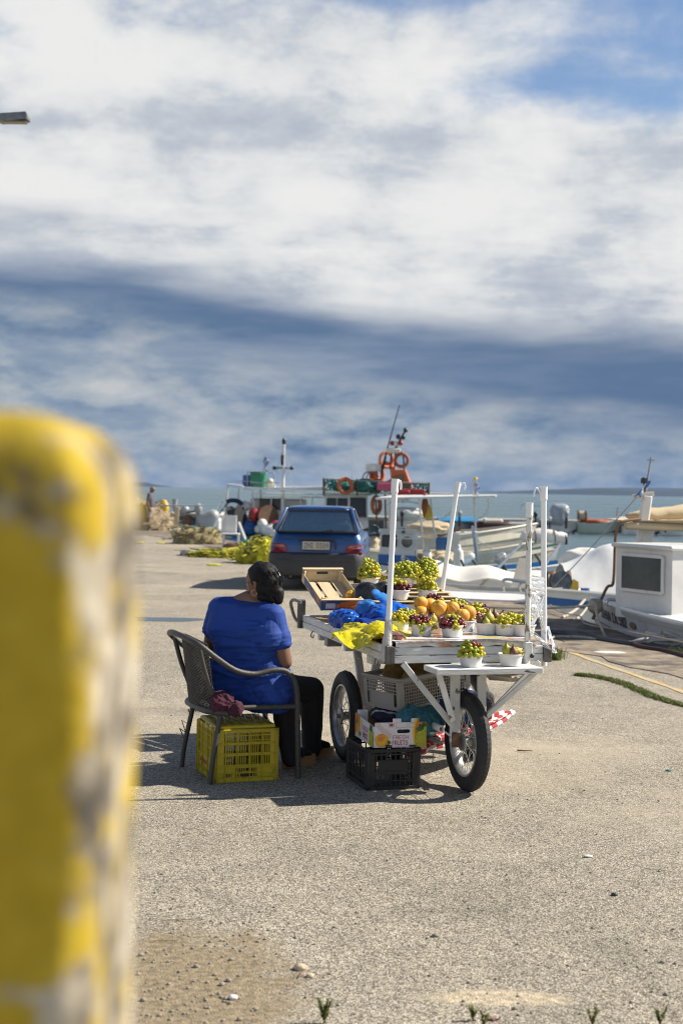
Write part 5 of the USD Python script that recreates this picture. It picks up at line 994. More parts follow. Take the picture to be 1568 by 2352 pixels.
# ------------------------------------------------------------------ the parked hatchback: x across, y forward (away), origin on the ground under the rear bumper
CAR = np.array([-.415, 23.85, 0.])
CBLUE = mat('car_blue', (.010, .058, .185), .28, var=.06, vs=3, coat=.6, chips=((.02, .05, .16), .62, 4, .2)); BUMP = mat('grey_bumper', (.030, .031, .034), .62, var=.15, vs=6, bump=.2, bs=80)
DARKI = mat('car_interior', (.035, .037, .038), .85, var=.2); GLASSC = pane('car_glass', (.84, .93, .87), .03, .16); BLKT = mat('black_trim', (.012, .012, .013), .45)
ca = thing('parked_car', 'blue hatchback parked with its back to the camera', 'car', CAR, -3.0)
def rring(hw, y0, y1, z, r0=.12, r1=.25, dz=0., n=7, bulge=0.):
    """a level ring of the body: corners rounded, the rear edge bowed a little"""
    p = []
    for cx, cy, a0, r in ((hw - r0, y0 + r0, -90, r0), (hw - r1, y1 - r1, 0, r1), (-hw + r1, y1 - r1, 90, r1), (-hw + r0, y0 + r0, 180, r0)):
        for a in np.radians(np.linspace(a0, a0 + 90, n)): p.append((cx + r * math.cos(a), cy + r * math.sin(a), z))
    p = np.array(p); p[:, 1] += bulge * (p[:, 0] / hw) ** 2 * (p[:, 1] < (y0 + y1) / 2); return p
part(ca, 'body', loft([rring(.70, .10, 3.55, .24), rring(.775, .07, 3.62, .34, bulge=.05), rring(.79, .06, 3.66, .50, bulge=.05), rring(.80, .055, 3.66, .62, bulge=.05), rring(.79, .065, 3.60, .74, bulge=.06), rring(.765, .085, 3.45, .86, bulge=.07), rring(.735, .115, 2.95, .94, .12, .4, bulge=.08), rring(.715, .14, 2.85, .965, .12, .4, bulge=.08), rring(.60, .30, 2.7, .972, .1, .4)], caps=True), CBLUE, 40)
part(ca, 'roof', loft([rring(.560, .47, 2.06, 1.325, .10, .2, bulge=.05), rring(.545, .44, 2.02, 1.365, .10, .2, bulge=.06), rring(.515, .47, 1.98, 1.395, .12, .25, bulge=.06), rring(.42, .56, 1.88, 1.412, .15, .3), rring(.1, 1.0, 1.5, 1.418, .05, .05)], caps=True), CBLUE, 60)
part(ca, 'roof_gutter', J(*[tube(curve([(s * .517, .52, 1.392), (s * .53, 1.3, 1.40), (s * .50, 1.95, 1.388)], 12), .008, 6) for s in (-1, 1)]), BLKT)
def quad_plate(pts, t, n=(1, 1)): return thick(grid(lambda u, w: tuple((np.asarray(pts[0])[k] * (1 - u) * (1 - w) + np.asarray(pts[1])[k] * u * (1 - w) + np.asarray(pts[2])[k] * u * w + np.asarray(pts[3])[k] * (1 - u) * w) for k in range(3)), 6, 6), t)
for s in (-1, 1):
    part(ca, 'pillar', J(bar((s * .685, .20, .955), (s * .545, .50, 1.355), .13, .06, up=(s, .3, 0), bev=.02), bar((s * .70, .30, .955), (s * .555, .60, 1.345), .20, .04, up=(s, 0, .3), bev=.015)), CBLUE, 40)
    part(ca, 'pillar', bar((s * .70, 1.45, .955), (s * .56, 1.5, 1.345), .06, .05, up=(s, 0, .3), bev=.01), BLKT); part(ca, 'pillar', bar((s * .68, 2.82, .955), (s * .52, 2.02, 1.345), .06, .05, up=(s, 0, .3), bev=.01), CBLUE)
    part(ca, 'side_window', quad_plate([(s * .705, .35, .97), (s * .705, 2.75, .97), (s * .548, 2.02, 1.34), (s * .555, .62, 1.34)], .004), GLASSC)
    part(ca, 'side_moulding', box((s * .803, 1.85, .52), (.02, 2.6, .09), .008), BUMP)
    m = part(ca, 'mirror', flesh([[((s * .80, 2.42, 1.0), .03), ((s * .87, 2.40, 1.01), .075), ((s * .93, 2.42, 1.0), .06)], [((s * .72, 2.5, .97), .025), ((s * .80, 2.44, .99), .025)]], .02, 3), BLKT, True)
    part(m, 'mirror_glass', X(slab(rrect(.17, .115, .045), .006), TR(s * .892, 2.325, 1.0) @ RX(90)), mat('mirror_glass', (.05, .09, .09), .05, metal=.6))
    lamp = part(ca, 'tail_light', loft([[(s * x, y + o, z) for x, y, z in ((.50, .035, .635), (.785, .075, .635), (.795, .20, .64), (.785, .21, .78), (.74, .085, .785), (.55, .045, .775), (.515, .04, .74))] for o in (0, .05)], caps=True) if s > 0 else X(loft([[(x, y + o, z) for x, y, z in ((.50, .035, .635), (.785, .075, .635), (.795, .20, .64), (.785, .21, .78), (.74, .085, .785), (.55, .045, .775), (.515, .04, .74))] for o in (0, .05)], caps=True), SC(-1, 1, 1)), mat('red_lens', (.22, .006, .012), .12, coat=.5), 30)
    part(lamp, 'clear_lens', X(loft([[(x, y + o, z) for x, y, z in ((.525, .030, .715), (.775, .070, .715), (.785, .19, .715), (.778, .20, .770), (.735, .078, .772), (.56, .038, .765))] for o in (-.004, .03)], caps=True), SC(s, 1, 1)), mat('pink_lens', (.32, .13, .12), .15, coat=.5), 30)
part(ca, 'rear_window', quad_plate([(-.655, .135, .985), (.655, .135, .985), (.525, .455, 1.335), (-.525, .455, 1.335)], .005), GLASSC)
ws_ = [(-.655, .132, .985), (.655, .132, .985), (.525, .452, 1.335), (-.525, .452, 1.335)]
part(ca, 'window_seal', J(*[bar(ws_[i], ws_[(i + 1) % 4], .03, .012, up=(0, -1, 1), bev=.003) for i in range(4)]), BLKT)
part(ca, 'windscreen', quad_plate([(-.66, 2.85, .97), (.66, 2.85, .97), (.50, 2.05, 1.335), (-.50, 2.05, 1.335)], .005), GLASSC)
for s in (-1, 1):
    part(ca, 'front_seat', J(flesh([[((s * .34, 1.75, .80), .16), ((s * .34, 1.68, 1.08), .12)], [((s * .34 - .1, 1.72, 1.05), .06), ((s * .34 + .1, 1.72, 1.05), .06)]], .03, 4), flesh([[((s * .34 - .07, 1.62, 1.20), .05), ((s * .34 + .07, 1.62, 1.20), .05)]], .02, 3)), DARKI, True)
    part(ca, 'rear_seat', flesh([[((s * .32 - .18, .95, .9), .09), ((s * .32 + .18, .95, .9), .09), ((s * .32 - .16, .9, 1.06), .07), ((s * .32 + .16, .9, 1.06), .07)]], .03, 3), DARKI, True)
part(ca, 'parcel_shelf', box((0, .55, .985), (1.2, .55, .02)), DARKI); part(ca, 'dashboard', box((0, 2.55, .97), (1.2, .5, .1), .04), DARKI); part(ca, 'inside_mirror', box((0, 2.0, 1.28), (.2, .03, .06), .01), DARKI)
part(ca, 'wiper', J(bar((.05, .105, .99), (.50, .115, 1.01), .025, .012, bev=.003), bar((.02, .10, .985), (.28, .10, 1.015), .02, .02, bev=.003), ball((.03, .105, .98), (.03, .02, .02))), BLKT)
part(ca, 'rear_bumper', J(loft([rring(.70, .03, .5, .225, .2, .05, bulge=.05), rring(.79, -.03, .55, .26, .2, .05, bulge=.07), rring(.815, -.055, .6, .36, .2, .05, bulge=.08), rring(.82, -.06, .6, .50, .2, .05, bulge=.08), rring(.815, -.05, .6, .60, .2, .05, bulge=.08), rring(.805, -.02, .6, .628, .2, .05, bulge=.08), rring(.70, .06, .6, .634, .2, .05, bulge=.08)], caps=True), tube([(-.66, -.035, .52), (-.3, -.068, .52), (.3, -.068, .52), (.66, -.035, .52)], .006, 6)), BUMP, 45)
part(ca, 'hatch_handle', J(X(slab(Polygon([(-.31, -.02), (-.30, .03), (.30, .03), (.33, -.03), (.335, -.16), (.31, -.16), (.30, -.02), (.26, -.005), (-.28, -.005)]), .018), TR(0, .068, .855) @ RX(90))), BLKT)
npl = part(ca, 'number_plate', X(slab(rrect(.46, .135, .012), .010), TR(-.005, .045, .755) @ RX(90)), mat('plate_white', (.40, .39, .32), .5, var=.05)); DKT = mat('plate_black', (.02, .02, .022), .6)
q = letters('ZHI  5509', .085, .002); part(npl, 'lettering', X(X(q, SC(.41 / np.ptp(q[0][:, 0]), 1, 1)), TR(-.208, .0345, .713) @ RX(90)), DKT); part(npl, 'plate_seal', J(X(circ_ := slab(Point(0, 0).buffer(.012), .003), TR(-.015, .034, .727) @ RX(90))), mat('plate_yellow', (.55, .48, .05), .5)); part(npl, 'plate_edge', X(slab(rrect(.48, .155, .015).difference(rrect(.46, .135, .012)), .012), TR(-.005, .0465, .755) @ RX(90)), DKT)
BDG = mat('badge_grey', (.035, .045, .08), .3); part(ca, 'badge', X(letters('CITROËN', .034, .003), TR(-.60, .066, .875) @ RX(90)), BDG); part(ca, 'badge', X(letters('Saxo', .05, .003, True), TR(.44, .062, .865) @ RX(90)), BDG)
part(ca, 'tail_pipe', cyl((-.42, -.01, .23), (-.42, .3, .23), .025, 10), RUST)
for s in (-1, 1):
    for y in (.62, 3.02): w_ = part(ca, 'wheel', X(torus(.205, .075, 40, 12), TR(s * .70, y, .275), RY(90), SC(1, 1, 1.1)), RUBBER, 60); part(w_, 'hubcap', X(lathe([(0, .05), (.12, .055), (.16, .03), (.165, 0)], 24), TR(s * .71, y, .275), RY(90 * s)), GREYM, 40)
part(ca, 'underside', box((0, 1.9, .22), (1.3, 3.2, .08)), BLKT)

# ------------------------------------------------------------------ boats
class Hull:
    """an open boat hull: x from stern (0) to bow (L), z = 0 at the waterline"""
    def __init__(s, L, W, hs, hm, hb, transom=.75, rake=.35, depth=.35, full=2.4):
        s.L, s.W, s.h, s.tr, s.rk, s.dp, s.full = L, W, (hs, hm, hb), transom, rake, depth, full
    def half(s, t): return s.W / 2 * np.where(t < .42, s.tr + (1 - s.tr) * np.sin(PI / 2 * np.minimum(t / .42, 1)), np.maximum(1 - np.clip((t - .42) / .58, 0, 1) ** s.full, .012))
    def sheer(s, t): a, b, c = s.h; return a * (1 - t) * (1 - 2 * t) + 4 * b * t * (1 - t) + c * t * (2 * t - 1)
    def pt(s, t, k, side, off=0.):
        """k = 0 keel .. 1 sheer"""
        t = np.asarray(t, float); zk = -.32 + .30 * np.clip((t - .7) / .3, 0, 1) ** 2; z = zk + (s.sheer(t) - zk) * k
        y = side * (np.maximum(s.half(t) - off, .004) * (np.asarray(k, float) * .999 + .001) ** .42); return np.stack(np.broadcast_arrays(s.L * t + s.rk * t ** 8 * k, y, z), -1)
    def outer(s):
        t = np.linspace(0, 1, 30); ks = np.r_[np.linspace(1, 0, 9), np.linspace(.125, 1, 8)]; sd = np.r_[np.ones(9), -np.ones(8)]
        r = np.stack([s.pt(t, k, d) for k, d in zip(ks, sd)], 1); v, f = loft(r, closed=False); n = 17
        c = len(v); v = np.vstack([v, r[0].mean(0)[None]]); f2 = np.array([[c, i, i + 1] for i in range(n - 1)] + [[c, n - 1, 0]]); return v, np.vstack([f, f2])
    def inner(s):
        t = np.linspace(.01, .97, 26); p = s.pt(t, 1, 1, .05); q = s.pt(t, 1, -1, .05); dz = np.array([0, 0, s.dp])
        return loft(np.stack([p, p - dz, q - dz, q], 1), closed=False)
    def rail(s, r=.03, z=0., t0=0, t1=1, off=0., sides=(1, -1)):
        t = np.linspace(t0, t1, 26); return J(*[tube(s.pt(t, 1, d, off) + (0, 0, z), r, 6) for d in sides])
    def band(s, k0, k1, off=-.008, t0=0., t1=1.):
        t = np.linspace(t0, t1, 28); return J(*[loft(np.stack([s.pt(t, k, d, off) for k in ((k0, k1) if d > 0 else (k1, k0))], 1), closed=False) for d in (1, -1)])
    def deck(s, t0, t1, z=-.02):
        t = np.linspace(t0, t1, 14); a, b = s.pt(t, 1, 1, .04), s.pt(t, 1, -1, .04); m = (a + b) / 2 + (0, 0, .05); return loft(np.stack([a, m, b], 1) + (0, 0, z), closed=False)
BC = {}
def bm(c, rough=.4, **k):
    key = 'boat_' + c if isinstance(c, str) else c; return BC.get(c) or mat('boat_paint_' + str(len(_mats)), c, rough, **k)
def paint(name, c, rough=.45, **k): BC[name] = mat('boat_' + name, c, rough, **{**dict(var=.1, vs=2.5), **k}); return BC[name]
paint('blue', (.02, .10, .28)); paint('sky', (.04, .22, .42)); paint('red', (.30, .02, .018)); paint('orange', (.46, .11, .03), .6); paint('rust', (.30, .09, .04), .7); paint('cream', (.60, .55, .44)); paint('grey', (.28, .29, .29)); paint('dark', (.02, .021, .023)); paint('teal', (.02, .16, .17)); paint('green', (.015, .15, .085)); paint('net', (.035, .13, .11), .9); paint('tan', (.42, .34, .22), .85, bump=.6, bs=8); paint('wood', (.16, .09, .045), .7); paint('pink', (.45, .07, .13)); paint('yellow', (.55, .36, .03)); paint('palegreen', (.34, .38, .33)); paint('buoy', (.62, .60, .55)); paint('navy', (.012, .02, .06), .8); paint('bottom', (.045, .018, .016), .8); paint('canvas', (.62, .60, .54), .75, bump=.8, bs=4)
def boat(label, d, px, py_water=None, name='moored_boat', cat='boat', rz=0., group='boats moored in the harbour'):
    p = at(px, 1200, d); loc = np.array([p[0], p[1], WATER]); t = thing(name, label, cat, loc, rz, group)
    R = RZ(-rz)[:3, :3]
    return t, (lambda x, y, dd=0.: R @ (at(x, y, d + dd) - loc))
def std_hull(t, H, m, M_=None, boot='bottom', gun=None, inside=None, stripe=None):
    A = (lambda q: X(q, *M_)) if M_ else (lambda q: q)
    part(t, 'hull', A(H.outer()), m, 50); part(t, 'inside', A(H.inner()), inside or m, 40); part(t, 'gunwale', A(H.rail()), gun or m, 50)
    if boot: part(t, 'boot_stripe', A(H.band(.02, .40)), BC[boot], 50)
    if stripe: part(t, 'stripe', A(H.band(*stripe[1:])), BC[stripe[0]], 50)
def posts(t, ps, r=.025, m=None, name='post'):
    for a, b in ps: part(t, name, cyl(a, b, r, 8), m or BOATW, 50)
def outboard(t, p, s=1., ang=0, m=None, tilt=0):
    M_ = TR(p) @ RZ(ang) @ RY(tilt) @ SC(s, s, s)
    o = part(t, 'outboard_motor', X(flesh([[((-.10, 0, .30), .15), ((.12, 0, .32), .13), ((.0, 0, .12), .12)]], .05, 3), M_), m or BC['grey'], True)
    part(o, 'motor_leg', X(J(bar((0, 0, .15), (.02, 0, -.65), .10, .16, bev=.02), box((.05, 0, -.62), (.35, .03, .05), .01)), M_), BC['dark'], 40)
def drum(t, c, r, w, ax, m, name='net_reel', flange=None):
    d = np.asarray(ax, float); d /= np.linalg.norm(d); c = np.asarray(c, float)
    o = part(t, name, J(cyl(c - d * w / 2, c + d * w / 2, r * .6, 20), *[cyl(c + d * (s * w / 2 - .02), c + d * (s * w / 2 + .02), r, 26) for s in (-1, 1)]), m, 40)
    part(o, 'reel_net', cyl(c - d * w * .4, c + d * w * .4, r * .82, 20), flange or BC['tan'], 40)
def flag(t, a, b, s=.4, stripes=True):
    """a limp striped blue and white ensign on its staff"""
    part(t, 'flag_staff', cyl(a, b, .014, 6), BC['grey']); a, b = np.asarray(a), np.asarray(b); top = b - (b - a) * .05
    def f(u, w): return top[0] - .10 * s + .9 * s * u * .5 * (1 - .3 * w) + .05 * np.sin(w * 9), top[1] + .12 * s * np.sin(u * 9 + w * 4), top[2] - w * s * 1.5 - u * s * .7
    n = {'tc': ('texture_coordinate', {}), 'w': ('wave_texture', dict(scale=2.2 / s, bands_direction='z', profile='tri', distortion=1.5)), 'r': ('rgb_ramp', dict(ramp=[(0, (.02, .06, .25)), (.5, (.02, .06, .25)), (.52, (.6, .62, .65)), (1, (.6, .62, .65))])), 'p': ('principled_bsdf', dict(roughness=.8))}
    m = _mats.get('flag%.2f' % s) or _mats.setdefault('flag%.2f' % s, usdkit.material(stage, '/World/Looks/ensign_cloth_%d' % int(s * 100), n, [('tc.object', 'w.vector'), ('w.fac', 'r.fac'), ('r.color', 'p.base_color')], surface='p.BSDF'))
    part(t, 'flag', thick(grid(f, 12, 12), .004), m, 60)
def cabin(t, lo, hi, taper=.06, wins=(), roof=.05, m=None, name='cabin', top=None, lean=0.):
    """a wheelhouse box between two corners; wins: (side, u0, u1, v0, v1) on faces front(-y) / right(+x) / left(-x)"""
    m = m or BOATW; x0, y0, z0 = lo; x1, y1, z1 = hi
    b = np.array([(x0, y0, z0), (x1, y0, z0), (x1, y1, z0), (x0, y1, z0)]); tp_ = b + (0, 0, z1 - z0); tp_[:, 0] += lean; cx = tp_.mean(0); tp_ = cx + (tp_ - cx) * (1 - taper)
    c = part(t, name, loft([b, tp_], caps=True), m, 20)
    part(t, name + '_roof', box(cx + (0, 0, roof / 2), ((x1 - x0) * 1.06, (y1 - y0) * 1.06, roof), roof * .4), top or m)
    F_ = {'f': (b[0], b[1], tp_[1], tp_[0]), 'r': (b[1], b[2], tp_[2], tp_[1]), 'l': (b[3], b[0], tp_[0], tp_[3])}
    for s, u0, u1, v0, v1 in wins:
        a, bb, cc, dd = F_[s]; P_ = lambda u, v: (a * (1 - u) + bb * u) * (1 - v) + (dd * (1 - u) + cc * u) * v
        q = np.array([P_(u0, v0), P_(u1, v0), P_(u1, v1), P_(u0, v1)]); nn = np.cross(q[1] - q[0], q[3] - q[0]); nn /= np.linalg.norm(nn)
        w_ = part(c, 'window_frame', J(*[bar(q[i] + nn * .006, q[(i + 1) % 4] + nn * .006, .035, .02, up=nn, bev=.004) for i in range(4)]), BC['dark']); part(c, 'window', (q + nn * .010, [[0, 1, 2], [0, 2, 3]]), DARKG2, False)
    return c
DARKG2 = mat('cabin_window', (.018, .022, .026), .08, var=.3, vs=3, spec=.6)

# right: white boat with the wheelhouse, its bow towards the cart
t, q = boat('white boat lettered on the bow, with wheelhouse, mast and tan awning, at right', 19.0, 1363); q0 = q; q = lambda x, y, dd=0.: q0(x, y, dd - 1.5)
H = Hull(7.2, 2.2, 1.06, 1.16, 1.22, .8, .35, .45); M_ = (TR(3.39, -6.74, 0), RZ(116.7))
std_hull(t, H, mat('boat_grey_white', (.38, .38, .39), .4, var=.12, vs=2, chips=((.2, .17, .13), .6, 3, .15)), M_, stripe=('dark', .775, .785), gun=BOATW)
for k in (.56, .68): part(t, 'strake', X(H.band(k, k + .02, -.012), *M_), BC['grey'])
part(t, 'rubbing_strip', X(H.band(.945, .992, -.022), *M_), BC['grey'], 50); part(t, 'waterline_stripe', X(H.band(.40, .47, -.012), *M_), BC['rust'], 50); part(t, 'foredeck', X(H.deck(.55, .97, .0), *M_), BOATW, 40)
sd_ = 1
def hullp(s, k, off): return X((H.pt(np.array([s]), k, sd_, off), np.zeros((0, 3), int)), *M_)[0][0]
def on_hull(m, Hh, A, t0, t1, k0, kh, side, off=.012):
    """lettering laid on the curved side: x runs from station t0 to t1, y up the side"""
    v, f = arr(m); x = v[:, 0] / v[:, 0].max(); y = v[:, 1] / v[:, 1].max(); return X((Hh.pt(t0 + (t1 - t0) * x, k0 + kh * y, side, -(off + v[:, 2])), f), *A)
part(t, 'lettering', on_hull(letters('IΘΘΙΑ  I.K. 582', .125, .004, True), H, M_, .955, .83, .845, .085, 1), mat('faded_black_paint', (.02, .02, .022), .6), smooth=False)
part(t, 'painted_eye', on_hull(slab(Polygon(np.array(Point(0, 0).buffer(.1).exterior.coords) * (1.25, .42) + (.125, .042)), .004), H, M_, .815, .79, .85, .06, 1), BC['wood'], smooth=False)
xf, xa = 7.55 - 1.29, 7.55 - 2.35; cb = np.array([(xf, .6, 1.10), (xa, .6, 1.10), (xa, -.6, 1.10), (xf, -.6, 1.10)]); ct = np.array([(xf + .06, .56, 1.96), (xa + .06, .56, 1.96), (xa + .06, -.56, 1.96), (xf + .06, -.56, 1.96)])
c_ = part(t, 'wheelhouse', X(loft([cb, ct], caps=True), *M_), BOATW, 20); part(t, 'wheelhouse_roof', X(box(((xf + xa) / 2 + .06, 0, 1.985), (xf - xa + .10, 1.24, .05), .02), *M_), BOATW)
def face_window(p0, p1, p2, p3, nn, u0, u1, v0, v1):
    P_ = lambda u, v: np.asarray(p0) * (1 - u) * (1 - v) + np.asarray(p1) * u * (1 - v) + np.asarray(p2) * u * v + np.asarray(p3) * (1 - u) * v
    Q = [P_(u0, v0) + nn, P_(u1, v0) + nn, P_(u1, v1) + nn, P_(u0, v1) + nn]
    w_ = part(c_, 'window_frame', X(J(*[bar(Q[i], Q[(i + 1) % 4], .04, .03, up=nn, bev=.004) for i in range(4)]), *M_), BOATW); part(c_, 'window', X(thick((np.array(Q) + nn * .2, [[0, 1, 2], [0, 2, 3]]), .006), *M_), mat('smoky_window', (.045, .048, .040), .12, var=.35, vs=2.5), False)
face_window(cb[0], cb[1], ct[1], ct[0], np.array([0, .02, 0]), .12, .86, .40, .90)
part(t, 'door_seam', X(box((xa + .02, -.05, 1.45), (.015, .012, .8)), *M_), BC['grey'])
part(t, 'cabin_lamp', cyl(q(1432, 1264, .3), q(1432, 1252, .3), .05, 12), BC['dark']); part(t, 'cabin_lamp', cyl(q(1500, 1262, .0), q(1500, 1249, .0), .05, 12), BC['bottom'])
part(t, 'mast', bar(q(1470, 1258, .9), q(1486, 1137, .9), .13, .10, bev=.02), BOATW); part(t, 'mast_foot', bar(q(1478, 1262, .9), q(1492, 1200, .9), .15, .12, bev=.02), BOATW); part(t, 'crosstree', bar(q(1453, 1141, .9), q(1500, 1134, .9), .06, .06), BC['cream'])
flag(t, q(1481, 1137, .9), q(1495, 1050, .9), .01); part(t, 'ensign', thick(grid(lambda u, w: ((q(1462, 1143, .85)[0] + (q(1487, 1108, .85)[0] - q(1462, 1143, .85)[0]) * w + .045 * np.cos(PI * 2 * u)), q(1470, 1120, .85)[1] + .05 * np.sin(2 * PI * u + w * 3), (q(1462, 1143, .85)[2] + (q(1487, 1108, .85)[2] - q(1462, 1143, .85)[2]) * w + .03 * np.sin(u * 9))), 10, 14), .004), usdkit.material(stage, '/World/Looks/ensign_wrapped', {'tc': ('texture_coordinate', {}), 'w': ('wave_texture', dict(scale=2.6, bands_direction='diagonal', profile='tri')), 'r': ('rgb_ramp', dict(ramp=[(0, (.02, .08, .25)), (.55, (.02, .08, .25)), (.6, (.55, .58, .6)), (1, (.55, .58, .6))])), 'p': ('principled_bsdf', dict(roughness=.8))}, [('tc.object', 'w.vector'), ('w.fac', 'r.fac'), ('r.color', 'p.base_color')], surface='p.BSDF'), 60)
part(t, 'mast_light', J(cyl(q(1478, 1110, .9), q(1478, 1098, .9), .04, 8), cyl(q(1480, 1130, .9), q(1477, 1096, .9), .012, 6)), BC['dark'])
v, f = tube(curve([q(1438, 1184, 1.0), q(1480, 1182, 1.1), q(1530, 1178, 1.3), q(1620, 1172, 1.6)], 24), np.interp(np.linspace(0, 1, 24), [0, .1, .4, 1], [.02, .05, .075, .11]), 10); part(t, 'furled_sail', (v + (meshkit.fbm(v * 9, 3, 4)[:, None] - .5) * .06, f), BC['tan'], 60)
v, f = grid(lambda u, w: (q(1440, 1200, .6)[0] + 2.3 * u, q(1440, 1200, .6)[1] + 1.5 * w, q(1440, 1196, .6)[2] + .12 * u - .16 * np.sin(PI * u) * np.sin(PI * w) - .07 * np.sin(w * 14 + u * 3) * u), 20, 20); part(t, 'awning', thick((v, f), .012), BC['tan'], 60)
part(t, 'awning_roll', tube([q(1436, 1206, .6), q(1600, 1212, .8)], .055, 8), BC['tan'], 60)
for a_, b_ in (((1433, 1396, .5), (1426, 1202, .5)),): part(t, 'frame_tube', tube(curve([q(1361, 1422, .2), q(1392, 1352, .4), q(1408, 1337, .4), q(1412, 1250, .5), q(1417, 1212, .5), q(1430, 1198, .5), q(1470, 1192, .6)], 30), .02, 7), BC['wood'], 60)
part(t, 'bow_rail', J(tube(curve([q(1392, 1392, .25), q(1394, 1380, .25), q(1410, 1378, .3), q(1470, 1392, .5), q(1505, 1402, .6), q(1506, 1412, .6)], 24), .022, 8), tube(curve([q(1478, 1405, .0), q(1476, 1392, .0), q(1490, 1387, .0), q(1540, 1394, .1), q(1620, 1406, .3)], 24), .022, 8), cyl(q(1446, 1388, .4), q(1446, 1402, .4), .02, 6)), STEEL, 60)
part(t, 'handrail', tube(curve([q(1515, 1400, .5), q(1525, 1380, .5), q(1545, 1350, .5), q(1575, 1335, .5)], 14), .022, 7), STEEL, 60)
part(t, 'bitts', J(cyl(q(1366, 1404, .35), q(1366, 1375, .35), .05, 8), bar(q(1350, 1392, .4), q(1382, 1394, .4), .06, .06), lump(q(1366, 1392, .3), (.10, .1, .10), 2, .3, 2, 3)), ROPE, 60)
# the tarpaulin boat between it and the cart
t, q = boat('white boat under a white tarpaulin, with a large net reel at its bow', 22.0, 1290)
H = Hull(6.5, 2.1, 1.0, .98, 1.16, .8, .3, .45); M_ = (TR(6.0, 1.9, 0), RZ(201)); std_hull(t, H, BOATW, M_, stripe=('blue', .80, .90))
def tarp(u, w):
    x = q(1312, 1300)[0] + 3.6 * u; y = .05 + 2.1 * w + .35 * u; ri = np.sin(PI * w) ** .7
    z = q(1312, 1400)[2] + .05 + ri * (.62 + .22 * np.sin(PI * u) + .16 * np.exp(-((u - .22) / .10) ** 2)) + .04 * np.sin(u * 24 + 5 * w) * (1 - ri) + .05 * (meshkit.fbm(np.stack([u * 9, w * 5, 0 * u], -1), 4, 3) - .5) * 2; return x, y, z
part(t, 'tarpaulin', thick(grid(tarp, 50, 30), .01), mat('white_tarp', (.66, .66, .64), .4, var=.08, vs=2, bump=.6, bs=5), 60)
part(t, 'canvas_bundle', lump(q(1345, 1290, 1.6), (.42, .3, .22), 3, .25, 2, 8), BC['canvas'], 60)
drum(t, q(1287, 1338, -.1), .19, .24, (1, -.35, 0), RUST); drum(t, q(1272, 1340, .3), .17, .2, (1, -.35, 0), BC['dark']); part(t, 'reel_disc', cyl(q(1288, 1336, -.32), q(1290, 1336, -.36), .165, 28), mat('reel_plate', (.10, .115, .12), .6, var=.5, vs=4, chips=((.03, .07, .12), .5, 7, .05)), 40)
part(t, 'reel_guard', X(slab(Polygon([(0, 0), (.16, 0), (.15, .24), (.08, .28), (0, .2)]), .03), TR(q(1304, 1372, -.3)) @ RX(90)), BC['yellow']); part(t, 'stem_post', thick(grid(lambda u, w: tuple((q(1263, 1352, -.4)[k] * (1 - u) * (1 - w) + q(1290, 1349, -.4)[k] * u * (1 - w) + q(1304, 1420, -.4)[k] * u * w + q(1283, 1440, -.4)[k] * (1 - u) * w) for k in range(3)), 4, 4), .06), BOATW, 40)
part(t, 'winch', J(lump(q(1330, 1378, -.4), (.17, .1, .13), 3, .3, 2, 4), cyl(q(1343, 1384, -.4), q(1343, 1360, -.4), .08, 10)), GREYM, 40); part(t, 'winch_cap', cyl(q(1343, 1362, -.4), q(1343, 1351, -.4), .07, 10), BC['blue'])
# white open boats right behind the cart
t, q = boat('long white motor boat with a dark green stripe and beige cover behind the cart', 27.0, 1110)
H = Hull(6.2, 2.0, .90, .84, 1.05, .85, .3, .35); M_ = (TR(-1.5, .9, 0), RZ(-14)); std_hull(t, H, BOATW, M_, stripe=('green', .70, .78), gun=BOATW)
part(t, 'deck_cover', thick(grid(lambda u, w: (-1.1 + 2.5 * u, .2 + 1.3 * w - .55 * u, .94 + .30 * np.sin(PI * w) * (1 - .6 * u) + .04 * np.sin(u * 16)), 24, 16), .02), BC['canvas'], 60)
part(t, 'windscreen', thick(grid(lambda u, w: tuple((q(1171, 1352, -.5)[k] * (1 - u) * (1 - w) + q(1212, 1352, -.5)[k] * u * (1 - w) + q(1210, 1283, -.2)[k] * u * w + q(1192, 1281, -.2)[k] * (1 - u) * w) for k in range(3)), 4, 4), .05), mat('beige_screen', (.42, .39, .33), .6), 40)
part(t, 'pulpit_rail', J(tube(curve([q(1160, 1370, -1), q(1154, 1345, -1), q(1160, 1331, -1), q(1200, 1336, -1), q(1262, 1343, -1)], 24), .028, 8), tube(curve([q(1204, 1388, -1), q(1196, 1362, -1), q(1192, 1345, -1), q(1199, 1337, -1)], 16), .024, 8)), STEEL, 60)
t, q = boat('white boat with a name plate on its side, nearest behind the cart', 23.0, 1120)
H = Hull(5.8, 1.9, .95, .92, 1.10, .85, .3, .3); M_ = (TR(-1.6, .5, 0), RZ(-13)); std_hull(t, H, BOATW, M_, stripe=('grey', .82, .86))
part(t, 'deck', X(H.deck(.0, .98, .0), *M_), BOATW, 40); part(t, 'deck_box', X(box((3.0, 0, 1.02), (.8, .5, .10), .03), *M_), BC['dark'])
part(t, 'name_plate', on_hull(X(slab(sbox(0, 0, 1, .17).segmentize(.05), .004)), H, M_, .20, .42, .62, .22, -1, .008), BC['grey'], smooth=False); part(t, 'lettering', on_hull(letters('ΠΕΛΑΓΙΟΣ', .11, .004, True), H, M_, .22, .40, .66, .14, -1, .014), BC['dark'], smooth=False)
v, f = tube(curve([q(1078, 1380, -.8), q(1120, 1398, -.8), q(1160, 1396, -.8), q(1300, 1386, -.8)], 20), .03, 7)
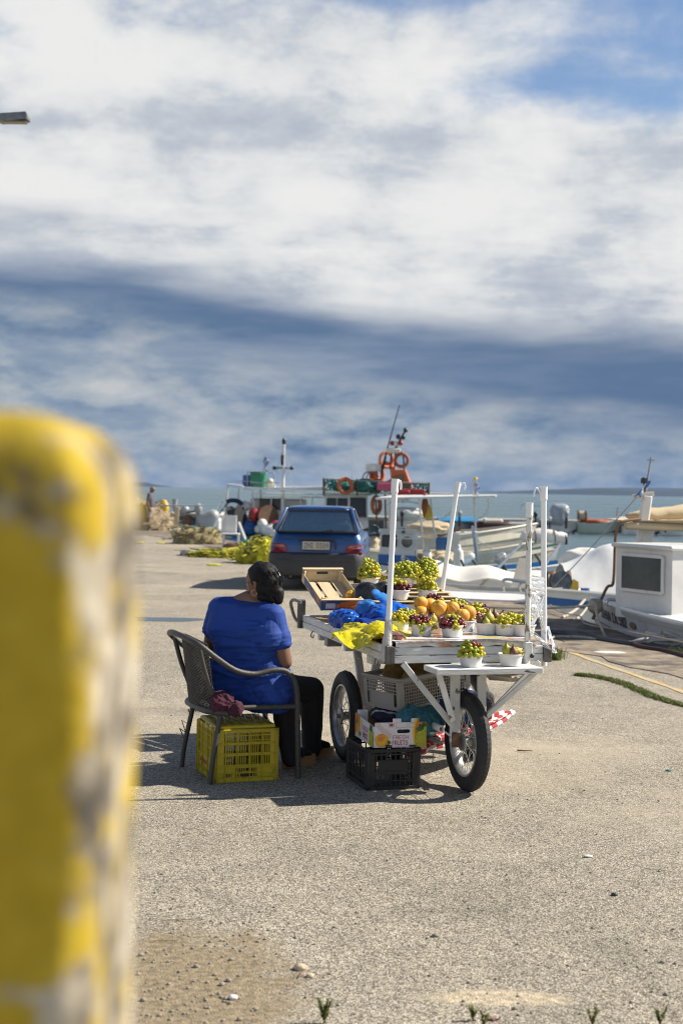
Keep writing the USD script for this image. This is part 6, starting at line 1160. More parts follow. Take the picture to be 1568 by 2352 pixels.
t, q = boat('outboard dinghy, its silver and black motor tilted up above the water', 30.0, 1120); H = Hull(4.2, 1.6, .5, .45, .7, .85, .25, .3); M_ = (TR(-2.6, .2, 0), RZ(12)); std_hull(t, H, BC['sky'], M_, gun=BOATW, inside=BC['blue']); outboard(t, q(1155, 1300, -.3), .62, 20, mat('silver_cowl', (.35, .36, .36), .25, metal=.4), -25)
part(t, 'thwart', X(box((1.6, 0, .34), (.25, 1.35, .04)), *M_), BC['sky'])
# furled boom and sheet
t = thing('boom', 'tan furled awning lashed to a boom above the water right of the cart', 'awning', at(1258, 1232, 31.), 0); o_ = at(1258, 1232, 31.); B2 = lambda x, y, dd=0: at(x, y, 31. + dd) - o_
v, f = tube(curve([B2(1195, 1240), B2(1215, 1231), B2(1258, 1230), B2(1298, 1238)], 30), np.interp(np.linspace(0, 1, 30), [0, .2, .8, 1], [.05, .13, .14, .12]), 14); part(t, 'furled_canvas', (v + (meshkit.fbm(v * (9, 5, 5), 3, 4)[:, None] - .5) * .09, f), BC['canvas'], 60); part(t, 'end_ring', X(torus(.10, .03, 20, 8), TR(B2(1298, 1238)) @ RY(80)), BC['dark'], 60)
for xx in (1228, 1250, 1272): part(t, 'lashing', X(torus(.145, .012, 20, 6), TR(B2(xx, 1231.5)) @ RY(85)), BC['wood'], 60)
for a_, b_ in (((1196, 1250), (1098, 1352)), ((1290, 1244), (1226, 1332)), ((1096, 1300), (1085, 1210))): part(t, 'strut', cyl(B2(*a_), B2(*b_, -4), .03, 8), STEEL)
for a_, b_ in (((1058, 1286), (1066, 1303)), ((1228, 1272), (1246, 1300)), ((1084, 1286), (1100, 1306))): part(t, 'clamp', cyl(B2(a_[0], a_[1], -2), B2(b_[0], b_[1], -2), .025, 8), BC['dark'])
# white and blue boat with the little wheelhouse and the long canopy
t, q = boat('white and blue fishing boat with a round porthole and long canopy behind the cart', 37.0, 1000)
H = Hull(6.4, 2.2, .72, .62, 1.05, .8, .35, .4); M_ = (TR(-1.75, -.3, 0), RZ(8)); std_hull(t, H, BOATW, M_, gun=BOATW, inside=BC['sky'], boot='bottom')
part(t, 'blue_coaming', loft([[q(868, 1292, -.1), q(955, 1294, -.1), q(957, 1292, 1.0), q(868, 1290, 1.0)], [q(868, 1273, -.1), q(955, 1277, -.1), q(957, 1275, 1.0), q(868, 1272, 1.0)]], caps=True), BC['blue'], 30)
lo, hi = q(873, 1276, 0.), q(955, 1224, 1.0); cabin(t, (lo[0], lo[1], lo[2]), (hi[0], hi[1], hi[2]), .03, (('f', .04, .42, .42, .92),), .09)
pw = q(934, 1236, -.02); part(t, 'porthole', X(slab(Point(0, 0).buffer(.16), .02), TR(pw + (0, -.02, -.1)) @ RX(90)), DARKG2); part(t, 'porthole_rim', X(torus(.165, .02, 28, 6), TR(pw + (0, -.04, -.1)) @ RX(90)), BOATW); part(t, 'small_port', X(slab(Point(0, 0).buffer(.045), .02), TR(q(926, 1222, -.05)) @ RX(90)), DARKG2)
part(t, 'canopy', loft([[q(862, 1148, -.5), q(1138, 1142, -.9), q(1140, 1140, 1.3), q(905, 1141, 1.3)], [q(862, 1143, -.5), q(1138, 1138, -.9), q(1140, 1136, 1.3), q(905, 1137, 1.3)]], caps=True), BOATW, 30)
posts(t, [(q(962, 1145, -.5), q(976, 1300, -.5)), (q(988, 1145, .9), q(1005, 1290, .9)), (q(1086, 1100, .2), q(1096, 1290, .2)), (q(892, 1145, .9), q(896, 1230, .9))], .028, STEEL)
flag(t, q(1090, 1145, .2), q(1092, 1100, .2), .22); part(t, 'mast_ball', ball(q(1092, 1100, .2), .05), BC['yellow'])
part(t, 'canopy_brace', J(tube(curve([q(1120, 1144), q(1122, 1165), q(1112, 1185), q(1096, 1192)], 14), .022, 6), tube(curve([q(1046, 1148), q(1040, 1170), q(1022, 1188), q(1008, 1192)], 14), .022, 6)), STEEL, 60)
part(t, 'guard_rail', J(cyl(q(955, 1226, -.6), q(1095, 1222, .1), .022, 6), cyl(q(905, 1236, -.6), q(976, 1238, -.6), .018, 6), cyl(q(977, 1228, -.5), q(1000, 1226, -.5), .03, 6)), BOATW)
for x, y, r_, hh in ((980, 1290, .14, .40), (925, 1283, .05, .13), (1052, 1292, .15, .52)): part(t, 'fender', flesh([[(q(x, y, -.9) + (0, 0, -hh / 2 + r_), r_), (q(x, y, -.9) + (0, 0, hh / 2), r_ * .8)], [(q(x, y, -.9) + (0, 0, hh / 2), r_ * .5), (q(x, y, -.9) + (0, 0, hh / 2 + r_), r_ * .35)]], .05, 3), BC['buoy'], True)
part(t, 'fender_tip', cyl(q(1054, 1262, -.9), q(1058, 1274, -.9), .09, 10, .06), BC['blue']); part(t, 'fender', flesh([[(q(1080, 1278, .0), .12), (q(1062, 1285, .0), .14)]], .05, 3), BC['buoy'], True)
part(t, 'blue_locker', box(q(1014, 1263, .3), (.30, .3, .66), .02), BC['blue']); part(t, 'yellow_bag', flesh([[(q(982, 1182, .7), .14), (q(980, 1164, .7), .09)], [(q(979, 1160, .7), .05), (q(981, 1152, .7), .03)]], .04, 3), BC['yellow'], True)
part(t, 'hanging_gear', J(lump(q(975, 1160, .6), (.08, .06, .3), 3, .4, 2, 2)), BC['rust'], 60); part(t, 'gear_heap', J(lump(q(1010, 1282, .1), (.45, .4, .2), 3, .4, 2, 6), lump(q(955, 1287, .5), (.3, .3, .2), 3, .4, 2, 9)), BC['tan'], 60)
part(t, 'stay', J(cyl(q(1092, 1238, .2), q(1150, 1276, .5), .012, 5), cyl(q(1097, 1236), q(1104, 1290), .012, 5)), BC['grey'])
# coloured hull behind it
t, q = boat('white boat with red and green stripes half hidden behind the white and blue one', 45.0, 1040); H = Hull(6.5, 2.3, .75, .7, 1.25, .8, .4, .4); M_ = (TR(-3.2, .4, 0), RZ(6)); std_hull(t, H, BC['cream'], M_, stripe=('red', .66, .74)); part(t, 'green_band', X(H.band(.78, .84, -.01), *M_), BC['teal']); part(t, 'boom', tube(curve([q(1005, 1232), q(1040, 1222), q(1062, 1212)], 10), .05, 6), BC['wood']); part(t, 'samson_post', bar(q(1047, 1225, -.3), q(1040, 1280, -.3), .25, .2), BC['cream']); part(t, 'net_heap', lump(q(985, 1215, .3), (.7, .5, .25), 3, .4, 2.2, 5), BC['tan'], 60)
# the big boat with the orange gear
t, q = boat('fishing boat with a white wheelhouse, orange life rings and net racks on its roof', 54.0, 800)
H = Hull(9.5, 3.2, .95, .85, 1.4, .8, .5, .45); M_ = (TR(-2.2, 1.0, 0), RZ(12)); std_hull(t, H, BC['cream'], M_, stripe=('blue', .76, .84)); part(t, 'deck', X(H.deck(.0, .98, -.15), *M_), BC['wood'], 40)
c_ = cabin(t, tuple(q(740, 1236, 0)), tuple(q(846, 1139, 1.8)), .07, (('f', .06, .27, .55, .93), ('f', .31, .53, .55, .93), ('f', .60, .95, .50, .95)), .08)
part(c_, 'lettering', X(letters('ΣΩΤΗΡΗΣ', .16, .01), TR(q(808, 1196, -.12)) @ RX(90)), BC['grey']); part(c_, 'lettering', X(letters('ΝΖ', .14, .01), TR(q(812, 1210, -.12)) @ RX(90)), BC['grey']); part(c_, 'lettering', X(letters('7', .14, .01), TR(q(828, 1210, -.12)) @ RX(90)), BC['grey'])
part(t, 'rack_floor', loft([[q(743, 1130, -.3), q(985, 1139, -.3), q(985, 1138, 1.8), q(743, 1129, 1.8)], [q(743, 1128, -.3), q(985, 1137, -.3), q(985, 1136, 1.8), q(743, 1127, 1.8)]], caps=True), BC['cream'], 20)
NETM = usdkit.material(stage, '/World/Looks/green_netting', {'tc': ('texture_coordinate', {}), 'v': ('voronoi_texture', dict(scale=9., feature='distance_to_edge')), 'lt': ('math', dict(math_type='less_than', value2=.10)), 'd': ('diffuse_bsdf', dict(color=(.035, .15, .12))), 't': ('transparent_bsdf', {}), 'm': ('mix_closure', {})}, [('tc.object', 'v.vector'), ('v.distance', 'lt.value1'), ('lt.value', 'm.fac'), ('t.BSDF', 'm.closure1'), ('d.BSDF', 'm.closure2')], surface='m.closure')
for a_, b_ in (((743, 1128, -.3), (820, 1132, -.3)), ((820, 1132, -.3), (985, 1139, -.3)), ((743, 1128, 1.8), (985, 1137, 1.8)), ((743, 1128, -.3), (743, 1128, 1.8))):
    A_, B__ = q(*a_), q(*b_); hz = np.array([0, 0, .47]); part(t, 'netting', thick(grid(lambda u, w: tuple(A_[k] * (1 - u) + B__[k] * u + hz[k] * w + (.03 * np.sin(u * 20 + w * 5) if k == 1 else 0) for k in range(3)), 16, 5), .01), NETM, 60)
    part(t, 'rack_rail', cyl(A_ + hz, B__ + hz, .025, 6), BC['grey'])
posts(t, [(q(743, 1138, -.3), q(743, 1098, -.3)), (q(820, 1138, -.3), q(820, 1100, -.3)), (q(985, 1142, -.3), q(985, 1108, -.3)), (q(866, 1240, -.4), q(863, 1128, -.4)), (q(886, 1225, 1.6), q(884, 1135, 1.6)), (q(745, 1140, 1.8), q(745, 1100, 1.8))], .035, RUST)
part(t, 'net_heap', J(lump(q(842, 1118, .2), (.55, .6, .30), 4, .3, 2.4, 3), lump(q(790, 1118, .8), (.5, .5, .22), 3, .3, 2, 6)), BC['net'], 60)
def ringb(p, R, r, ax, ang, m=None): part(t, 'life_ring', X(torus(R, r, 32, 10), TR(p) @ RZ(ang) @ RX(ax)), m or BC['orange'], 60)
ringb(q(793, 1116, -.5), .27, .075, 82, 25); ringb(q(887, 1056, .3), .28, .065, 88, 30); ringb(q(922, 1057, .0), .24, .065, 90, -5, BC['rust']); ringb(q(884, 1088, .4), .38, .10, 85, 15); ringb(q(866, 1092, .7), .35, .09, 85, 50)
part(t, 'orange_locker', loft([[q(*p) for p in ((900, 1119, -.2), (945, 1121, -.2), (948, 1119, 1.0), (903, 1118, 1.0))], [q(*p) for p in ((895, 1079, -.1), (930, 1079, -.1), (932, 1078, .8), (897, 1078, .8))]], caps=True), BC['orange'], 20); part(t, 'locker_window', bar(q(919, 1105, -.26), q(916, 1090, -.26), .42, .03, up=(0, 1, 0)), BC['wood'])
part(t, 'float_roll', tube([q(836, 1108, .1), q(872, 1109, .0)], .16, 10), BC['rust']); part(t, 'pink_crate', box(q(884, 1118, -.35), (.62, .4, .30), .03), BC['pink'])
part(t, 'red_crate', J(box(q(948, 1133, -.6), (.88, .5, .32), .03), box(q(925, 1137, -.7), (.5, .4, .36), .03)), BC['red'])
part(t, 'roof_frame', J(tube(curve([q(874, 1098), q(884, 1060), q(888, 1038), q(905, 1034), q(922, 1036), q(926, 1050), q(928, 1080)], 26), .035, 6), cyl(q(905, 1080), q(908, 1036), .03, 6), cyl(q(895, 1078), q(899, 1040), .03, 6)), BC['dark'], 60)
part(t, 'yellow_panel', box(q(903, 1035, -.1), (.55, .3, .16), .03), BC['cream']); part(t, 'long_aerial', cyl(q(876, 1078), q(917, 930), .035, 6, .02), BC['dark'])
part(t, 'light_mast', cyl(q(908, 1030), q(931, 988), .05, 8, .035), BC['wood'])
for x, y, m_ in ((931, 988, 'dark'), (926, 1004, 'dark'), (914, 1003, 'dark'), (900, 1018, 'red'), (908, 1019, 'buoy'), (920, 1018, 'red')): part(t, 'deck_light', ball(q(x, y, -.1), (.085, .085, .10)), BC[m_], True)
part(t, 'radar', J(lathe([(0, 0), (.30, .02), (.32, .12), (.30, .30), (0, .33)], 20), ) if False else X(lathe([(0, 0), (.28, .02), (.30, .12), (.28, .28), (0, .31)], 20), TR(q(857, 1083))), BC['buoy'], 40); part(t, 'radar_arch', J(*[tube(curve([q(832 + k * 9, 1122, k * .6), q(833 + k * 9, 1096, k * .6), q(842 + k * 9, 1085, k * .6), q(868, 1085, k * .6)], 16), .03, 6) for k in (0, 1)]), BC['grey'], 60); part(t, 'whip_aerial', cyl(q(866, 1076), q(870, 1050), .02, 5), BC['grey']); part(t, 'whip_aerial', cyl(q(808, 1120), q(808, 1010), .007, 4), BC['grey'])
ringb(q(864, 1160, -.2), .30, .085, 88, 60, BC['rust'])
part(t, 'stern_hoops', J(*[tube(curve([q(838 + 5 * k, 1250, -.8), q(836 + 5 * k, 1225, -.8), q(850 + 3 * k, 1212, -.8), q(866, 1218, -.8), q(868 - k, 1250, -.8)], 14), .022, 5) for k in range(4)]), BC['dark'], 60); part(t, 'stern_gear', J(lump(q(858, 1262, -.9), (.5, .4, .45), 4, .35, 2.4, 6)), BC['tan'], 60)
part(t, 'aft_canopy', box(q(960, 1133, 2.2), (2.6, 1.6, .06), .02), BOATW)
# the boat with the barrels and the tall mast left of the car
t, q = boat('fishing boat carrying a green barrel on its white canopy, left of the car', 55.0, 640)
H = Hull(9.0, 3.0, .95, .85, 1.3, .8, .5, .45); M_ = (TR(-2.4, .8, 0), RZ(10)); std_hull(t, H, BC['blue'], M_, gun=BOATW, inside=BC['sky']); part(t, 'deck', X(H.deck(.0, .98, -.2), *M_), BC['wood'], 40)
part(t, 'canopy', loft([[q(556, 1126, -.4), q(752, 1126, -.4), q(752, 1125, 1.9), q(556, 1125, 1.9)], [q(556, 1120, -.4), q(752, 1118, -.4), q(752, 1117, 1.9), q(556, 1119, 1.9)]], caps=True), BOATW, 20)
part(t, 'cabin', box(q(640, 1180, 1.2), (2.2, 1.2, 1.2), .06), BOATW); part(t, 'cabin_window', box(q(622, 1157, .45), (.9, .06, .42), .02), DARKG2)
part(t, 'green_barrel', X(lathe([(0, 0), (.30, 0), (.32, .05), (.315, .5), (.33, .52), (.32, .58), (0, .60)], 28), TR(q(593, 1119, .4))), BC['green'], 40); part(t, 'blue_drum', X(lathe([(0, 0), (.26, 0), (.26, .42), (.24, .46), (0, .46)], 24), TR(q(572, 1118, .9))), BC['blue'], 40); part(t, 'white_can', flesh([[(q(620, 1113, .5) + (-.12, 0, -.08), .1), (q(620, 1113, .5) + (.12, 0, -.08), .1), (q(620, 1113, .5) + (0, 0, .12), .13)]], .06, 3), BC['cream'], True)
part(t, 'drum_rail', J(tube(curve([q(568, 1118, .2), q(569, 1086, .2), q(575, 1083, .2), q(622, 1085, .2), q(629, 1090, .2), q(630, 1118, .2)], 24), .022, 6), cyl(q(540, 1105, .2), q(632, 1106, .2), .016, 5), cyl(q(575, 1108, -.4), q(640, 1109, -.4), .016, 5)), BC['grey'], 60)
flag(t, q(604, 1086, .8), q(609, 1040, .8), .36)
part(t, 'mast', cyl(q(647, 1250, -.3), q(652, 1016, -.3), .085, 10, .05), BOATW); part(t, 'crosstree', cyl(q(630, 1075, -.3), q(670, 1075, -.3), .045, 8), BC['grey']); part(t, 'mast_head', J(ball(q(652, 1014, -.3), (.08, .08, .14)), *[ball(q(x, 1075, -.4), .08) for x in (630, 670)]), BC['dark'], True)
part(t, 'rigging', J(*[cyl(q(652, 1025, -.3), q(x, 1085, -.3), .01, 4) for x in (634, 668)], cyl(q(664, 1078), q(672, 1130), .01, 4), cyl(q(632, 1078), q(628, 1120), .01, 4)), BC['grey']); part(t, 'furled_flag', tube([q(649, 1045, -.35), q(648, 1068, -.35)], .06, 7), BC['navy'])
posts(t, [(q(523, 1115, -.2), q(519, 1200, -.2)), (q(548, 1122, .3), q(544, 1185, .3)), (q(578, 1122, -.4), q(590, 1215, -.4)), (q(598, 1122, 1.), q(600, 1190, 1.))], .03, BOATW)
part(t, 'stern_frame', J(tube(curve([q(519, 1180, -.2), q(523, 1120, -.2), q(526, 1113, -.2), q(560, 1117, -.2)], 16), .03, 6), cyl(q(521, 1152, -.2), q(546, 1152, .3), .025, 6)), BC['cream'], 60)
part(t, 'canopy_rail', J(cyl(q(585, 1133, -.5), q(752, 1136, -.5), .022, 5), cyl(q(585, 1140, -.5), q(752, 1143, -.5), .018, 5), *[tube(curve([q(x, 1175, -.4), q(x + 1, 1147, -.4), q(x + 6, 1141, -.4), q(x + 28, 1143, -.4)], 12), .025, 5) for x in (622, 690, 716)]), BC['cream'], 60)
drum(t, q(541, 1188, -.9), .44, .42, (1, -.55, .1), BC['dark'], flange=BC['dark']); part(t, 'reel_arm', bar(q(546, 1200, -1.3), q(570, 1262, -1.5), .16, .12), BC['grey']); drum(t, q(613, 1186, -.6), .42, .3, (.5, -1, .1), RUST, flange=BC['navy'])
part(t, 'red_jacket', J(lump(q(582, 1182, -.7), (.19, .15, .26), 3, .2, 2, 3), lump(q(598, 1182, -.7), (.14, .12, .27), 3, .2, 2, 5)), BC['red'], 60); part(t, 'buoy', J(ball(q(602, 1203, -1.0), .19), ball(q(594, 1216, -1.0), .17)), BC['buoy'], True); part(t, 'blue_gear', J(lump(q(560, 1212, -.5), (.7, .4, .3), 3, .3, 2, 4)), BC['blue'], 60); part(t, 'white_sack', lump(q(563, 1162, -.2), (.24, .2, .2), 3, .3, 2, 14), BC['buoy'], 60)
part(t, 'davit', J(tube([q(495, 1190, -.6), q(525, 1152, -.6), q(545, 1150, -.5)], .04, 6)), STEEL, 60); part(t, 'dark_bundle', J(tube(curve([q(520, 1153, -.6), q(532, 1149, -.6), q(548, 1152, -.6), q(556, 1160, -.6)], 10), .09, 7)), BC['navy'], 60)
part(t, 'white_cowl', flesh([[(q(612, 1217, -1.2), .24), (q(625, 1222, -1.2), .26)], [(q(636, 1214, -1.2), .12), (q(622, 1210, -1.2), .14)]], .06, 3), BOATW, True); part(t, 'pink_float', lump(q(634, 1212, -.9), (.28, .2, .28), 3, .1, 2, 4), BC['pink'], 60)
# small boats at left
t, q = boat('small white and blue boat with a line hauler at the quay edge, left', 52.0, 500); H = Hull(6.2, 2.0, .78, .66, .98, .8, .35, .3); M_ = (TR(-1.8, .4, 0), RZ(-13)); std_hull(t, H, BOATW, M_, stripe=('blue', .78, .90), inside=BC['sky'], gun=BC['sky'])
part(t, 'tilted_cowl', flesh([[(q(468, 1196, -.3), .30), (q(488, 1186, -.3), .26), (q(482, 1208, -.3), .2)]], .07, 3), BC['grey'], True); part(t, 'hauler_hook', tube(curve([q(402, 1146, -.2), q(401, 1160, -.2), q(405, 1172, -.2), q(415, 1176, -.2), q(425, 1177, -.2)], 16), .10, 8), BC['grey'], 60); part(t, 'hauler_arm', J(cyl(q(420, 1180), q(455, 1172), .035, 6), bar(q(430, 1186), q(462, 1200), .12, .10)), BC['dark']); part(t, 'hauler_wheel', J(ball(q(425, 1171, -.3), .16), ball(q(455, 1168, -.3), (.15, .15, .2))), BC['grey'], True)
part(t, 'small_cabin', box(q(480, 1205, .2), (.9, .8, .5), .06), BOATW); part(t, 'frame_tube', J(tube(curve([q(490, 1190), q(505, 1160), q(512, 1150)], 10), .04, 6), cyl(q(508, 1155), q(522, 1185), .02, 5)), STEEL); part(t, 'engine_box', box(q(462, 1222, -.6), (.7, .5, .25), .05), BC['teal']); part(t, 'yellow_stick', cyl(q(443, 1222, -.8), q(492, 1228, -.8), .05, 6), BC['yellow'])
t, q = boat('long grey boat seen end on behind the net pile at the far left', 60.0, 420); H = Hull(6.0, 2.1, .85, .75, 1.0, .8, .35, .3); M_ = (TR(-2.6, .2, 0), RZ(-10)); std_hull(t, H, BC['grey'], M_, gun=BOATW); part(t, 'windscreen', bar(q(375, 1195, -.5), q(400, 1199, -.5), .5, .25), DARKG2)
# the row along the pier
def pier_boat(label, px0, px1, pyw, hullm, d=93.0, extras=None, name='moored_boat', hs=.6, rz=0):
    t, q = boat(label, d, (px0 + px1) / 2, rz=rz, group='small boats along the pier'); L_ = (px1 - px0) / 3266.7 * d; H = Hull(L_ * .96, min(1.9, L_ * .36), hs, hs * .95, hs * 1.35, .85, .2, .25); M_ = (TR(-L_ / 2, 0, 0),); std_hull(t, H, BC[hullm] if hullm in BC else BOATW, M_, gun=BOATW)
    if extras: extras(t, q)
    return t
def e1(t, q): part(t, 'bimini', thick(grid(lambda u, w: (q(888, 1163)[0] + 2.2 * u, -.7 + 1.4 * w, q(888, 1158)[2] + .22 * np.sin(PI * u) ** .5), 14, 6), .04), BC['navy'], 60); posts(t, [(q(890, 1158, -.6), q(893, 1190, -.6)), (q(964, 1158, -.6), q(962, 1190, -.6)), (q(925, 1156), q(925, 1135))], .03, STEEL); part(t, 'spray_cover', lump(q(930, 1180, -.2), (1.2, .7, .45), 3, .2, 2, 3), BC['canvas'], 60); outboard(t, q(923, 1188, -1.2), .95, 90, BC['dark'])
pier_boat('white motor boat with a navy bimini top by the pier, behind the front left pole', 882, 985, 1205, 'white', extras=e1)
def e2(t, q): part(t, 'blue_cover', thick(grid(lambda u, w: (-1.2 + 2.6 * u, -.6 + 1.2 * w, .72 + .28 * np.sin(PI * w)), 12, 8), .04), BC['sky'], 60); outboard(t, q(1055, 1188, -.9), .95, 90, BC['grey'])
pier_boat('grey boat under a bright blue cover by the pier, with a grey outboard', 1008, 1085, 1208, 'grey', extras=e2)
def e3(t, q): part(t, 'tube_side', J(tube(curve([(-1.2, -.5, .5), (.8, -.5, .5), (1.3, 0, .6), (.8, .5, .5), (-1.2, .5, .5)], 30), .22, 10)), BC['bottom'], 60); part(t, 'seat_cover', box((0, 0, .75), (1.8, .6, .3), .1), BC['cream']); outboard(t, q(1112, 1200, -.6), .7, 90, BC['buoy'])
pier_boat('dark red inflatable boat with a cream seat by the pier', 1085, 1160, 1218, 'bottom', extras=e3, hs=.4)
def e4(t, q): part(t, 'wheel_arch', tube(curve([q(1188, 1190), q(1193, 1172), q(1200, 1160), q(1214, 1159), q(1238, 1163)], 16), .045, 6), STEEL, 60); outboard(t, q(1229, 1190, -.9), .95, 90, BC['dark']); part(t, 'deck', box((0, 0, .62), (2.1, 1.0, .12), .05), BOATW)
pier_boat('white rounded boat with a tube arch and black outboard by the pier', 1165, 1236, 1208, 'white', extras=e4, hs=.75)
def e5(t, q): part(t, 'spray_hood', flesh([[(q(1277, 1172), .45), (q(1292, 1172), .45), (q(1283, 1192), .6)]], .15, 3), mat('clear_hood', (.30, .32, .34), .15), True); outboard(t, q(1300, 1190, -1.), 1.05, 90, BC['grey']); outboard(t, q(1262, 1198, -.9), .7, 90, BC['buoy'])
pier_boat('white boat with a clear spray hood and two outboards by the pier', 1244, 1322, 1210, 'white', extras=e5)
def e6(t, q): drum(t, q(1336, 1184, -.3), .36, .5, (1, 0, 0), BC['wood']); part(t, 'hauler', J(cyl(q(1342, 1183), q(1356, 1200), .09, 6), ball(q(1341, 1180, -.2), .15)), BC['red']); part(t, 'net_heap', J(lump(q(1365, 1199, 0), (1.1, .5, .22), 3, .3, 2, 3), lump(q(1392, 1200, 0), (.3, .3, .2), 3, .3, 2, 4)), BC['rust'], 60); part(t, 'pole', cyl(q(1418, 1165), q(1414, 1200), .03, 5), BC['pink'])
pier_boat('grey green fishing boat with a net reel at its stern by the pier', 1328, 1418, 1218, 'palegreen', extras=e6, hs=.75)
def e7(t, q): part(t, 'cover', lump(q(1462, 1196, 0), (1.5, .6, .3), 3, .2, 2, 5), BC['canvas'], 60); part(t, 'pole', cyl(q(1488, 1140), q(1485, 1200), .03, 5), BC['green'])
pier_boat('white boat with a grey cover by the pier, left of the white mast', 1430, 1512, 1218, 'white', extras=e7, hs=.6)
pier_boat('white boat at the far right end of the pier row', 1518, 1600, 1220, 'white', hs=.6, extras=lambda t, q: (outboard(t, q(1528, 1205, -.8), .8, 90, BC['dark']), part(t, 'cover', lump(q(1560, 1200, 0), (1.1, .6, .3), 3, .2, 2, 7), BC['canvas'], 60)))
pier_boat('low white boat along the left part of the pier, behind the line hauler', 478, 540, 1200, 'white', d=91., hs=.6, extras=lambda t, q: part(t, 'cover', lump((0, 0, .75), (.7, .5, .3), 3, .2, 2, 9), BC['canvas'], 60))
pier_boat('white boat with a dark cover beyond the green barrel boat', 615, 700, 1200, 'white', d=90., hs=.6)

# ------------------------------------------------------------------ quay clutter: nets, ropes, post, mat, weeds, stones
def net_pile(label, c, r, m, seed, loops=60, cat='net', amp=.35, name='fishing_net'):
    c = np.asarray(c, float); t = thing(name, label, cat, c); rr = np.random.default_rng(seed)
    v, f = lump((0, 0, 0), 1, 4, amp, 1.6, seed); v = v * np.asarray(r); v[:, 2] = np.maximum(v[:, 2], -.01); v += (meshkit.fbm(v * 9, 4, seed)[:, None] - .5) * np.asarray(r) * .35; part(t, 'heap', (v, f), m, 60)
    L = []
    for k in range(loops):
        a = rr.uniform(0, 6.28); e = rr.uniform(.1, 1.2); p = np.array([math.cos(a) * math.cos(e), math.sin(a) * math.cos(e), math.sin(e)]) * np.asarray(r) * rr.uniform(.95, 1.1)
        d = rr.normal(size=(5, 3)) * np.asarray(r) * .22; d[:, 2] *= .6; pp = p + np.cumsum(d, 0) * .6; pp[:, 2] = np.clip(pp[:, 2], .01, r[2] * 1.12); L.append(tube(curve(pp, 12), rr.uniform(.008, .02), 4))
    part(t, 'loose_lines', J(L), m, 60, kind='stuff'); return t
TANN = mat('olive_net', (.21, .175, .085), .95, var=.4, vs=12, bump=1., bs=40); YN = mat('yellow_net', (.36, .325, .015), .9, var=.5, vs=8, bump=1., bs=30, chips=((.06, .08, .02), .50, 6, .10)); BEIGE = mat('beige_net', (.25, .195, .12), .95, var=.3, vs=6, bump=1., bs=30); YN2 = mat('bright_yellow_net', (.44, .41, .02), .85, var=.4, vs=9, bump=1., bs=30)
net_pile('olive brown heap of fishing net on the quay beside the rusty bollard', on(452, 1249), (.72, .55, .50), TANN, 3, 90)
net_pile('tall bright yellow green heap of fishing net beside the parked car', on(600, 1293), (.50, .45, .56), YN, 5, 110)
net_pile('low spread of yellow fishing net trailing left from the tall heap', on(535, 1281), (.95, .35, .22), YN, 8, 70)
net_pile('bright yellow net strands hanging over the heap by the car', on(612, 1296), (.20, .22, .52), YN2, 12, 60, amp=.5)
net_pile('beige heap of net and rope behind the standing man', on(352, 1213) + (0, .9, 0), (.8, .5, .62), BEIGE, 15, 80)
net_pile('beige net heap half hidden behind the yellow pillar', on(312, 1220) + (0, 1.4, 0), (1.1, .8, 1.1), BEIGE, 18, 60)
t = thing('mat', 'dark blue mat lying flat on the asphalt before the yellow net', 'mat', on(455, 1276)); part(t, 'dark_sheet', thick(grid(lambda u, w: (-.42 + 1.1 * u, -.35 + .8 * w, .03 + .05 * np.sin(PI * w) + .05 * np.sin(u * 8 + w * 3)), 16, 10), .01), mat('slate_mat', (.045, .06, .085), .8, var=.3), 60); part(t, 'pale_edge', thick(grid(lambda u, w: (-.15 + 1.05 * u, -.62 + .35 * w, .02 + .06 * w + .03 * np.sin(u * 11)), 16, 6), .01), mat('pale_blue_mat', (.15, .25, .36), .8, var=.3), 60)
t = thing('green_bundle', 'small teal green bundle of net at the quay edge behind the yellow net', 'net', on(572, 1262)); part(t, 'bundle', lump((0, 0, .1), (.32, .25, .18), 3, .3, 2, 3), BC['green'], 60)
t = thing('wooden_post', 'weathered wooden post with a plank on top at the quay edge', 'post', on(404, 1238), 0); part(t, 'post', bar((0, 0, 0), (.03, 0, 1.05), .13, .12, bev=.01), BC['tan']); part(t, 'plank', bar((-.55, 0, 1.08), (.85, .2, 1.10), .20, .05, bev=.01), BC['grey']); part(t, 'sack', lump((.06, -.08, .16), (.22, .2, .2), 3, .2, 2, 4), BC['tan'], 60)
t = thing('bollard', 'rusty iron bollard at the quay edge left of the olive net', 'bollard', on(431, 1226)); part(t, 'column', lathe([(0, 0), (.16, 0), (.13, .06), (.12, .5), (.16, .55), (.15, .66), (0, .70)], 20), RUST, 40)
t = thing('yellow_float', 'round yellow float hanging behind the standing man', 'float', on(362, 1218) + (.1, .9, .85)); part(t, 'float', ball((0, 0, 0), (.22, .2, .34), 3), BC['yellow'], True)
t = thing('plastic_chair', 'broken white plastic chair at the quay edge behind the yellow net', 'chair', on(532, 1258)); part(t, 'backrest', thick(grid(lambda u, w: (-.30 + .42 * u, .0 + .05 * np.sin(PI * u), .40 + .52 * w), 6, 6), .03), BOATW, 40); part(t, 'seat', box((-.02, -.2, .40), (.5, .45, .04), .01), BOATW)
for x in (-.22, .2):
    for y in (-.4, .0): part(t, 'leg', bar((x, y, .0), (x, y, .40), .05, .04), BOATW)
for k, (px, py) in enumerate(((372, 1249), (492, 1299), (320, 1248))): single('net_scrap', lump(on(px, py) + (0, 0, .015), (.16, .12, .03), 2, .4, 2, k), YN2, ('yellow scrap of net alone on the asphalt below the net piles', 'yellow scrap of net left of the shadow of the car', 'yellow scrap of net beside the blurred pillar')[k], 'net scrap')
